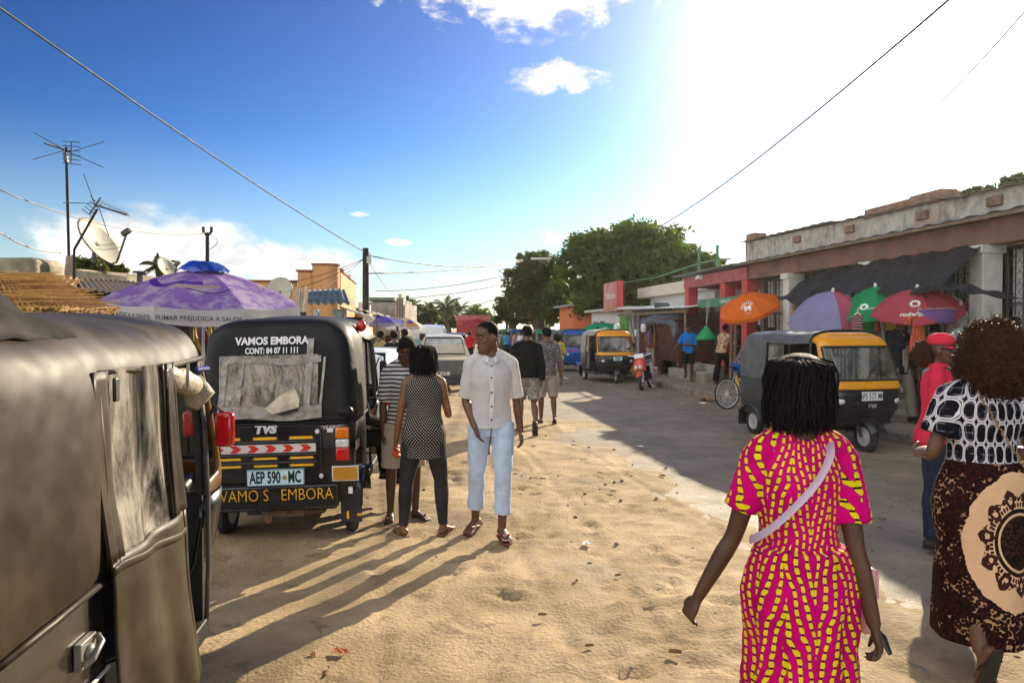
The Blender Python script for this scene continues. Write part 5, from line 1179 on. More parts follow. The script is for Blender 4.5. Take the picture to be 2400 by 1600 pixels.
def on_panel(pt, i, u, v, off=.008):
    """local frame on the outer face of a panel: x along +u, y up the slope"""
    p = pt(i, u, v); du = (pt(i, u + .05, v) - pt(i, u - .05, v)).normalized(); dv = (pt(i, u, v - .04) - pt(i, u, v + .04)).normalized(); n = du.cross(dv).normalized()
    dv = n.cross(du); m = Matrix((( du.x, dv.x, n.x, p.x + n.x * off), (du.y, dv.y, n.y, p.y + n.y * off), (du.z, dv.z, n.z, p.z + n.z * off), (0, 0, 0, 1))); return m
def clothm(name, c, **k): return M(name, c, .7, va=k.pop('va', .12), tl=k.pop('tl', .4), bump=.2, bs=12, spec=.2, **k)
def big():
    def pat_p(t, v):
        x, y, z = xyz(t, v); r = (x * x + y * y).sq(); a = x.at2(y * -1) * 1.0; n = noi(t, v, 2.2, 4, .6, None, .5); f = noi(t, v, 5, 5, .65)
        k = mixc(t, f.ss(.42, .62), (.26, .15, .48), (.50, .43, .64)); w = (r - .66 + (a * 4).sin() * .06 + n * .1)
        k = mixc(t, (w.ab() < .045) * ((a * 1.2 + 3).sin() > -.3), k, (.10, .03, .34)); k = mixc(t, ((w - .10).ab() < .035) * ((a * 4 + .5).sin() > .0), k, (.44, .33, .30))
        lo = ((r - .78 + (a * 8).sin() * .045).ab() < .010) * ((a * 4 - .3).sin() > .15); return mixc(t, lo, k, (.06, .01, .08))
    mp = M('faded_purple_canvas', (.2, .1, .4), .75, pat=pat_p, va=.12, tl=.42, bump=.3, bs=10, spec=.2); mw = clothm('white_valance', (.62, .62, .60)); mpw = M('sun_bleached_panel', (.50, .40, .54), .75, col2=(.40, .26, .50), vs=2, tl=.4)
    ap = W(478, 630, 9.3); r, pt, can = parasol('large faded purple parasol with a lettered white valance and blue plastic top', ap, 1.22, .40, [mp] * 8, ph=R(-2), rot=0, tilt=(R(5), R(3)))
    valance(r, pt, 8, .17, mw); ribs(r, pt, 8, 2.4)
    dk = M('ink_grey', (.08, .08, .09), .7)
    # the panels that face the street camera
    for i in range(8):
        c = pt(i, .5, 1); ang = math.degrees(math.atan2(c.y, c.x)) % 360
        if 205 < ang < 335:
            p0, p1 = pt(i, 0, 1), pt(i, 1, 1); du = (p1 - p0).normalized(); up = Vector((0, 0, 1)); n = du.cross(up).normalized(); up = n.cross(du); p = p0.lerp(p1, .5) + Vector((0, 0, -.125)) + n * .034
            mt = Matrix(((du.x, up.x, n.x, p.x), (du.y, up.y, n.y, p.y), (du.z, up.z, n.z, p.z), (0, 0, 0, 1)))
            TXT('FUMAR PREJUDICA A SAUDE', .072, dk, r, None, mtx=mt, ex=.001, sx=.98, bold=.0006)
    b = MB()                                                    # crumpled blue plastic tied over the top
    b.sheet(lambda u, v: ((.10 + .20 * v) * math.cos(u * 6.2832) * 1.05, (.10 + .20 * v) * math.sin(u * 6.2832), .095 - .02 * v - .10 * v * v + .03 * noise.noise((math.cos(u * 6.28) * 3 * v, math.sin(u * 6.28) * 3 * v, 1)) + .012 * math.sin(u * 31) * v), 60, 8)
    b.sheet(lambda u, v: (.10 * v * math.cos(u * 6.2832), .10 * v * math.sin(u * 6.2832), .10 - .015 * v), 24, 2)
    o = b.build('plastic_sheet', M('blue_plastic', (.008, .06, .42), .25, va=.4, bump=.7, bs=9, coat=.5, tl=.15), r, ang=180)
    # second and third parasols down the left side
    ap = W(886, 738, 22); r, pt, can = parasol('violet and white parasol with a plain pale valance beyond the black rickshaw', ap, .82, .22, [clothm('violet_canvas', (.12, .09, .50), va=.35), clothm('violet_canvas', (0, 0, 0)), clothm('white_canvas', (.66, .66, .66))], ph=R(0)); valance(r, pt, 8, .10, clothm('pale_lilac', (.40, .40, .58))); ribs(r, pt, 8, 1.95)
    ap = W(950, 744, 28); r, pt, can = parasol('apricot and white parasol behind the violet one', ap, .72, .34, [clothm('apricot_canvas', (.62, .36, .16)), clothm('white_canvas', (0, 0, 0))], ph=R(10)); valance(r, pt, 8, .10, clothm('white_canvas', (0, 0, 0))); ribs(r, pt, 8, 1.9)
    for i in range(8):
        c = pt(i, .5, 1); ang = math.degrees(math.atan2(c.y, c.x)) % 360
        if 250 < ang < 330: 
            o = MB(); o.tube([(.09 * math.cos(a), .09 * math.sin(a), 0) for a in np.linspace(0, 6.283, 20)], .02, 5); o.ell((0, 0, 0), (.07, .07, .005), 10, 4); e = o.build('emblem', M('violet_ink', (.08, .05, .3), .6), r); e.matrix_local = on_panel(pt, i, .5, .62)
big()
def right_par():
    mo = clothm('orange_canvas', (.80, .17, .02), tl=.35); ap = W(1748, 690, 18.6); th = R(20)
    r, pt, can = parasol('bright orange parasol with a white sun and letter logo, tilted to the road', ap, .78, .34, [mo], tilt=(R(20), R(-20)), ph=R(6)); valance(r, pt, 8, .08, mo); ribs(r, pt, 8, 1.9, m_wood)
    wl = M('white_print', (.8, .8, .78), .6)
    for i in range(8):
        c = pt(i, .5, 1); ang = math.degrees(math.atan2(c.y, c.x)) % 360
        if 230 < ang < 290:
            m = on_panel(pt, i, .5, .66); TXT('M', .22, wl, r, None, mtx=m, ex=.002, bold=.012); o = MB()
            for k in range(8): a = .5 + k * .38; o.poly([(.10 * math.cos(a - .1), .10 * math.sin(a - .1) + .05, 0), (.10 * math.cos(a + .1), .10 * math.sin(a + .1) + .05, 0), (.165 * math.cos(a + .07), .165 * math.sin(a + .07) + .05, 0), (.165 * math.cos(a - .07), .165 * math.sin(a - .07) + .05, 0)], .003)
            e = o.build('sun_rays', wl, r); e.matrix_local = m; m2 = on_panel(pt, i, .5, .83); TXT('mcel', .06, wl, r, None, mtx=m2, ex=.002)
    g = clothm('rainbow_pink', (.62, .14, .22), tl=.5); ap = W(1952, 684, 13.6)
    r, pt, can = parasol('pink and violet striped parasol tipped on its side behind the yellow-fronted rickshaw', ap, 0.78, .60, [clothm('lilac_canvas', (.34, .34, .58), tl=.5) if i in (2, 3, 4) else g for i in range(8)], tilt=(R(20), R(-4)), ph=R(38), curve=.5); ribs(r, pt, 8, 1.2)
    ap = W(2052, 672, 13.3); gr = clothm('green_canvas', (.02, .42, .16), tl=.55); r, pt, can = parasol('green parasol with a white ring logo between the pink and red ones', ap, .74, .36, [gr], tilt=(R(14), R(-16)), ph=R(22)); valance(r, pt, 8, .03, gr); ribs(r, pt, 8, 1.75)
    for i in range(8):
        c = pt(i, .5, 1); ang = math.degrees(math.atan2(c.y, c.x)) % 360
        if 215 < ang < 262: TXT('O', .17, wl, r, None, mtx=on_panel(pt, i, .36, .7), ex=.002, bold=.010); TXT('M-PESA', .05, wl, r, None, mtx=on_panel(pt, i, .72, .74), ex=.002)
    ap = W(2150, 676, 12.4); rd = clothm('dusty_red_canvas', (.66, .11, .15), tl=.55); r, pt, can = parasol('dusty red parasol with white lettering nearest the white column', ap, .74, .36, [rd], tilt=(R(16), R(-10)), ph=R(35)); valance(r, pt, 8, .035, rd); ribs(r, pt, 8, 1.8)
    for i in range(8):
        c = pt(i, .5, 1); ang = math.degrees(math.atan2(c.y, c.x)) % 360
        if 215 < ang < 262: TXT('vodacom', .12, wl, r, None, mtx=on_panel(pt, i, .5, .82), ex=.002, bold=.002); TXT('O', .2, wl, r, None, mtx=on_panel(pt, i, .5, .56), ex=.002, bold=.006)
    ap = W(1396, 756, 33); gt = clothm('teal_green_canvas', (.01, .33, .17)); r, pt, can = parasol('teal green parasol tilted in front of the white kiosk', ap, 1.0, .35, [gt], tilt=(R(8), R(-12)), ph=R(5)); ribs(r, pt, 8, 1.9)
    for i in range(8):
        c = pt(i, .5, 1); ang = math.degrees(math.atan2(c.y, c.x)) % 360
        if 240 < ang < 300: TXT('M', .2, wl, r, None, mtx=on_panel(pt, i, .5, .75), ex=.002)
right_par()
# the black rickshaw seen from behind
BR = tuktuk('black auto rickshaw seen from behind with a torn taped rear window and yellow lettering', (-1.83, 5.80, -.02), R(4.5), m_canv_k, m_blkpaint, m_blkpaint, m_blkpaint, roll=R(-1.2), rear=1); BR.scale = (.93, 1, 1.05)
def rear_detail():
    Yb = .03
    def rp(x, z): return .010 + max(0, (z - .93)) * .105      # rear face of the hood
    m_wl = M('white_lettering', (.75, .75, .74), .5, va=.12)
    rx = (pi / 2 - .11, 0, 0)
    for s, z, sz, sx, bo in (('VAMOS EMBORA', 1.545, .080, 1.0, .003), ('CONT: 84 07 11 111', 1.472, .064, .80, .002)):
        TXT(s, sz, m_wl, BR, (-.03, rp(0, z) - .030, z), (pi / 2 - .25, 0, 0), .002, sx, bold=bo)
    b = MB(); b.sheet(lambda u, v: (-.47 + .82 * u, rp(0, 1.0 + .44 * v) - .022 + .010 * noise.noise((u * 5, v * 4, 2)), 1.0 + .44 * v), 34, 20)
    def pat_tape(t, v):
        a = noi(t, v, 7, 8, .75, (1, 1, .5), 1.2); c = noi(t, v, 24, 6, .8, (1, 1, .35))
        k = mixc(t, a.ss(.36, .64), (.05, .042, .032), (.36, .31, .24)); return mixc(t, c.ss(.5, .72) * .8, k, (.50, .46, .40))
    win = b.build('rear_window', M('scratched_vinyl', (.2, .18, .15), .3, pat=pat_tape, va=.1, bump=.6, bs=22, coat=.3), BR, ang=180)
    b = MB()
    b.poly([(.0, 0, .98 + .03), (-.06, 0, 1.05), (.06, 0, 1.14), (.19, 0, 1.20), (.23, 0, 1.12), (.22, 0, 1.05), (.1, 0, 1.015)], .006, (0, -1, 0))
    o = b.build('torn_hole', M('exposed_lining', (.62, .55, .42), .8, va=.4, vs=12), win, loc=(-.03, rp(0, 1.08) - .040 - .119, 0)); o.rotation_euler = (-.11, 0, 0)
    b = MB(); b.poly([(.03, 0, 1.005), (.23, 0, 1.05), (.21, 0, 1.02), (.08, 0, .99)], .004, (0, -1, 0)); o2 = b.build('tear', m_ink, win, loc=(-.03, rp(0, 1.02) - .050, 0))
    mt = M('packing_tape', (.36, .34, .30), .25, va=.5, coat=.5, vs=16, bump=.5, bs=40)
    b = MB()
    for x, z0, z1, w in ((.27, .97, 1.56, .055), (.385, .99, 1.42, .02), (-.44, .97, 1.42, .05), (-.30, 1.0, 1.43, .04)):
        b.sheet(lambda u, v, x=x, z0=z0, z1=z1, w=w: (x + (u - .5) * w + .05 * (v - .5), rp(0, z0 + (z1 - z0) * v) - .030 + .004 * math.sin(v * 19), z0 + (z1 - z0) * v), 3, 14)
    for z in (.985, 1.03, 1.40): b.sheet(lambda u, v, z=z: (-.46 + .84 * u, rp(0, z) - .033 + .003 * math.sin(u * 30), z + (v - .5) * .05 + .012 * math.sin(u * 7)), 20, 2)
    b.build('tape', mt, win, ang=180)
    b = MB(); b.tube([(-.62, .06, .955), (-.3, .02, .96), (0, .018, .955), (.3, .02, .955), (.62, .06, .96)], [.022, .018, .02, .02, .03], 8); b.ell((.55, .05, 1.0), (.09, .05, .05), 10, 6); b.build('rolled_hem', m_canv_k, BR, ang=180)
    # engine hatch with louvres and reflectors
    b = MB(); b.box((-.10, Yb - .004, .70), (.94, .03, .44)); h = b.build('engine_hatch', m_blkpaint, BR, bev=.012)
    b = MB()
    for z in (.79, .695, .635): b.box((-.10, Yb - .022, z), (.86, .016, .012))
    for x in (-.40, -.10, .20):
        for z in (.81, .66, .61): b.box((x, Yb - .02, z), (.22, .008, .022))
    b.build('louvre', M('louvre_grey', (.05, .05, .052), .4), h, bev=.003)
    for x in (-.40, -.10, .20):
        for z, dz in ((.818, .02), (.668, .016), (.612, .016)): b = MB(); b.box((x, Yb - .027, z), (.19, .005, dz)); b.build('yellow_stripe', m_yel, h)
    b = MB(); b.box((-.10, Yb - .026, .742), (.84, .006, .062)); st = b.build('reflector_strip', M('silver_tape', (.62, .60, .56), .35, va=.15), h)
    b = MB()
    for i in range(6):
        x = -.46 + i * .145
        b.add([(x, -.0, -.027), (x + .06, 0, -.027), (x + .10, 0, 0), (x + .06, 0, .027), (x, 0, .027), (x + .035, 0, 0)], [(0, 1, 2, 5), (5, 2, 3, 4)])
    b.build('chevron', M('red_tape', (.62, .02, .02), .4, va=.15), st, smooth=False, loc=(-.10 + .02, Yb - .0305, .742))
    TXT('TVS', .085, M('silver_badge', (.65, .65, .64), .3, .4), h, (-.10, Yb - .02, .885), (pi / 2, 0, 0), .006, 1.25, name='badge', bold=.006, shear=.22)
    TXT('TVS KING', .036, M('silver_badge', (0, 0, 0)), BR, (.44, Yb - .008, .885), (pi / 2, 0, 0), .002, 1.1, name='badge', shear=.3, bold=.001)
    p = plate(h, 'AEP 590   MC', (-.02, Yb - .03, .525), (pi / 2, 0, 0), .48, .125)
    b = MB(); b.ell((.075, 0, .008), (.018, .018, .004), 12, 6); b.build('emblem', M('emblem_brown', (.25, .07, .03), .5, vs=90, col2=(.5, .35, .05)), p)
    for x, z in ((.335, .86), (.36, .525)): b = MB(); b.tube([(x, Yb - .015, z), (x, Yb - .028, z)], .018, 12); b.tube([(x, Yb - .02, z), (x, Yb - .034, z)], .007, 8); b.build('hatch_lock', m_chrome, BR)
    for s in (-1, 1):
        b = MB(); b.box((s * .545, Yb - .012, .76), (.125, .045, .255)); o = b.build('tail_light', m_blkplas, BR, bev=.012)
        for z, hh, m in ((.845, .085, m_lens_o), (.685, .10, m_lens_r)):
            b = MB(); b.box((s * .545, Yb - .038, z), (.115, .03, hh)); b.build('lens', m, o, bev=.014)
        b = MB(); b.box((s * .545, Yb - .040, .767), (.112, .03, .062)); b.build('lens', m_lens_w, o, bev=.012)
    b = MB(); b.box((.56, Yb - .012, .535), (.225, .012, .115)); o = b.build('reflector_plate', m_white, BR, bev=.005)
    b = MB(); b.box((.56, Yb - .02, .535), (.205, .008, .098)); b.build('amber_panel', M('amber_panel', (.50, .22, .01), .45, va=.15), o, bev=.004)
    b = MB()
    for x, z, w, hh in ((.30 + .14, .865, .05, .03), (-.56, .85, .035, .03), (.60, .405, .035, .05)): b.box((x, Yb - .012, z), (w, .006, hh))
    b.build('white_patch', m_white, BR)
    b = MB(); b.box((.652, .14, .74), (.004, .19, .062)); o = b.build('reflector_strip', M('silver_tape', (0, 0, 0)), BR)
    b = MB()
    for y in (.10, .17): b.add([(.6555, y, .715), (.6555, y + .03, .715), (.6555, y + .0, .742), (.6555, y + .03, .769), (.6555, y, .769), (.6555, y - .03, .742)], [(0, 1, 2, 5), (5, 2, 3, 4)])
    b.build('chevron', M('red_tape', (0, 0, 0)), o, smooth=False)
    # bumper with hand-cut yellow letters
    b = MB(); b.box((-.05, .02, .375), (1.1, .05, .17)); b.box((-.05, .03, .285), (1.06, .05, .03)); bp = b.build('bumper', m_blkpaint, BR, bev=.012)
    TXT('VAMO S   EMBORA', .125, m_yel, bp, (-.01, -.009, .39), (pi / 2, 0, 0), .002, .90, bold=-.002)
    for x, w, hh in ((.56, .02, .06), (.66, .04, .02), (-.60, .02, .06)): b = MB(); b.box((x, .096, .20), (w, .006, hh)); b.build('yellow_stripe', m_yel, BR)
    b = MB(); b.tube([(-.60, .02, 1.14), (-.66, -.02, 1.16), (-.70, -.03, 1.04)], .008, 6); o = b.build('mirror', m_blkplas, BR)
    b = MB(); b.box((-.71, -.03, .95), (.09, .05, .19)); b.build('mirror_shell', m_lens_r, o, bev=.022)
    b = MB(); b.ell((.62, .80, 1.65), (.05, .05, .05), 10, 8); b.build('red_cap', m_lens_r, BR)
rear_detail()
m_cow = M('tuk_black', (.010, .010, .011), .32, coat=.3, va=.3, dirt=.15)
RR = tuktuk('yellow and black auto rickshaw with grey hood parked at the kerb, nose to the camera', (4.50, 12.84, -.06), R(193), m_canv_g, m_darkgrey, m_amber, m_cow, frontd=1)
def right_detail(root, sp, text=True):
    p = plate(root, '', (0, 2.522, .81), (pi / 2, 0, pi), .28, .13, m_plate, split=sp) if len(sp) > 1 else plate(root, sp[0], (0, 2.522, .81), (pi / 2, 0, pi), .34, .125, m_white)
    b = MB(); b.box((0, 2.495, .70), (.55, .03, .03)); b.box((0, 2.49, .62), (.6, .03, .02)); b.build('grille', m_blkplas, root, bev=.008)
    b = MB(); b.sheet(lambda u, v: (.622 - .004 * math.sin(u * 18) - .03 * v, .87 + .42 * u, .42 + 1.12 * v), 14, 10); b.build('side_curtain', M('grey_canvas', (0, 0, 0)), root, ang=180)
    b = MB(); b.sheet(lambda u, v: (.634 - .004 * math.sin(u * 28) - .03 * v + .008 * noise.noise((u * 6, v * 6, 1)), .90 + .34 * u, .98 + .50 * v), 16, 12); b.build('curtain_window', m_vinyl, root, ang=180)
right_detail(RR, ['AFS 577 MC'])
TXT('TVS', .07, M('silver_badge', (0, 0, 0)), RR, (0, 2.515, .668), (pi / 2, 0, pi), .004, 1.2, name='badge', shear=.2)
CR = tuktuk('yellow and black auto rickshaw with pale hood parked behind the red scooter', (3.0, 25.9, -.06), R(188), m_canv_w, m_cow, m_amber, m_cow)
right_detail(CR, ['AEQ M', '195 MC'])
BL = tuktuk('blue auto rickshaw with grey hood and pink strip, behind the yellow one', (2.3, 32.0, -.06), R(189), m_canv_g, m_darkgrey, m_bluep, m_bluep, visor=m_bluep)
b = MB(); b.box((0, 2.475, .90), (.95, .02, .035)); b.build('pink_strip', M('pink_strip', (.7, .05, .12), .5), BL)
b = MB(); b.box((0, 2.19, 1.52), (.8, .02, .06), (-.5, 0, 0)); b.build('sun_strip', M('violet_strip', (.3, .25, .6), .5), BL)
for lb, x, y, c, hd in (('green auto rickshaw under the trees behind the man in grey', 1.55, 40, m_greenp, 186), ('green auto rickshaw half hidden in the far tree shade', -.55, 52, m_greenp, 190), ('blue auto rickshaw far down the street under the trees', .15, 50, m_bluep, 188)):
    tuktuk(lb, (x, y, -.06), R(hd), m_canv_w, m_darkgrey, c, c, visor=c)
# ------------------------------------------------------------------ scooter, bicycle
def scooter():
    root = T('scooter', 'red and black scooter with a white leg shield leaning on its stand by the kerb', 'scooter', (px_at(1475, 20.9), 20.9, -.05), rot=(0, R(7), R(158)))
    ws = [wheel_at(root, (0, 0, .24), .24, .09), wheel_at(root, (0, -1.2, .24), .24, .10)]
    rd = M('scooter_red', (.60, .055, .03), .35, coat=.3, va=.2)
    b = MB(); b.sheet(lambda u, v: ((u - .5) * .36 * (1 - .35 * v), -.02 - .10 * (1 - (2 * u - 1) ** 2) * -1 - .22 * v, .55 + .36 * v), 8, 6, .03); b.build('front_shield', rd, root, ang=180)
    b = MB()
    for s in (-1, 1): b.ell((s * .06, .12, .66), (.055, .05, .06), 10, 8)
    b.build('headlight', m_lens_w, root)
    b = MB(); b.tube([(.07, .0, .24), (.07, -.1, .62)], .02, 8); b.tube([(-.07, 0, .24), (-.07, -.1, .62)], .02, 8); b.build('fork', m_chrome, root)
    b = MB(); b.sheet(lambda u, v: ((v - .5) * .15, -.27 * math.cos(.5 + u * 2.0), .24 + .275 * math.sin(.5 + u * 2.0)), 10, 4, .01); b.build('front_mudguard', rd, root)
    b = MB(); b.tube([(-.34, -.24, 1.02), (-.15, -.2, .98), (.15, -.2, .98), (.34, -.24, 1.02)], .016, 8); b.box((0, -.16, .96), (.26, .14, .13), (.3, 0, 0)); hb = b.build('handlebar', m_white, root, bev=.02)
    for s in (-1, 1):
        b = MB(); b.tube([(s * .22, -.22, 1.0), (s * .28, -.2, 1.18)], .006, 5); b.ell((s * .29, -.2, 1.22), (.055, .02, .04), 10, 6); b.build('mirror', m_blkplas, hb)
    b = MB(); b.tube([(0, -.22, .36), (0, -.4, .30), (0, -.62, .30), (0, -.8, .42), (0, -1.1, .52), (0, -1.4, .6)], [(.15, .08), (.17, .05), (.17, .05), (.16, .14), (.15, .16), (.08, .06)], 12, side=(1, 0, 0)); b.build('body', m_blkpaint, root, ang=180)
    b = MB(); b.tube([(0, -.62, .72), (0, -.8, .76), (0, -1.1, .78), (0, -1.4, .82)], [(.1, .03), (.14, .05), (.14, .055), (.09, .03)], 12, side=(1, 0, 0)); b.build('saddle', M('blue_grey_vinyl', (.12, .14, .22), .45), root, ang=180)
    b = MB(); b.sheet(lambda u, v: (-.17 - .02 * math.sin(u * pi), -.98 + .3 * u, .45 + .32 * v), 4, 4, .01); b.sheet(lambda u, v: (.17, -.98 + .3 * u, .45 + .32 * v), 4, 4, .01); b.build('side_panel', m_white, root)
    b = MB(); b.box((-.181, -.82, .5), (.006, .2, .06)); b.build('red_stripe', rd, root)
    b = MB(); b.ell((.03, -.75, .95), (.14, .2, .11), 12, 8); o = b.build('helmet', m_blkpaint, None, ang=180, loc=root.location, rz=R(158)); tag(o, 'black helmet resting on the seat of the red scooter', 'helmet')
    b = MB(); b.sheet(lambda u, v: (.03 + .145 * math.cos(u * 2 - 1 + pi / 2), -.75 + .205 * math.sin(u * 2 - 1 + pi / 2), .90 + .09 * v), 8, 3); b.build('visor', m_glass, o)
    b = MB(); b.tube([(-.08, -.7, .25), (-.2, -.66, .02)], .014, 6); b.build('side_stand', m_chrome, root)
scooter()
def bicycle():
    root = T('bicycle', 'grey bicycle with worn tyres ridden along the kerb by the man in blue overalls', 'bicycle', (px_at(1672, 16.0), 16.0, -.04), rot=(0, R(-3), R(-66)))
    fr = M('bike_frame', (.22, .23, .24), .4, .4)
    for y in (0, 1.05):
        b = MB(); n = 32; c = Vector((0, y, .33))
        b.tube([c + Vector((0, math.cos(a), math.sin(a))) * .32 for a in np.linspace(0, 2 * pi, n)], .02, 7, cap=False); w = b.build('wheel', m_tyre, root)
        b = MB(); b.tube([c + Vector((0, math.cos(a), math.sin(a))) * .295 for a in np.linspace(0, 2 * pi, n)], .012, 6, cap=False)
        for a in np.linspace(0, 2 * pi, 19)[:-1]: b.tube([c + Vector((.012, 0, 0)), c + Vector((0, math.cos(a), math.sin(a))) * .295], .0028, 4)
        b.tube([c - Vector((.05, 0, 0)), c + Vector((.05, 0, 0))], .022, 8); b.build('rim', m_chrome, w)
    b = MB(); bb = Vector((0, .42, .30)); st = Vector((0, .28, .82)); hd = Vector((0, .86, .84)); fk = Vector((0, .92, .66))
    for p, q in ((bb, st), (st, hd), (bb, fk), (hd, fk), (fk, Vector((0, 1.05, .33))), (Vector((.03, 0, .33)), bb), (Vector((.03, 0, .33)), st)): b.tube([p, q], .018, 7)
    b.tube([hd, hd + Vector((0, -.02, .12))], .016, 6); b.build('frame', fr, root)
    b = MB(); b.tube([(-.28, .80, .98), (0, .85, .96), (.28, .80, .98)], .014, 6); b.build('handlebar', fr, root)
    b = MB(); b.tube([(0, .12, .90), (0, .2, .90), (0, .38, .89)], [(.09, .03), (.08, .03), (.02, .02)], 8, side=(1, 0, 0)); b.build('saddle', m_blkplas, root)
    b = MB(); b.tube([bb - Vector((.06, 0, 0)), bb + Vector((.06, 0, 0))], .02, 8); b.tube([bb + Vector((-.055, 0, 0)), bb + Vector((-.05, 0, 0))], .10, 20)
    for s in (-1, 1): b.tube([bb + Vector((s * .07, 0, 0)), bb + Vector((s * .08, .02 * s, -.16 * s))], .01, 6); b.box(bb + Vector((s * .12, .02 * s, -.17 * s)), (.09, .05, .02))
    b.build('crank', m_chrome, root)
bicycle()
# ------------------------------------------------------------------ cars
def car(name, label, cat, loc, rz, paint, L, Wd, prof):
    """prof: stations (y, z_low, z_belt, z_top, halfwidth_belt, halfwidth_top)"""
    root = T(name, label, cat, loc, rz); b = MB(); rings = []
    for y, zl, zb, zt, hb, ht in prof:
        q = [(-hb * .9, zl), (-hb, zl + .12), (-hb * 1.01, (zl + zb) / 2), (-hb * .98, zb), (-ht, zb + (zt - zb) * .8), (-ht * .86, zt - .01), (0, zt + .015)]
        q = q + [(-x, z) for x, z in q[-2::-1]]; rings.append([Vector((x, y, z)) for x, z in q])
    b.loft(rings); o = b.build('body', paint, root, ang=50)
    return root, rings
def panes(root, rings, pairs, m, i0=3, t=(.12, .9), out=.012):
    for a, c, fr in pairs:
        for s in (0, 1):
            A, B = rings[a], rings[c]; j = (3, 4) if s == 0 else (9, 8)
            P = lambda u, v: (A[j[0]].lerp(A[j[1]], v)).lerp(B[j[0]].lerp(B[j[1]], v), u) + Vector((-out if s == 0 else out, 0, .004))
            b = MB(); b.sheet(lambda u, v: P(fr[0] + (fr[1] - fr[0]) * u, t[0] + (t[1] - t[0]) * v), 2, 2); b.build('side_window', m, root, smooth=False)
m_carw = M('white_car_paint', (.66, .70, .70), .28, va=.08, coat=.6, dirt=.15)
m_carc = M('cream_car_paint', (.52, .47, .36), .4, va=.2, coat=.3, dirt=.4)
m_cargl = M('dark_car_glass', (.02, .026, .026), .06, spec=.8, coat=.8); m_teal = M('teal_tinted_glass', (.015, .16, .15), .08, spec=.8, coat=.7, va=.35, vs=2)
m_stgrey = M('weathered_tailgate', (.13, .14, .13), .55, va=.3, dirt=.3)
def cars():
    r, g = car('sedan_car', 'white sedan beyond the black rickshaw, its red tail light towards us', 'car', (-2.33, 9.3, -.03), R(-3), m_carw, 4.3, 1.66,
               [(0, .42, .80, .90, .70, .55), (.10, .30, .86, .95, .80, .62), (.55, .28, .90, 1.0, .83, .62), (.75, .28, .92, 1.12, .83, .58), (1.25, .28, .92, 1.40, .83, .52), (1.9, .28, .92, 1.44, .83, .54), (2.5, .28, .92, 1.40, .83, .52), (3.2, .28, .92, 1.02, .82, .6), (3.9, .3, .85, .93, .80, .6), (4.25, .35, .70, .78, .70, .55)])
    panes(r, g, [(4, 5, (.05, .95)), (5, 6, (.05, .95)), (3, 4, (.35, .97))], m_cargl)
    for s in (-1, 1):
        b = MB(); b.box((s * .70, .10, .80), (.22, .12, .28)); t = b.build('tail_light', m_lens_r, r, bev=.03)
        b = MB(); b.box((s * .70, .06, .72), (.18, .08, .07)); b.build('reverse_lens', m_lens_w, t, bev=.02)
        wheel_at(r, (s * .76, .8, .29), .29, .17); wheel_at(r, (s * .76, 3.4, .29), .29, .17)
    b = MB(); b.sheet(lambda u, v: ((u - .5) * (1.14 - .2 * v), .77 + .46 * v, 1.06 + .33 * v), 3, 3); b.build('rear_window', m_cargl, r, smooth=False)
    d = 20.0; x = px_at(1024, d)
    r, g = car('pickup_truck', 'battered cream pickup with a grey slatted tailgate, seen from behind', 'pickup truck', (x, d, -.03), R(7), m_carc, 4.4, 1.6,
               [(0, .45, .84, .86, .77, .75), (.02, .42, .88, .90, .80, .78), (1.7, .40, .90, .92, .80, .78), (1.74, .4, .92, 1.50, .79, .60), (2.3, .4, .92, 1.56, .79, .60), (2.9, .4, .92, 1.5, .79, .58), (3.4, .4, .92, 1.0, .78, .6), (4.3, .45, .80, .85, .72, .6)])
    b = MB(); b.box((0, -.02, .68), (1.36, .04, .40)); tg = b.build('tailgate', m_stgrey, r, bev=.01)
    b = MB()
    for i in range(26): b.box((-.62 + i * .05, -.046, .70), (.018, .016, .30))
    b.build('rib', m_stgrey, tg)
    b = MB(); b.box((0, -.1, .40), (1.5, .14, .13)); b.build('bumper', M('dark_bumper', (.03, .03, .03), .6, dirt=.4), r, bev=.02)
    plate(r, 'MC 41-72', (-.1, -.105, .52), (pi / 2, 0, 0), .42, .11, m_white)
    for s in (-1, 1):
        b = MB(); b.box((s * .73, -.03, .62), (.09, .06, .3)); b.build('tail_light', m_lens_r, r, bev=.015); wheel_at(r, (s * .68, .8, .3), .3, .17); wheel_at(r, (s * .68, 3.4, .3), .3, .17)
    b = MB(); b.sheet(lambda u, v: ((u - .5) * (1.28 - .22 * v), 1.715 + .015 * v, 1.0 + .44 * v), 3, 3); b.build('rear_window', M('pale_car_glass', (.30, .36, .34), .08, coat=.8, va=.5, vs=3), r, smooth=False)
    b = MB(); b.tube([(-.62, 1.70, .99), (.62, 1.70, .99), (.52, 1.715, 1.46), (-.52, 1.715, 1.46), (-.62, 1.70, .99)], .022, 6); b.build('window_frame', m_blkplas, r)
    d = 29.0; x = px_at(983, d)
    r, g = car('minivan', 'white minivan with teal tinted rear glass in front of the cream pickup', 'minivan', (x, d, -.03), R(6), m_carw, 4.4, 1.66,
               [(0, .4, .95, 1.6, .78, .66), (.06, .32, 1.0, 1.8, .82, .70), (.5, .3, 1.0, 1.88, .83, .72), (2.4, .3, 1.0, 1.88, .83, .72), (3.2, .3, 1.0, 1.7, .83, .66), (4.0, .3, .95, 1.1, .80, .6), (4.4, .4, .8, .85, .7, .55)])
    panes(r, g, [(2, 3, (.02, .45)), (2, 3, (.5, .95))], m_teal)
    b = MB(); b.sheet(lambda u, v: ((u - .5) * (1.42 - .16 * v), -.03 + .06 * v, 1.02 + .62 * v), 4, 3); b.build('rear_window', m_teal, r)
    b = MB(); b.box((-.22, -.04, 1.42), (.22, .03, .24)); b.build('rear_headrest', m_blkplas, r, bev=.03)
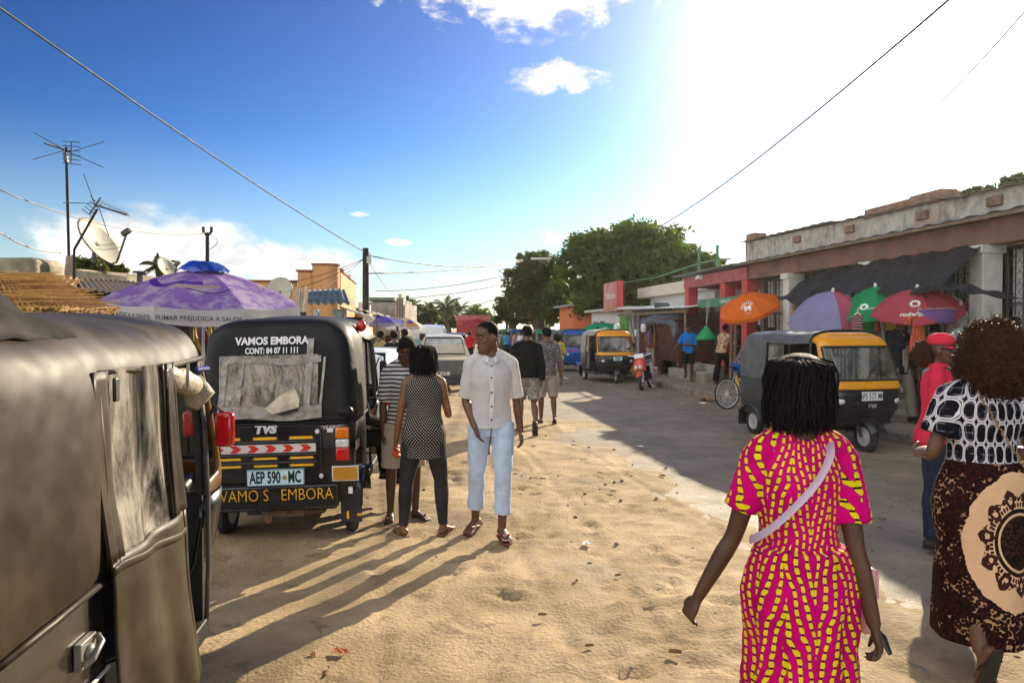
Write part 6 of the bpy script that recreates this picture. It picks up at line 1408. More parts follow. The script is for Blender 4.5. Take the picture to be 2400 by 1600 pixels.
    for s in (-1, 1):
        b = MB(); b.box((s * .76, -.01, .82), (.12, .08, .3)); b.build('tail_light', m_lens_r, r, bev=.02); wheel_at(r, (s * .74, .8, .3), .3, .17); wheel_at(r, (s * .74, 3.4, .3), .3, .17)
    d = 47; x = px_at(1098, d); rp = M('truck_red', (.40, .035, .05), .5, va=.3, dirt=.3)
    root = T('lorry', 'red lorry with a barred cargo bed and arched hoops, far down the street', 'lorry', (x, d, -.03), R(8)); root.scale = (.9, .9, .82)
    b = MB(); b.bx((-1.2, 0, .9), (1.2, 5, 1.1)); b.bx((-1.2, 0, 1.1), (-1.14, 5, 1.6)); b.bx((1.14, 0, 1.1), (1.2, 5, 1.6)); b.bx((-1.13, 0, 1.1), (1.13, .06, 1.6)); b.build('cargo_bed', rp, root)
    b = MB()
    for y in (0.03, 1.6, 3.3, 4.9): b.tube([(-1.17, y, 1.6), (-1.15, y, 2.35), (-.8, y, 2.72), (0, y, 2.85), (.8, y, 2.72), (1.15, y, 2.35), (1.17, y, 1.6)], .05, 6)
    for x_ in (-1.15, -.7, -.25, .25, .7, 1.15): b.tube([(x_, .03, 1.6), (x_, .03, 2.4)], .03, 5)
    b.bx((-1.18, .0, 2.35), (1.18, .06, 2.45)); b.build('rack', rp, root); b = MB(); b.bx((-1.18, .06, 1.9), (1.18, .1, 2.0)); b.build('rail', rp, root)
    b = MB(); b.bx((-1.1, 5.1, .8), (1.1, 6.6, 2.9)); b.build('cab', rp, root, bev=.12)
    for s in (-1, 1):
        for y in (1.2, 5.8): wheel_at(root, (s * 1.0, y, .45), .45, .26)
    b = MB(); b.bx((-1.18, 5.3, 2.9), (1.5, 6.2, 3.25)); b.build('roof_sign', M('faded_red_board', (.5, .16, .15), .6), root)
    r, g = car('hatchback_car', 'dark hatchback parked beyond the teal-windowed minivan', 'car', (px_at(1048, 36), 36, -.03), R(7), M('dark_car_paint', (.03, .035, .04), .3, coat=.5), 4, 1.6,
               [(0, .4, .85, 1.0, .75, .6), (.08, .3, .9, 1.3, .8, .58), (.5, .3, .9, 1.5, .8, .56), (1.8, .3, .9, 1.52, .8, .56), (2.6, .3, .9, 1.0, .8, .56), (3.7, .4, .8, .85, .7, .5)])
    panes(r, g, [(2, 3, (.05, .95))], m_cargl)
    b = MB(); b.sheet(lambda u, v: ((u - .5) * (1.2 - .15 * v), .03 + .2 * v, .98 + .38 * v), 2, 2); b.build('rear_window', M('pale_car_glass', (0, 0, 0)), r)
    for s in (-1, 1): wheel_at(r, (s * .72, .7, .29), .29, .16); wheel_at(r, (s * .72, 3, .29), .29, .16)
cars()
# ------------------------------------------------------------------ cloth patterns
def cyl_uv(t, v, rad, back=True):
    x, y, z = xyz(t, v); return x.at2(y * (-1 if back else 1)) * rad, z
def pat_dots(t, v):
    u, z = cyl_uv(t, v, .16); s = .027; a = ((u + z) / s).fr() - .5; b = ((u - z) / s).fr() - .5
    return mixc(t, ((a * a + b * b).sq() < .20), (.010, .009, .010), (.72, .66, .58))
def pat_stripes(t, v):
    x, y, z = xyz(t, v); n = noi(t, v, 5, 2)
    return mixc(t, (((z + n * .03) / .036).fr() < .42), (.72, .69, .66), (.02, .022, .045))
def pat_chain(t, v):
    u, z = cyl_uv(t, v, .175); n = noi(t, v, 7, 2, .5); u = u + (n - .5) * .07
    w = .19; zg = ((u / w).fr() - .5).ab() * w
    c = zg * 1.0 + z * .22; sp = .034; ci = (c / sp).fl(); d = ((c / sp).fr() - .5) * sp
    big = ((ci * 12.9 + 2).sin() * .5 + .5) * ((z * 21 + ci).sin() * .5 + .6)
    l = z / .026 + ci * .37; lf = (l.fr() - .5) * .026
    rx = big * .003 + .0066; e = (((d / rx) * (d / rx)) + ((lf / .0118) * (lf / .0118))).sq()
    k = mixc(t, n.ss(.4, .62), (.70, .0, .20), (.52, .0, .14))
    k = mixc(t, (e < 1.17), k, (.02, .004, .01)); k = mixc(t, (e < 1.04), k, (.80, .66, .008))
    return mixc(t, (lf.ab() > .0095) * (d.ab() < .0036), k, (.008, .006, .004))
def pat_loops(t, v):
    u, z = cyl_uv(t, v, .17); n = noi(t, v, 9, 2) - .5; n2 = noi(t, v, 4, 2) - .5; u = u + n * .03; z = z + n2 * .05
    fu = (u / .058).fr() - .5; row = (z / .105).fl(); fv = ((z / .105).fr() - .5)
    e = (fu.ab() ** 3 + (fv.ab() * .97) ** 3) ** .3333
    ln = ((e - .43).ab() < .028).mx((e - .50).ab() < .02)
    pl = (((z / .035).fr() - .5).ab() < .05).mx(((u / .029).fr() - .5).ab() < .035)
    sh = noi(t, v, 14, 3)
    k = mixc(t, pl * sh.ss(.45, .55) * .7, (.006, .006, .010), (.30, .30, .42))
    return mixc(t, ln, k, (.70, .68, .72))
def pat_medal(t, v):
    u, z = cyl_uv(t, v, .20); n = noi(t, v, 16, 3) - .5
    du = (u - .085) * 1.28; dz = z - .70; r = (du * du + dz * dz).sq(); ph = du.at2(dz)
    vo = vor(t, v, 55); vo2 = vor(t, v, 34); sp = (vo > .52); 
    dark = mixc(t, vo.ss(.25, .6), (.038, .008, .007), (.012, .004, .004)); dark = mixc(t, (vor(t, v, 70) > .66) * (noi(t, v, 12, 2) > .52) * .8, dark, (.50, .30, .16))
    cream = (.70, .46, .27)
    k = mixc(t, ((r + n * .05) < .325), dark, cream)
    lb = (ph * (11 / pi / 2)).fr() - .5; lb2 = (ph * (11 / pi)).fr() - .5
    m1 = ((r - .232 + lb.ab() * .07).ab() < (.024 - lb.ab() * .02)) * (vo < .55)
    m2 = (((r - .205) * (r - .205) * 260 + lb * lb * 9) < .55) * (((r - .205) * (r - .205) * 260 + lb * lb * 9) > .12)
    m3 = ((r - .178).ab() < .010) * (((ph * (30 / pi)).fr() - .5).ab() < .34)
    k = mixc(t, m1.mx(m2).mx(m3), k, (.045, .014, .010))
    core = mixc(t, vo.ss(.3, .55), (.05, .02, .014), (.012, .007, .006))
    return mixc(t, (r < .128).mx((r - .150).ab() < .010), k, core)
def pat_floral(a, b, c, s=18):
    def f(t, v):
        q = vor(t, v, s); w = noi(t, v, s * .8, 3)
        return mixc(t, (q < .28), mixc(t, (w > .56), a, b), c)
    return f
def pat_graf(t, v):
    w = noi(t, v, 9, 2, .5, None, 2.5); return mixc(t, (((w * 9).fr() - .5).ab() < .2), (.012, .012, .012), (.6, .58, .52))
def pat_plaid(a, b, c, s=.045):
    def f(t, v):
        x, y, z = xyz(t, v); k = mixc(t, ((x / s).fr() < .38) * .75, a, b); k = mixc(t, ((z / s).fr() < .38) * .75, k, b)
        return mixc(t, ((x / s + .2).fr() < .08).mx((z / s + .2).fr() < .08), k, c)
    return f
def fab(name, c, tl=.12, **k):
    k.setdefault('va', .16); k.setdefault('bump', .35); k.setdefault('bs', 26); k.setdefault('vs', 8); k.setdefault('spec', .12)
    return M(name, c, k.pop('rough', .85), tl=tl, **k)
def WK(a, b=.12):  # walking pose: a>0 left leg leads
    if a > 0: return ((-.03, .22 + b, -1), (0, .08, -1)), ((.03, -.18, -1), (0, -.55, -1), (.1, .8, -.75))
    return ((-.03, -.18, -1), (0, -.55, -1), (-.1, .8, -.75)), ((.03, .22 + b, -1), (0, .08, -1))

# ------------------------------------------------------------------ man in the white shirt
f = human('young man in a white short-sleeved shirt and pale blue trousers, looking left', (px_at(1128, 6.08), 6.08, 0), R(183), 1.765, sk=SKIN, bw=.93, vx=.0062, face=True, hy=R(-62), hp=R(10),
          armR=((.16, -.12, -1), (-.30, .52, -.82)), armL=((-.17, -.10, -1), (-.12, .10, -1)), handR=(.35, .5), handL=(.55, .2),
          legL=((-.02, .30, -1), (.03, .05, -1), (-.22, 1, -.02)), legR=((.07, -.08, -1), (.03, -.30, -1), (.5, 1, -.22)))
ws = fab('white_cotton', (.86, .86, .86), .5, va=.06, bump=.55, bs=14)
cloth(f, 'shirt', ws, [('torso', -.035, .535, .02, .06), ('arm', 'L', 0, .47, .016, .012), ('arm', 'R', 0, .47, .016, .012)], .0065, 2, .016, .11)
b = MB()                                                     # collar, placket, buttons
for s in (-1, 1):
    b.sheet(lambda u, v, s=s: f.sp(.575 - .05 * v - .035 * u * u, 0) + Vector((s * (.058 + .018 * v) * math.sin(.25 + u * 2.6), .0 - (.072 + .02 * v) * math.cos(.25 + u * 2.6) + .012 + .03 * u * v, 0)), 12, 3, -.004)
b.build('collar', ws, f.root, ang=180)
b = MB(); b.sheet(lambda u, v: f.sp(-.03 + .53 * v, .128 + .012 * math.sin(v * 5) - .028 * max(0, v - .75) / .25 + .004) + Vector(((u - .5) * .034 + .004 * math.sin(v * 9), 0, 0)), 1, 12, .003)
pk = b.build('placket', ws, f.root)
for v in (.94, .77, .55, .34, .14): b2 = MB(); b2.ell(f.sp(-.03 + .53 * v, .128 + .012 * math.sin(v * 5) - .028 * max(0, v - .75) / .25 + .012), (.008, .004, .008), 8, 6); b2.build('button', M('dark_button', (.02, .02, .025), .3), pk)
pb = fab('pale_blue_cotton', (.52, .64, .82), .12, va=.15, bump=.7, bs=16, bscl=(1, 1, .5))
cloth(f, 'trousers', pb, [('torso', -.10, .06, .018), ('leg', 'L', .82, .013, .006), ('leg', 'R', .82, .013, .006)], .0065, 3, .018, .10)
b = MB(); p0 = f.sp(-.02, .15); b.tube([p0, p0 + Vector((.012, .012, -.09)), p0 + Vector((.022, .008, -.19))], .0045, 6); b.tube([p0 + Vector((.022, .008, -.19)), p0 + Vector((.024, .008, -.215))], .007, 6)
b.build('drawstring', M('navy_cord', (.02, .03, .09), .7), f.root)
short_hair(f, .070, .0012, .012)
flipflops(f, M('red_rubber', (.28, .012, .03), .5), M('brick_rubber', (.16, .045, .03), .6))
WSM = f
# ------------------------------------------------------------------ woman in polka dots
f = human('woman in a sleeveless polka dot top and dark leggings, back to the camera', (px_at(973, 6.12), 6.12, 0), R(6), 1.585, 'f', SKIN3, 1.03, vx=.0062, hy=R(12), hp=R(8),
          armL=((-.20, .02, -1), (-.16, .20, -1)), armR=((.24, .06, -1), (-.1, .9, .25)), handL=(1.0, .2), legL=((-.16, .02, -1), (-.07, -.03, -1), (-.5, 1, 0)), legR=((.15, .05, -1), (.05, -.02, -1), (.55, 1, 0)))
cloth(f, 'top', fab('polka_dot_cloth', (.01, .01, .01), .06, pat=pat_dots, va=.1), [('torso', -.20, .555, .022, .03, 28, .018, 1)], .007, 3, .014, .12)
cloth(f, 'leggings', M('charcoal_jersey', (.030, .030, .031), .8, va=.2, bump=.25, bs=90, spec=.2), [('torso', -.10, .10, .008), ('leg', 'L', .965, .007), ('leg', 'R', .965, .007)], .0065, 3, .004)
b = MB(); b.sheet(lambda u, v: f.sp(.56 + .035 * v, 0) + Vector((math.cos(u * 2 * pi) * .062, math.sin(u * 2 * pi) * .06 - .008, 0)), 20, 2, .003); b.build('collar', M('polka_dot_cloth', (0, 0, 0)), f.root)
locs_hair(f, 330, .16, .0046, 4, .026, curl=.014)
flipflops(f, M('tan_strap', (.25, .13, .06), .6), M('tan_sole', (.2, .1, .05), .7))
b = MB(); h = f.J['wL'] + Vector((0.0, .03, -.085))
b.ell(h, (.03, .05, .042), 10, 8); b.ell(h + Vector((.012, .03, .03)), (.02, .03, .03), 8, 6); b.ell(h + Vector((.015, -.01, -.03)), (.022, .035, .03), 8, 6)
o = remesh(b.build('purse', M('orange_vinyl', (.75, .08, .012), .45, bump=.5, bs=40), None, loc=f.root.location, rz=R(6), ang=180), .005, 1, .02, .03)
tag(o, 'small orange cloth purse held low in the hand of the polka dot woman', 'purse')
# ------------------------------------------------------------------ boy in stripes
f = human('boy in a navy and white striped T-shirt and beige shorts looking down', (px_at(926, 6.62), 6.62, 0), R(203), 1.66, sk=SKIN2, bw=.86, vx=.007, face=True, hy=R(4), hp=R(30), hr=R(-4),
          armR=((.14, -.06, -1), (.02, .12, -1)), armL=((-.12, .05, -1), (.25, .5, -.8)), handR=(.5, .3), legL=((-.05, .08, -1), (-.0, -.02, -1), (-.5, 1, 0)), legR=((.06, -.02, -1), (.02, -.04, -1), (.35, 1, 0)))
cloth(f, 'shirt', fab('striped_jersey', (.7, .7, .7), .2, pat=pat_stripes, va=.08), [('torso', -.04, .54, .018, .05), ('arm', 'L', 0, .46, .016, .018), ('arm', 'R', 0, .46, .016, .018)], .0075, 3, .016, .11)
cloth(f, 'shorts', fab('beige_cotton', (.50, .42, .34), .1), [('torso', -.10, .05, .02), ('leg', 'L', .44, .02, .03), ('leg', 'R', .44, .02, .03)], .0075, 3, .016, .1)
short_hair(f, .06, .006, .006); flipflops(f, M('black_strap', (.012, .012, .012), .5))
# ------------------------------------------------------------------ woman in the magenta dress
f = human('woman in a magenta and yellow chain print dress with a black braided bob, walking away', (px_at(1838, 2.38), 2.38, 0), R(-3), 1.635, 'f', SKIN2, .90, vx=.0065, hy=R(-6), hp=R(-4),
          armL=((-.26, .16, -1), (-.52, .10, -1)), armR=((.10, -.20, -1), (.20, -.12, -1)), handL=(1.05, .5), handR=(.7, .3), legL=((-.04, .2, -1), (0, .05, -1)), legR=((.04, -.1, -1), (0, -.3, -1)))
dm = fab('magenta_chain_print', (.7, 0, .2), .16, pat=pat_chain, va=.1, bump=.3, bs=12)
def skirt(F, z0, z1, r0, r1, folds, nf, yo=-.02, n=64, ph=0, ex=1.0, top=None, sway=0):
    rg = []; st = 26
    for i in range(st + 1):
        t = i / st; z = z1 + (z0 - z1) * t; e = t ** .6; rx = r0[0] + (r1[0] - r0[0]) * e; ry = r0[1] + (r1[1] - r0[1]) * e
        if top: rx += top * math.sin(min(1, t * 2.2) * pi) * .5
        o = []
        for j in range(n):
            a = 2 * pi * j / n; w = folds * min(1, .35 + t * 1.3) * (math.sin(a * nf + ph + 1.3 * math.sin(t * 3 + a)) + .5 * math.sin(a * (nf * 1.7 // 1) + 2 - t * 2))
            o.append(Vector((math.cos(a) * (rx + w) + sway * t, math.sin(a) * (ry + w * .8) + yo, z)))
        rg.append(o)
    return rg
zw = f.sp(.155).z
cloth(f, 'dress', dm, [('torso', .13, .545, .014, 0, 28), ('arm', 'L', 0, .34, .014, .016), ('arm', 'R', 0, .38, .014, .016), ('rings', skirt(f, .34, zw + .02, (.138, .112), (.192, .168), 0.009, 9, top=.035))], .0065, 2, .016, .09)
b = MB(); b.tube([Vector((.142 * math.cos(a), -.012 + .117 * math.sin(a), zw)) for a in np.linspace(0, 2 * pi, 40)], .0035, 5); b.build('waist_cord', M('dark_cord', (.05, .01, .02), .7), f.root)
locs_hair(f, 640, .125, .0042, 11, .020, curl=.014)
P = [f.sp(.40, .13) + Vector((.07, 0, 0)), f.sp(.505, .06) + Vector((.075, 0, 0)), f.sp(.545, -.02) + Vector((.078, 0, .0)), f.sp(.50, -.108) + Vector((.06, 0, 0)), f.sp(.42, -.145) + Vector((.01, 0, 0)), f.sp(.33, -.142) + Vector((-.06, 0, 0)), f.sp(.25, -.11) + Vector((-.125, 0, 0)), f.sp(.2, -.03) + Vector((-.150, 0, 0)), f.sp(.17, .06) + Vector((-.14, 0, 0))]
b = MB(); pp, rr = smooth_pts(P, [(.014, .003)] * len(P), 6); b.tube(pp, rr, 8, side=(.6, 0, .8)); 
bagm = M('lilac_leather', (.52, .40, .52), .5, va=.12)
o = b.build('bag_strap', bagm, None, loc=f.root.location, rz=R(-3)); tag(o, 'lilac shoulder strap crossing the back of the magenta dress', 'bag strap')
b = MB(); b.box((.245, .13, .80), (.05, .20, .22), (0, .05, .1)); o = b.build('handbag', M('pink_leather', (.62, .36, .38), .42, va=.1), None, bev=.02, loc=f.root.location); tag(o, 'pale pink handbag on the right hip of the woman in the magenta dress', 'handbag')
b = MB(); b.sheet(lambda u, v: (.272 + .004 * math.sin(u * 9), .035 + u * .19, .905 - v * .09 - .03 * math.sin(u * pi)), 8, 4, .006); b.build('flap', M('pink_leather', (0, 0, 0)), o)
b = MB(); b.tube([(.26, .05, .72), (.285, .02, .69), (.30, 0, .645)], [(.014, .01), (.02, .012), (.012, .006)], 8); b.build('tassel', M('black_leather', (.012, .011, .01), .4), o)
flipflops(f, M('black_strap', (.012, .012, .012), .5))
# ------------------------------------------------------------------ woman with the afro
f = human('woman with a curly brown afro, black looped-print blouse and brown medallion wrap skirt', (px_at(2258, 3.62), 3.62, 0), R(-4), 1.62, 'f', SKIN, 1.1, vx=.0075, hy=R(-14), hp=R(2),
          armL=((-.32, -.02, -1), (.18, .95, -.12)), armR=((.32, .0, -1), (-.1, .9, -.1)), legL=((-.03, .0, -1), (-.02, -.62, -1), (-.1, .35, -1)), legR=((.03, .12, -1), (.0, .05, -1), (.25, 1, 0)))
cloth(f, 'blouse', fab('looped_print', (.01, .01, .01), .05, pat=pat_loops, va=.1, bump=.3), [('torso', .10, .525, .024, 0, 28), ('arm', 'L', 0, .34, .032, .02), ('arm', 'R', 0, .34, .032, .02)], .008, 3, .014, .08)
zt = f.sp(.16).z
cloth(f, 'skirt', fab('medallion_print', (.1, .02, .02), .08, pat=pat_medal, va=.12, bump=.25, bs=10), [('rings', skirt(f, .20, zt, (.165, .13), (.225, .20), .006, 5, top=.09, ph=2, sway=.0))], .009, 2, .008, .14)
hm = M('brown_curls', (.10, .040, .015), .5, va=.3, tl=.45)
curl_hair(f, 5600, .158, .16, .192, (.045, -.035, -.025), 3, hm, cr=.010, tr=.0024)
b = MB(); P = [f.sp(.55, .03) + Vector((-.07, 0, 0)), f.sp(.545, -.04) + Vector((-.068, 0, 0)), f.sp(.46, -.13) + Vector((-.05, 0, 0)), f.sp(.30, -.15) + Vector((.03, 0, 0)), f.sp(.14, -.165) + Vector((.12, 0, 0)), f.sp(.0, -.13) + Vector((.2, 0, 0))]
pp, rr = smooth_pts(P, [.004] * 6, 8)
for i in range(0, len(pp) - 1): b.tube([pp[i] + Vector((.004 * (-1) ** i, 0, 0)), pp[i + 1] + Vector((.004 * (-1) ** i, 0, 0))], .0045, 5)
o = b.build('bag_chain', M('dull_brass', (.28, .17, .06), .4, .8), None, loc=f.root.location, rz=R(-4)); tag(o, 'thin brass bag chain across the back of the looped blouse', 'bag chain')
b = MB(); p = f.sp(-.06, -.02) + Vector((.245, 0, 0)); b.box(p, (.06, .2, .16), (0, .1, 0)); o = b.build('handbag', M('tan_leather', (.5, .27, .14), .5), None, bev=.02, loc=f.root.location, rz=R(-4)); tag(o, 'tan handbag at the hip of the woman with the afro', 'handbag')
b = MB(); b.box(p + Vector((.034, 0, .02)), (.012, .19, .10), (0, .1, 0)); b.build('flap', M('tan_leather', (0, 0, 0)), o, bev=.004)
flipflops(f, M('black_strap', (.012, .012, .012), .5), M('dark_sole', (.03, .022, .018), .8))
# ------------------------------------------------------------------ the other people
def mid(label, px, d, a, H=1.7, z=-.045, sex='m', top=None, bot=None, sleeves=.45, legs=.45, hair='short', hem=-.04, skirt_=False, foot='flip', topm=None, **kw):
    kw.setdefault('vx', .010 if d < 20 else .014); kw.setdefault('sk', SKIN2 if len(bpy.data.objects) % 2 else SKIN)
    f = human(label, (px_at(px, d), d, z), R(a), H, sex, **kw)
    if bot: cloth(f, 'trousers' if legs > .6 else 'shorts', bot, [('torso', -.10, .06, .02), ('leg', 'L', legs, .02, .02), ('leg', 'R', legs, .02, .02)], f.vx, 2, .02, .12)
    if top:
        q = [('torso', hem, .54, .022, .05)]
        if sleeves: q += [('arm', 'L', 0, sleeves, .016, .012), ('arm', 'R', 0, sleeves, .016, .012)]
        cloth(f, 'jacket' if sleeves > .8 else 'shirt', top, q, f.vx, 2, .018, .12)
    if hair == 'short': short_hair(f, .05, .012)
    elif hair == 'locs': locs_hair(f, 90, .14, .009, len(label))
    elif hair == 'afro': curl_hair(f, 900, .115, .12, .12, (0, -.015, .03), 2, hm2, cr=.012, tr=.005, seg=6)
    if foot == 'flip': flipflops(f, M('black_strap', (.012, .012, .012), .5))
    elif foot == 'shoe': shoes(f, M('dark_shoe', (.02, .018, .016), .5))
    return f
hm2 = M('dark_curls', (.03, .014, .007), .5, tl=.25)
c_beige = fab('beige_cotton', (0, 0, 0)); c_black = fab('black_cotton', (.012, .012, .013), .02); c_navy = fab('navy_cotton', (.018, .024, .045), .03)
# the pair walking away up the middle of the road
f = mid('man in a black jacket and black and white patterned shorts walking away up the road', 1211, 12.3, 3, 1.77, -.07, top=fab('black_jacket', (.012, .013, .012), .02), sleeves=.97, hem=-.02, bot=fab('graffiti_print', (.1, .1, .1), .08, pat=pat_graf), legs=.40, bw=1.08, vx=.0095,
        armL=((-.24, .0, -1), (-.02, .25, -1)), armR=((.2, -.02, -1), (-.02, .1, -1)), legL=((-.06, .18, -1), (0, .0, -1)), legR=((.06, -.10, -1), (.02, -.75, -1), (.1, .25, -1)), hy=R(5))
b = MB(); b.tube([f.sp(.55, -.01) + Vector((math.cos(a) * .085, math.sin(a) * .075, .02)) for a in np.linspace(0, 6.283, 20)], .022, 7); b.build('collar', M('black_jacket', (0, 0, 0)), f.root)
mid('man in a grey patterned T-shirt and pale shorts walking away beside the black jacket', 1257, 13.4, 2, 1.74, -.07, top=fab('grey_print_jersey', (.3, .3, .3), .2, pat=pat_floral((.12, .12, .13), (.16, .1, .1), (.46, .46, .45), 34)), bot=fab('pale_khaki_cotton', (.34, .31, .25), .1), legs=.46, bw=.97, vx=.0095,
    armL=((-.16, .0, -1), (-.05, .2, -1)), armR=((.2, -.1, -1), (.10, .05, -1)), legL=((-.05, .1, -1), (0, .02, -1)), legR=((.05, -.02, -1), (.03, -.35, -1), (.1, .8, -.6)), hy=R(18))
f = mid('woman in a yellow T-shirt and grey dungarees walking away between the rickshaws', 1281, 23, 10, 1.60, -.07, 'f', top=fab('yellow_jersey', (.70, .52, .02), .25), bot=fab('grey_denim', (.26, .26, .25), .05), legs=.9, hair='afro', sleeves=.5, armR=((.35, .1, -1), (-.2, .7, -.3)))
b = MB()
for s in (-1, 1): b.tube([f.sp(.50, .05) + Vector((s * .1, 0, .03)), f.sp(.5, -.09) + Vector((s * .09, 0, .01)), f.sp(.36, -.145) + Vector((0, 0, 0)), f.sp(.15, -.13) + Vector((-s * .09, 0, 0))], [(.022, .008)] * 4, 6, side=(1, 0, 0))
b.build('straps', M('grey_denim', (0, 0, 0)), f.root)
# right-hand pavement
f = mid('man in a camouflage cap, dark jacket and plaid shirt striding along the pavement', 2066, 12.4, 205, 1.80, .12, top=fab('dark_blue_jacket', (.012, .015, .022), .02), sleeves=.97, hem=-.12, bot=fab('stone_trousers', (.25, .22, .17), .05), legs=.95, hair='short', foot='shoe', face=True, vx=.008,
        armL=((-.2, .12, -1), (-.05, .25, -1)), armR=((.2, -.12, -1), (.1, .1, -1)), legL=((-.12, .24, -1), (-.12, .05, -1), (-.3, 1, .1)), legR=((.05, -.2, -1), (.02, -.35, -1), (.1, .9, -.3)), hy=R(25))
b = MB(); b.sheet(lambda u, v: f.sp(-.10 + .63 * v, 0) + Vector(((u - .5) * (.13 + .07 * v), .145 + .012 * math.sin(v * 4) - .05 * max(0, v - .8) / .2 - .03 * abs(2 * u - 1), 0)), 8, 14, -.01); b.build('shirt', fab('plaid_cotton', (.5, .5, .4), .1, pat=pat_plaid((.55, .50, .42), (.25, .18, .12), (.08, .06, .05))), f.root, ang=180)
ball_cap(f, fab('camouflage_cloth', (.2, .2, .1), 0, pat=pat_floral((.05, .05, .02), (.30, .26, .14), (.12, .13, .06), 26)))
gsm = M('sunglass_black', (.006, .006, .006), .12, coat=.6)
def sunglasses(F):
    b = MB()
    for s in (-1, 1): b.ell(F.hp((s * .034, .096, .012)), [.031 * F.k, .010 * F.k, .021 * F.k], 12, 8, mt=F.hd); b.tube([F.hp((s * .066, .085, .016)), F.hp((s * .078, .0, .018))], .004, 5)
    b.tube([F.hp((-.01, .103, .018)), F.hp((.01, .103, .018))], .004, 5); b.build('sunglasses', gsm, F.root)
sunglasses(f)
f = mid('person in a pale blue denim shirt carrying a big purple basin on the head', 2148, 12.0, 330, 1.66, .12, top=fab('pale_denim', (.30, .40, .47), .12), sleeves=.6, hem=-.14, bot=fab('sand_trousers', (.30, .26, .19), .05), legs=.95, vx=.010, armR=((.5, .1, .75), (-.35, .05, 1)), armL=((-.2, 0, -1), (0, .2, -1)))
f2 = f; hx = f.root.location
b = MB(); st = [(.20, 0), (.235, .02), (.27, .19), (.285, .215), (.30, .22), (.30, .228), (.275, .225), (.255, .19), (.215, .03), (.0, .02)]
b.loft([[Vector((r * math.cos(2 * pi * j / 40), r * math.sin(2 * pi * j / 40), z)) for j in range(40)] for r, z in [(.001, 0)] + st[:-1] + [(.001, .03)]], cap=False)
o = b.build('basin', M('purple_plastic', (.22, .12, .36), .35, va=.1), None, ang=50, loc=Vector((hx.x + .03, hx.y, f.hp((0, -.01, .135)).z + .12))); tag(o, 'large purple plastic basin balanced on a head under the red parasol', 'basin')
# bundles inside the basin
b = MB()
for k in range(7): b.ell((.17 * math.cos(k * .9), .17 * math.sin(k * .9), .215), (.085, .07, .05), 10, 6)
oo = b.build('bundle', fab('tan_bundle', (.35, .2, .14), .1), None, loc=o.location, ang=180); tag(oo, 'tan wrapped goods heaped in the purple basin', 'bundle')
f = mid('woman in a red cap, sunglasses and a coral red jacket facing right', 2158, 5.75, 236, 1.66, .0, 'f', top=fab('coral_red_fleece', (.62, .028, .07), .08), sleeves=.97, hem=-.10, bot=c_navy, legs=.95, hair=None, face=True, vx=.0075, foot='shoe', bw=1.12, armR=((.10, .06, -1), (-.1, .95, -.12)), armL=((-.1, .06, -1), (.1, .9, -.1)), hy=R(-4))
curl_hair(f, 700, .085, .08, .09, (.0, -.12, -.03), 5, hm, cr=.012, tr=.003, seg=7); ball_cap(f, fab('red_cap_cloth', (.58, .03, .06), .05)); sunglasses(f)
b = MB(); b.tube([f.sp(.565, -.005) + Vector((math.cos(a) * .068, math.sin(a) * .062, .015)) for a in np.linspace(0, 6.283, 20)], .018, 7); b.build('collar', M('coral_red_fleece', (0, 0, 0)), f.root)
mid('person in a beige shirt and black trousers facing the hanging goods', 1531, 26.3, 35, 1.72, .12, top=fab('beige_shirt', (.40, .37, .31), .1), bot=c_black, legs=.95, foot='shoe', armL=((-.2, .4, -1), (0, .7, -.4)))
f = mid('man in a bright blue T-shirt and black shorts standing on one leg on the pavement', 1582, 22.2, 165, 1.72, .12, top=fab('bright_blue_jersey', (.012, .17, .55), .12), bot=c_black, legs=.40, legR=((.06, .25, -1), (-.05, -1.0, -.6), (.1, .6, -.8)), legL=((-.02, .0, -1), (.02, -.02, -1)), armR=((.5, .1, -1), (.75, .1, -1)), armL=((-.1, .15, -1), (.9, .4, .1)), face=True, vx=.010)
mid('person in a red floral shirt and black trousers leaning towards the orange parasol', 1657, 21.3, 305, 1.74, .12, top=fab('red_floral_cotton', (.4, .02, .03), .1, pat=pat_floral((.60, .45, .28), (.10, .02, .02), (.36, .022, .03), 22)), bot=c_black, legs=.95, lean=R(16), legL=((-.05, -.05, -1), (-.02, -.2, -1)), legR=((.08, .55, -1), (.05, .1, -1)), armL=((-.2, .5, -1), (-.1, 1, -.1)), armR=((.2, .5, -1), (.1, 1, -.1)))
mid('dim figure in a white vest beneath the market shelter', 1374, 27.5, 190, 1.65, .12, top=fab('white_vest', (.5, .45, .45), .1), sleeves=.3, bot=c_black, legs=.5)
mid('person in a pink top standing in the shade behind the cyclist', 1738, 20.5, 200, 1.70, .12, 'f', top=fab('pink_top', (.55, .18, .22), .1), bot=c_navy, legs=.95, hair='locs')
mid('person in a dark vest behind the red floral shirt', 1700, 22.5, 150, 1.68, .12, top=fab('dark_green_vest', (.03, .05, .035), .05), sleeves=.2, bot=c_black, legs=.95)
mid('woman in a teal top and dark wrap standing behind the grey-hooded rickshaw', 1772, 17.2, 150, 1.62, .12, 'f', top=fab('teal_top', (.02, .26, .26), .1), bot=c_navy, legs=.95, hair='locs')
mid('tall man in a cream shirt waiting by the second white column', 1838, 16.4, 195, 1.76, .12, top=fab('cream_shirt', (.55, .50, .38), .12), bot=c_black, legs=.95)
mid('woman in a mustard top browsing by the dark red kiosk steps', 1622, 24.5, 120, 1.60, .12, 'f', top=fab('mustard_top', (.50, .30, .03), .1), bot=c_navy, legs=.95, hair='locs')
mid('man in a rust shirt leaning in the shade by the slatted fence', 1496, 27.8, 170, 1.70, .12, top=fab('rust_shirt', (.35, .10, .04), .1), bot=c_beige, legs=.95)
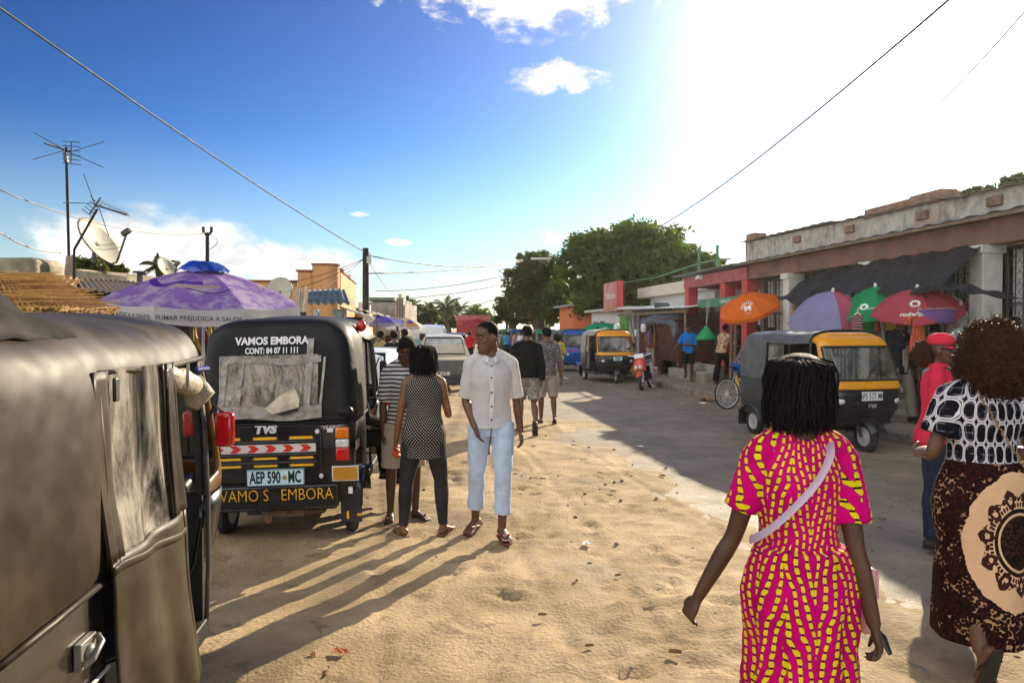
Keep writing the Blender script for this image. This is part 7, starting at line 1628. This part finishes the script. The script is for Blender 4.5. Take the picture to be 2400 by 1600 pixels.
# cyclist astride the bicycle
BK = bpy.data.objects['bicycle'].location; fwd = Vector((math.sin(R(66)), math.cos(R(66)), 0)); q = BK + fwd * .30
f = human('man in a grey patterned shirt and blue overalls riding the grey bicycle', (q.x, q.y, -.04), R(-66), 1.72, 'm', SKIN2, vx=.010, lean=R(38), ground=False, z0=.93, legL=((-.10, .75, -.75), (0, -.10, -1)), legR=((.10, .45, -1), (.0, -.12, -1)), armL=((-.1, .75, -.9), (.05, .8, -.7)), armR=((.1, .75, -.9), (-.05, .8, -.7)), hp=R(-15))
ob_ = fab('cobalt_work_cloth', (.012, .075, .28), .06); cloth(f, 'trousers', ob_, [('torso', -.10, .10, .022), ('leg', 'L', .9, .025, .02), ('leg', 'R', .9, .025, .02)], .011, 2, .02, .1)
b = MB(); P, _ = smooth_pts(f.leg['R'], f.rl, 4); i = int(len(P) * .74); b.tube([P[i], P[i + 1]], .082, 14); P, _ = smooth_pts(f.leg['L'], f.rl, 4); b.tube([P[i], P[i + 1]], .082, 14); b.build('reflective_band', M('silver_band', (.5, .5, .46), .4), f.root)
cloth(f, 'shirt', fab('grey_print_shirt', (.3, .3, .3), .1, pat=pat_floral((.1, .1, .1), (.2, .05, .08), (.36, .34, .32), 20)), [('torso', -.02, .54, .022, .05), ('arm', 'L', 0, .4, .016), ('arm', 'R', 0, .4, .016)], .011, 2, .02); short_hair(f); flipflops(f, M('blue_rubber', (.03, .12, .25), .5))
# under the left parasols
mid('shopper in a wide black and white striped shirt beneath the violet parasol', 905, 16.2, 20, 1.70, -.04, top=fab('wide_striped_jersey', (.1, .1, .1), .1, pat=lambda t, v: mixc(t, ((xyz(t, v)[2] / .16).fr() < .38), (.014, .014, .015), (.52, .54, .52))), bot=c_black, legs=.95)
mid('shopper in a white shirt behind the wide black and white stripes', 930, 18.5, 60, 1.74, -.04, top=fab('white_cotton', (0, 0, 0)), bot=c_navy, legs=.95)
mid('shopper in a khaki shirt at the edge of the violet parasol', 874, 17.2, -40, 1.70, -.04, top=fab('khaki_cotton', (.32, .25, .12), .1), bot=c_beige, legs=.95)
mid('small figure in a red shirt beside the red lorry', 1079, 36, 0, 1.62, -.04, top=fab('plain_red_jersey', (.5, .02, .03), .1), bot=c_black, legs=.95)
for i, (px, d, a, c, lb) in enumerate(((1163, 44, 20, (.05, .28, .5), 'small distant figure in a turquoise top'), (1181, 46, 90, (.55, .25, .28), 'small distant figure in a pink top'), (1196, 43, 200, (.7, .7, .7), 'small distant figure in a white blouse'), (1210, 47, 10, (.08, .06, .25), 'small distant figure in a dark violet top'), (1150, 50, 0, (.6, .6, .55), 'smallest pale-shirted figure far down the street'))):
    mid(lb + ' near the far rickshaws', px, d, a, 1.6, -.05, 'f' if i < 4 else 'm', top=fab('far_cloth_%d' % i, c, .1), bot=[c_navy, c_beige, c_black][i % 3], legs=[.6, .95, .95][i % 3], vx=.02, foot=None)
# driver perched on the side of the black rickshaw, one leg out
o = BR.matrix_basis @ Vector((.42, 1.15, 0))
f = human('person in dark trousers sitting sideways in the black rickshaw, one leg hanging out', (o.x, o.y, 0), R(-52), 1.7, 'm', SKIN2, vx=.009, ground=False, z0=.68, legL=((-.05, 1, .02), (.02, .12, -1), (0, 1, -.15)), legR=((.1, 1, .0), (.0, .15, -1), (0, 1, -.1)), armL=((-.15, .25, -1), (.1, .8, -.3)), armR=((.15, .25, -1), (-.1, .8, -.3)))
cloth(f, 'trousers', c_black, [('torso', -.10, .06, .02), ('leg', 'L', .95, .02, .018), ('leg', 'R', .95, .02, .018)], .010, 2, .016); cloth(f, 'shirt', c_black, [('torso', -.03, .54, .02), ('arm', 'L', 0, .9, .016), ('arm', 'R', 0, .9, .016)], .011, 2); short_hair(f); shoes(f, M('dark_shoe', (0, 0, 0)))
# ------------------------------------------------------------------ goods, clutter, litter
def gm(i, c, **k): return M('goods_%s' % i, c, k.pop('rough', .5), va=.2, **k)
def left_goods():
    gp = M('market_green_paint', (.015, .10, .035), .5, va=.3)
    st = T('green_stall', 'green painted stall frame crowded with hanging goods under the purple parasol', 'market stall', (0, 0, -.05))
    for px, d in ((372, 10.6), (446, 10.4), (520, 10.6), (600, 10.8), (700, 11)):
        p = W(px, 760, d); b = MB(); b.bx((p.x - .035, d - .035, 0), (p.x + .035, d + .035, 1.95)); b.build('post', gp, st)
    a, c = W(360, 760, 10.6).x, W(705, 760, 10.9).x
    b = MB()
    for z in (.75, 1.30, 1.85): b.bx((a, 10.62, z), (c, 10.68, z + .05))
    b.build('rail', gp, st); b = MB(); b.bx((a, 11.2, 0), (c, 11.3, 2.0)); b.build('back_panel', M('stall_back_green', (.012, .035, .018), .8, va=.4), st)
    b = MB(); b.bx((a, 10.5, .65), (c, 11.2, .72)); b.build('shelf', gp, st)
    rg = random.Random(9)
    yl = gm('yellow_hose', (.62, .47, .04))
    for k, (x0, x1, lo) in enumerate(((461, 478, 850), (494, 500, 850))):
        b = MB(); pts = [W(x0, 752, 10), W(x0 - 6 + 4 * k, 775, 10), W(x0 + 2, 805, 10), W(x1, 830, 10), W(x1 + 10, lo, 10)]; pp, rr = smooth_pts(pts, [.028] * 5, 5); b.tube(pp, rr, 8); tag(b.build('hose', yl, None, ang=180), ('curved yellow hose hanging left of the grey parasol pole', 'curved yellow hose hanging right of the grey parasol pole')[k], 'hose')
    cols = [(.45, .4, .28), (.55, .02, .03), (.4, .22, .08), (.05, .05, .05), (.6, .58, .5), (.08, .25, .1), (.5, .35, .05), (.25, .12, .3), (.35, .33, .3)]
    for i in range(34):
        px = rg.uniform(455, 715); d = rg.uniform(10.2, 10.55); top = rg.uniform(752, 768); p = W(px, top, d); L = rg.uniform(.10, .30); w = rg.uniform(.035, .09); b = MB()
        b.tube([p, p - Vector((0, 0, .04))], .004, 4); kind = i % 3
        if kind == 0: b.tube([p - Vector((0, 0, .03)), p - Vector((0, 0, .08)), p - Vector((.01, 0, .06 + L * .6)), p - Vector((.0, 0, .05 + L))], [(.012, .01), (w, w * .4), (w * 1.1, w * .45), (w * .5, w * .2)], 8)
        elif kind == 1: b.ell(p - Vector((0, 0, .1)), (w, w * .6, .07), 10, 6); b.ell(p - Vector((0, 0, .2)), (w * .8, w * .6, .06), 10, 6)
        else: b.box(p - Vector((0, 0, .05 + L / 2)), (w * 1.4, .03, L), (0, rg.uniform(-.15, .15), 0))
        o = b.build('hanging_packet', gm('p%d' % (i % 9), cols[i % 9]), None, ang=60); tag(o, 'small packets and toys strung on the green stall frame', 'hanging goods', 'goods strung on the green stall')
    for i, (px, d) in enumerate(((395, 9.9), (420, 10), (300, 9.2), (330, 9.3), (360, 9.4))):
        p = W(px, 775, d); b = MB(); b.tube([p, p - Vector((0, 0, .05)), p - Vector((0, 0, .16)), p - Vector((0, 0, .3))], [.01, .05, .06, .03], 8); tag(b.build('hanging_packet', gm('q%d' % i, ((.3, .2, .12), (.05, .2, .35), (.25, .2, .15), (.35, .3, .25), (.2, .16, .12))[i]), None, ang=60), 'bundles hanging in the gloom below the reed roof', 'hanging goods', 'bundles under the reed roof')
    # white reed sticks in a bundle
    p = W(695, 765, 14); b = MB()
    for k in range(16): x = rg.uniform(-.07, .07); b.tube([p + Vector((x, rg.uniform(-.05, .05), -.3)), p + Vector((x * 1.7 + .10, rg.uniform(-.05, .05), .72 + rg.uniform(-.06, .06)))], .017, 6)
    tag(b.build('stick_bundle', M('peeled_sticks', (.55, .46, .36), .7, va=.25), None), 'bundle of pale peeled sticks standing behind the purple parasol', 'sticks')
    p = W(752, 760, 12.0); b = MB(); b.tube([p + Vector((0, 0, -1.2)), p + Vector((.02, 0, .12))], .05, 8); tag(b.build('stall_post', M('pale_post', (.5, .42, .33), .8), None), 'short pale post rising behind the black rickshaw hood', 'post')
    p = W(858, 775, 9.2); b = MB(); b.tube([p + Vector((0, 0, -1.5)), p + Vector((0, 0, .2))], .045, 8); tag(b.build('stall_post', M('pale_post', (0, 0, 0)), None), 'pale post beside the red cap at the right of the black hood', 'post')
    # orange plastic chair
    p = Vector((px_at(916, 15), 15, -.04)); c = T('plastic_chair', 'orange plastic chair next to the striped shopper', 'chair', p, R(150)); om = gm('chair_orange', (.75, .13, .02))
    b = MB(); b.box((0, 0, .42), (.42, .42, .03)); b.build('seat', om, c, bev=.01); b = MB(); b.sheet(lambda u, v: ((u - .5) * .42, -.2 - .08 * v - .05 * (1 - (2 * u - 1) ** 2), .43 + .42 * v - .08 * v * (2 * u - 1) ** 2), 8, 6, .02); b.build('backrest', om, c, ang=180)
    for x in (-1, 1):
        for y in (-1, 1): b = MB(); b.tube([(x * .18, y * .18, .41), (x * .21, y * .21, 0)], .02, 6); b.build('leg', om, c)
    # stall counter with baskets under the far parasols
    p = Vector((px_at(868, 18.6), 18.6, -.04)); c = T('market_table', 'low trestle table of produce under the violet parasol', 'table', p)
    b = MB(); b.box((0, 0, .7), (1.8, .8, .05)); b.build('tabletop', m_wood, c)
    for x in (-.8, .8): b = MB(); b.box((x, 0, .35), (.06, .7, .7)); b.build('leg', m_wood, c)
left_goods()
def garment(label, p, kind, m, s=1.0, hanger=True, cat='clothing', rz=0, group=None):
    root = T('hanging_dress' if kind == 'dress' else 'hanging_shirt', label, cat, p, rz, group); b = MB()
    if kind == 'dress': pr = [(.0, .10, .012), (-.05, .13, .03), (-.14, .12, .04), (-.24, .105, .035), (-.34, .13, .05), (-.50, .155, .06), (-.64, .17, .065)]
    else: pr = [(.0, .11, .012), (-.04, .17, .025), (-.15, .19, .04), (-.35, .18, .045), (-.55, .185, .05)]
    b.loft([[Vector((w * s * math.copysign(abs(math.cos(a)) ** .6, math.cos(a)) * (1 + .03 * math.sin(a * 5 + z * 9)), d * s * math.sin(a) * (1 + .3 * math.sin(a * 7 + z * 20)), z * s)) for a in np.linspace(0, 6.2832, 29)[:-1]] for z, w, d in pr], cap=False); b.build('cloth', m, root, ang=180)
    b = MB()
    for q in (-1, 1): b.tube([(q * .10 * s, 0, -.01 * s), (q * .17 * s, 0, -.05 * s), (q * .19 * s, 0, -.16 * s)], [(.03 * s, .02 * s), (.05 * s, .03 * s), (.055 * s, .025 * s)], 8)
    b.build('sleeve', m, root, ang=180)
    if hanger: b = MB(); b.tube([(-.11 * s, 0, -.01), (0, 0, .05), (.11 * s, 0, -.01)], .012, 6); b.tube([(0, 0, .05), (0, 0, .10), (.03, 0, .13), (.04, 0, .10)], .006, 5); b.build('hanger', m_white, root)
    return root
def right_goods():
    garment('child size orange checked dress on a white hanger beneath the red parasol', W(2152, 740, 12.0), 'dress', fab('orange_check', (.6, .1, .03), .2, pat=pat_plaid((.62, .10, .035), (.40, .03, .02), (.70, .42, .2), .04)), .95, rz=.1)
    garment('grey white shirt hanging right of the purple basin', W(2245, 728, 12.2), 'shirt', fab('grey_white_cotton', (.36, .37, .35), .15), .85)
    garment('bright green shirt hanging under the green parasol', W(2030, 742, 13.2), 'shirt', fab('leaf_green_cotton', (.02, .36, .06), .2), .75)
    garment('maroon striped shirt on a hanger left of the green shirt', W(2010, 738, 13.0), 'shirt', fab('maroon_stripe', (.2, .05, .08), .1, pat=lambda t, v: mixc(t, ((xyz(t, v)[2] / .05).fr() < .5), (.16, .03, .05), (.38, .25, .28))), .55)
    garment('dark jacket hanging on the iron grille at the right edge', W(2372, 742, 11.6), 'shirt', c_black, .7, False)
    for i, (c, nm) in enumerate((((.05, .35, .50), 'turquoise'), ((.62, .60, .55), 'off-white'), ((.05, .10, .42), 'royal blue'), ((.55, .10, .06), 'tomato red'), ((.60, .42, .06), 'ochre'), ((.35, .42, .50), 'grey-blue'), ((.06, .22, .10), 'bottle green'), ((.55, .30, .38), 'rose'))):
        garment(nm + ' garment pegged on the iron grille under the black awning', S(14.9 - i * .52, 9.06, 2.25 - .06 * (i % 3)), ('shirt', 'dress')[i % 2], fab('line_cloth_%d' % i, c, .15), .95, True, rz=SA + pi / 2)
    rg = random.Random(4); cs = [(.5, .32, .14), (.2, .08, .25), (.1, .35, .4), (.55, .5, .45), (.03, .03, .04), (.45, .3, .1), (.25, .38, .45), (.55, .12, .2)]
    for i in range(26):                                          # bags pegged on the white column
        p = W(rg.uniform(1858, 1912), rg.uniform(708, 775), 16.6 + rg.uniform(-.15, .1)); b = MB(); w, h = rg.uniform(.05, .10), rg.uniform(.08, .16)
        b.tube([p + Vector((0, 0, .03)), p, p - Vector((0, 0, h * .5)), p - Vector((0, 0, h))], [(.01, .01), (w * .8, .02), (w, .035), (w * .9, .03)], 8, side=(1, 0, 0)); tag(b.build('pegged_bag', gm('r%d' % (i % 8), cs[i % 8]), None, ang=60), 'small bags and toys pegged in a cluster on the second white column', 'hanging goods', 'goods pegged on the white column')
    # dark stall behind parasols: tables with piles of clothes
    for k, (px, d, c, lb) in enumerate(((2070, 13.4, (.03, .035, .05), 'table of folded dark clothes behind the camouflage cap man'), (2210, 12.6, (.05, .03, .03), 'table of folded clothes below the grey white shirt'))):
        p = Vector((px_at(px, d) + .3, d, .12)); t = T('clothes_table', lb, 'table', p, SA); b = MB(); b.box((0, 0, .72), (.9, 1.3, .04)); b.build('tabletop', m_woodd, t)
        for x in (-.4, .4):
            for y in (-.6, .6): b = MB(); b.box((x, y, .36), (.05, .05, .70)); b.build('leg', m_woodd, t)
        for q in range(9):
            b = MB(); x, y = rg.uniform(-.35, .35), -.5 + q * .125
            for s_ in range(rg.randint(2, 5)): b.ell((x, y, .765 + s_ * .045), (.14, .10, .026), 10, 6)
            o = b.build('folded_clothes', gm('f%d' % (q % 5), ((.08, .08, .1), (.25, .03, .04), (.06, .1, .2), (.2, .18, .15), (.03, .03, .03))[q % 5]), None, ang=180, loc=p, rz=SA); tag(o, 'stacks of folded clothes on the tables in the shop shade', 'clothes stack', 'folded clothes on the stall tables')
    # goods under the shelter by the dark red kiosk
    cc = [(.5, .05, .06), (.5, .62, .55), (.02, .12, .42), (.03, .25, .1), (.62, .2, .3), (.85, .32, .08), (.6, .6, .6), (.03, .04, .2)]
    for i, (px, py, w, h) in enumerate(((1425, 780, 14, 20), (1445, 770, 14, 26), (1440, 800, 6, 40), (1452, 806, 6, 50), (1462, 790, 12, 22), (1480, 800, 10, 30), (1508, 768, 14, 20), (1465, 812, 8, 26), (1432, 800, 8, 24), (1490, 780, 8, 16), (1520, 790, 6, 30))):
        d = 25.4; p = W(px, py, d); s = d / FPX; b = MB(); b.tube([p + Vector((0, 0, h * s * .5)), p + Vector((0, 0, h * s * .35)), p, p - Vector((0, 0, h * s * .5))], [(.02, .02), (w * s * .45, .08), (w * s * .5, .1), (w * s * .4, .08)], 8, side=(1, 0, 0)); tag(b.build('hanging_bag', gm('k%d' % (i % 8), cc[i % 8]), None, ang=60), 'coloured bags and clothes hung in front of the dark red kiosk', 'hanging goods', 'goods hung by the dark red kiosk')
    for i, (px, d, r, h, c, lb) in enumerate(((1418, 25.6, .19, .75, (.02, .05, .30), 'tall blue plastic drum by the rough post'), (1448, 25.8, .17, .6, (.55, .32, .03), 'tall yellow plastic drum beside the blue one'), (1705, 18.9, .17, .4, (.65, .38, .02), 'yellow jerrycan bucket behind the cyclist'))):
        p = Vector((px_at(px, d), d, .11)); b = MB(); b.loft([[Vector((r * a * math.cos(2 * pi * j / 20), r * a * math.sin(2 * pi * j / 20), h * z)) for j in range(20)] for a, z in ((.9, 0), (.95, .03), (1, .3), (.96, .33), (1, .36), (1, .66), (.96, .7), (1, .73), (.98, .95), (.9, 1))]); o = b.build('drum', gm('d%d' % i, c), None, ang=40, loc=p); tag(o, lb, 'drum')
        b = MB(); b.tube([(-.1, 0, h), (-.08, 0, h + .08), (.08, 0, h + .08), (.1, 0, h)], .015, 6); b.build('handle', gm('d%d' % i, c), o)
    for i, (px, d, c, sz, lb) in enumerate(((1428, 24.4, (.45, .38, .48), (.34, .3, .34), 'pale lilac box of goods on the pavement edge'), (1412, 24.6, (.40, .48, .50), (.26, .3, .42), 'pale blue box of goods beside the lilac one'), (1500, 24.8, (.5, .4, .42), (.25, .25, .28), 'pink box of packets behind the beige shirt'))):
        p = Vector((px_at(px, d), d, .11)); b = MB(); b.box((0, 0, sz[2] / 2), sz); o = b.build('goods_box', gm('b%d' % i, c, vs=20, col2=(.15, .1, .2)), None, loc=p, rz=.3, bev=.015); tag(o, lb, 'box'); b = MB(); b.box((0, 0, sz[2] + .01), (sz[0] + .02, sz[1] + .02, .03)); b.build('lid', m_white, o, bev=.006)
    p = W(1655, 795, 19.5); b = MB(); b.loft([[p + Vector((r * math.cos(2 * pi * j / 12) * 1.2, r * math.sin(2 * pi * j / 12), z)) for j in range(12)] for r, z in ((.02, .35), (.05, .32), (.22, .06), (.25, 0), (.2, -.02))]); o = b.build('net_bag', gm('net', (.015, .40, .13), tl=.4), None, ang=180); tag(o, 'bright green net bag hanging by cords left of the orange parasol', 'net bag')
    b = MB()
    for q in (-.06, 0, .06): b.tube([p + Vector((0, 0, .34)), p + Vector((.1 + q, .1, 1.25))], .006, 4)
    b.build('cord', m_wirew, o)
    for px, d, lb in ((1712, 19.4, 'thin wooden prop under the orange parasol'), (1722, 20, 'second wooden prop near the green sign')): p = Vector((px_at(px / 1.0204, d), d, .1)); b = MB(); b.tube([p, p + Vector((.05, 0, 2.3))], .04, 7); tag(b.build('wooden_prop', m_wood, None), lb, 'post')
    # faint grey car roof at the right edge
    p = Vector((px_at(2370, 7.2), 7.2, -.05))
right_goods()
def litter():
    rg = random.Random(21); from_ = MB()
    sm = [M('stone_%d' % k, c, .9, va=.3, vs=30) for k, c in enumerate(((.24, .2, .15), (.40, .34, .26), (.12, .1, .08)))]
    for i in range(120):
        u, v = rg.uniform(2.2, 12), rg.uniform(-.6, 3.6) if i % 3 else rg.uniform(1.0, 3.0); p = S(u, v, -.02 if v < 2.6 else -.04); r = rg.uniform(.006, .020); b = MB()
        b.ell((0, 0, r * .5), (r * rg.uniform(1, 1.6), r, r * .7), 7, 5); b.v = [tuple(Vector(q) * (1 + .25 * noise.noise(Vector(q) * 60 + Vector((i, 0, 0))))) for q in b.v]; tag(b.build('stone', sm[i % 3], None, ang=60, loc=p, rz=rg.uniform(0, 6)), 'small stones scattered over the sand and road', 'stone', 'small loose stones')
    def scrap(px, py, m, s, lb, cat='litter', name='paper_scrap', z=.0):
        p = G(px, py); b = MB(); b.sheet(lambda u, v: ((u - .5) * s * (1 + .3 * math.sin(v * 5)), (v - .5) * s * .7, .006 + s * .28 * abs(noise.noise((u * 3.1 + px, v * 3.3, py * .1))) + .01 * u), 8, 8, .002); o = b.build(name, m, None, loc=(p.x, p.y, z), rz=rg.uniform(0, 6), ang=30); tag(o, lb, cat)
    wp = M('litter_white', (.70, .70, .70), .6, tl=.2); br = M('litter_brown', (.30, .13, .06), .8); tl_ = M('litter_teal', (.1, .35, .33), .6)
    scrap(1376, 1276, wp, .09, 'crumpled white scrap alone on the open sand'); scrap(797, 1530, M('brick_orange', (.5, .17, .05), .9), .07, 'flat orange brick fragment at the bottom of the sand', 'fragment', 'brick_fragment'); scrap(733, 1537, br, .04, 'tiny brown fragment left of the orange brick piece', 'fragment', 'brick_fragment')
    scrap(1325, 885, wp, .35, 'white plastic bag on the road behind the grey T-shirt', 'plastic bag', 'plastic_bag', -.05); scrap(1500, 1048, wp, .10, 'pale paper scrap on the sunlit edge of the road'); scrap(1660, 935, br, .42, 'flattened brown carton at the kerb', 'carton', 'carton', -.05); scrap(1690, 945, tl_, .26, 'teal plastic scrap in the gutter by the bicycle wheel', 'litter', 'plastic_scrap', -.05)
    for q, (px, py, lb) in enumerate(((1612, 882, 'upper white scrap on the pavement near the blue T-shirt'), (1650, 884, 'white scrap nearest the floral shirt on the pavement'), (1545, 922, 'pale scrap in the kerb gutter past the scooter'), (1600, 940, 'small scrap lying in the gutter'), (1430, 900, 'small scrap on the road in front of the scooter'))): scrap(px, py, wp, .10, lb, z=.13 if q < 2 else -.05)
    p = G(762, 1585); b = MB(); b.tube([(p.x, p.y, .01), (p.x + .01, p.y + .05, .018), (p.x - .005, p.y + .09, .012)], .006, 6); tag(b.build('twig', br, None), 'short brown twig at the bottom edge of the sand', 'twig')
    lv = M('dry_leaf', (.22, .13, .05), .9, va=.4)
    for i in range(40):
        u, v = rg.uniform(2, 11), rg.uniform(-.8, 6.5); p = S(u, v, .004 if v < 2.4 else -.03); s = rg.uniform(.012, .03); b = MB(); b.sheet(lambda a, c: ((a - .5) * s * 2 * (1 - abs(2 * c - 1) * .6), (c - .5) * s * 2.6, .004 + s * .5 * (a - .5) ** 2 * 4), 3, 3); tag(b.build('dry_leaf', lv, None, loc=p, rz=rg.uniform(0, 6)), 'dry leaf flecks strewn on the ground', 'dry leaf', 'dry leaves on the ground')
litter()
# ------------------------------------------------------------------ dusty air
def haze():
    m = bpy.data.materials.new('dusty_air'); m.use_nodes = True; t = m.node_tree; t.nodes.clear()
    o = t.nodes.new('ShaderNodeOutputMaterial'); v = t.nodes.new('ShaderNodeVolumePrincipled')
    v.inputs['Color'].default_value = (.92, .90, .86, 1); v.inputs['Density'].default_value = .00025; v.inputs['Anisotropy'].default_value = .72
    t.links.new(v.outputs[0], o.inputs['Volume'])
    b = MB(); b.bx((-2400, -2400, -2.5), (2400, 2400, 14)); h = b.build('haze', m, None, smooth=False); h['kind'] = 'stuff'
haze()
# ------------------------------------------------------------------ lettering becomes mesh
bpy.context.view_layer.update(); DG = bpy.context.evaluated_depsgraph_get()
for o in [q for q in COL.objects if q.type == 'FONT']:
    me = bpy.data.meshes.new_from_object(o.evaluated_get(DG)); nm = o.name.split('.')[0]; o.name = 'old'
    n = bpy.data.objects.new(nm, me); COL.objects.link(n); n.parent = o.parent; n.matrix_local = o.matrix_local.copy()
    bpy.data.objects.remove(o)
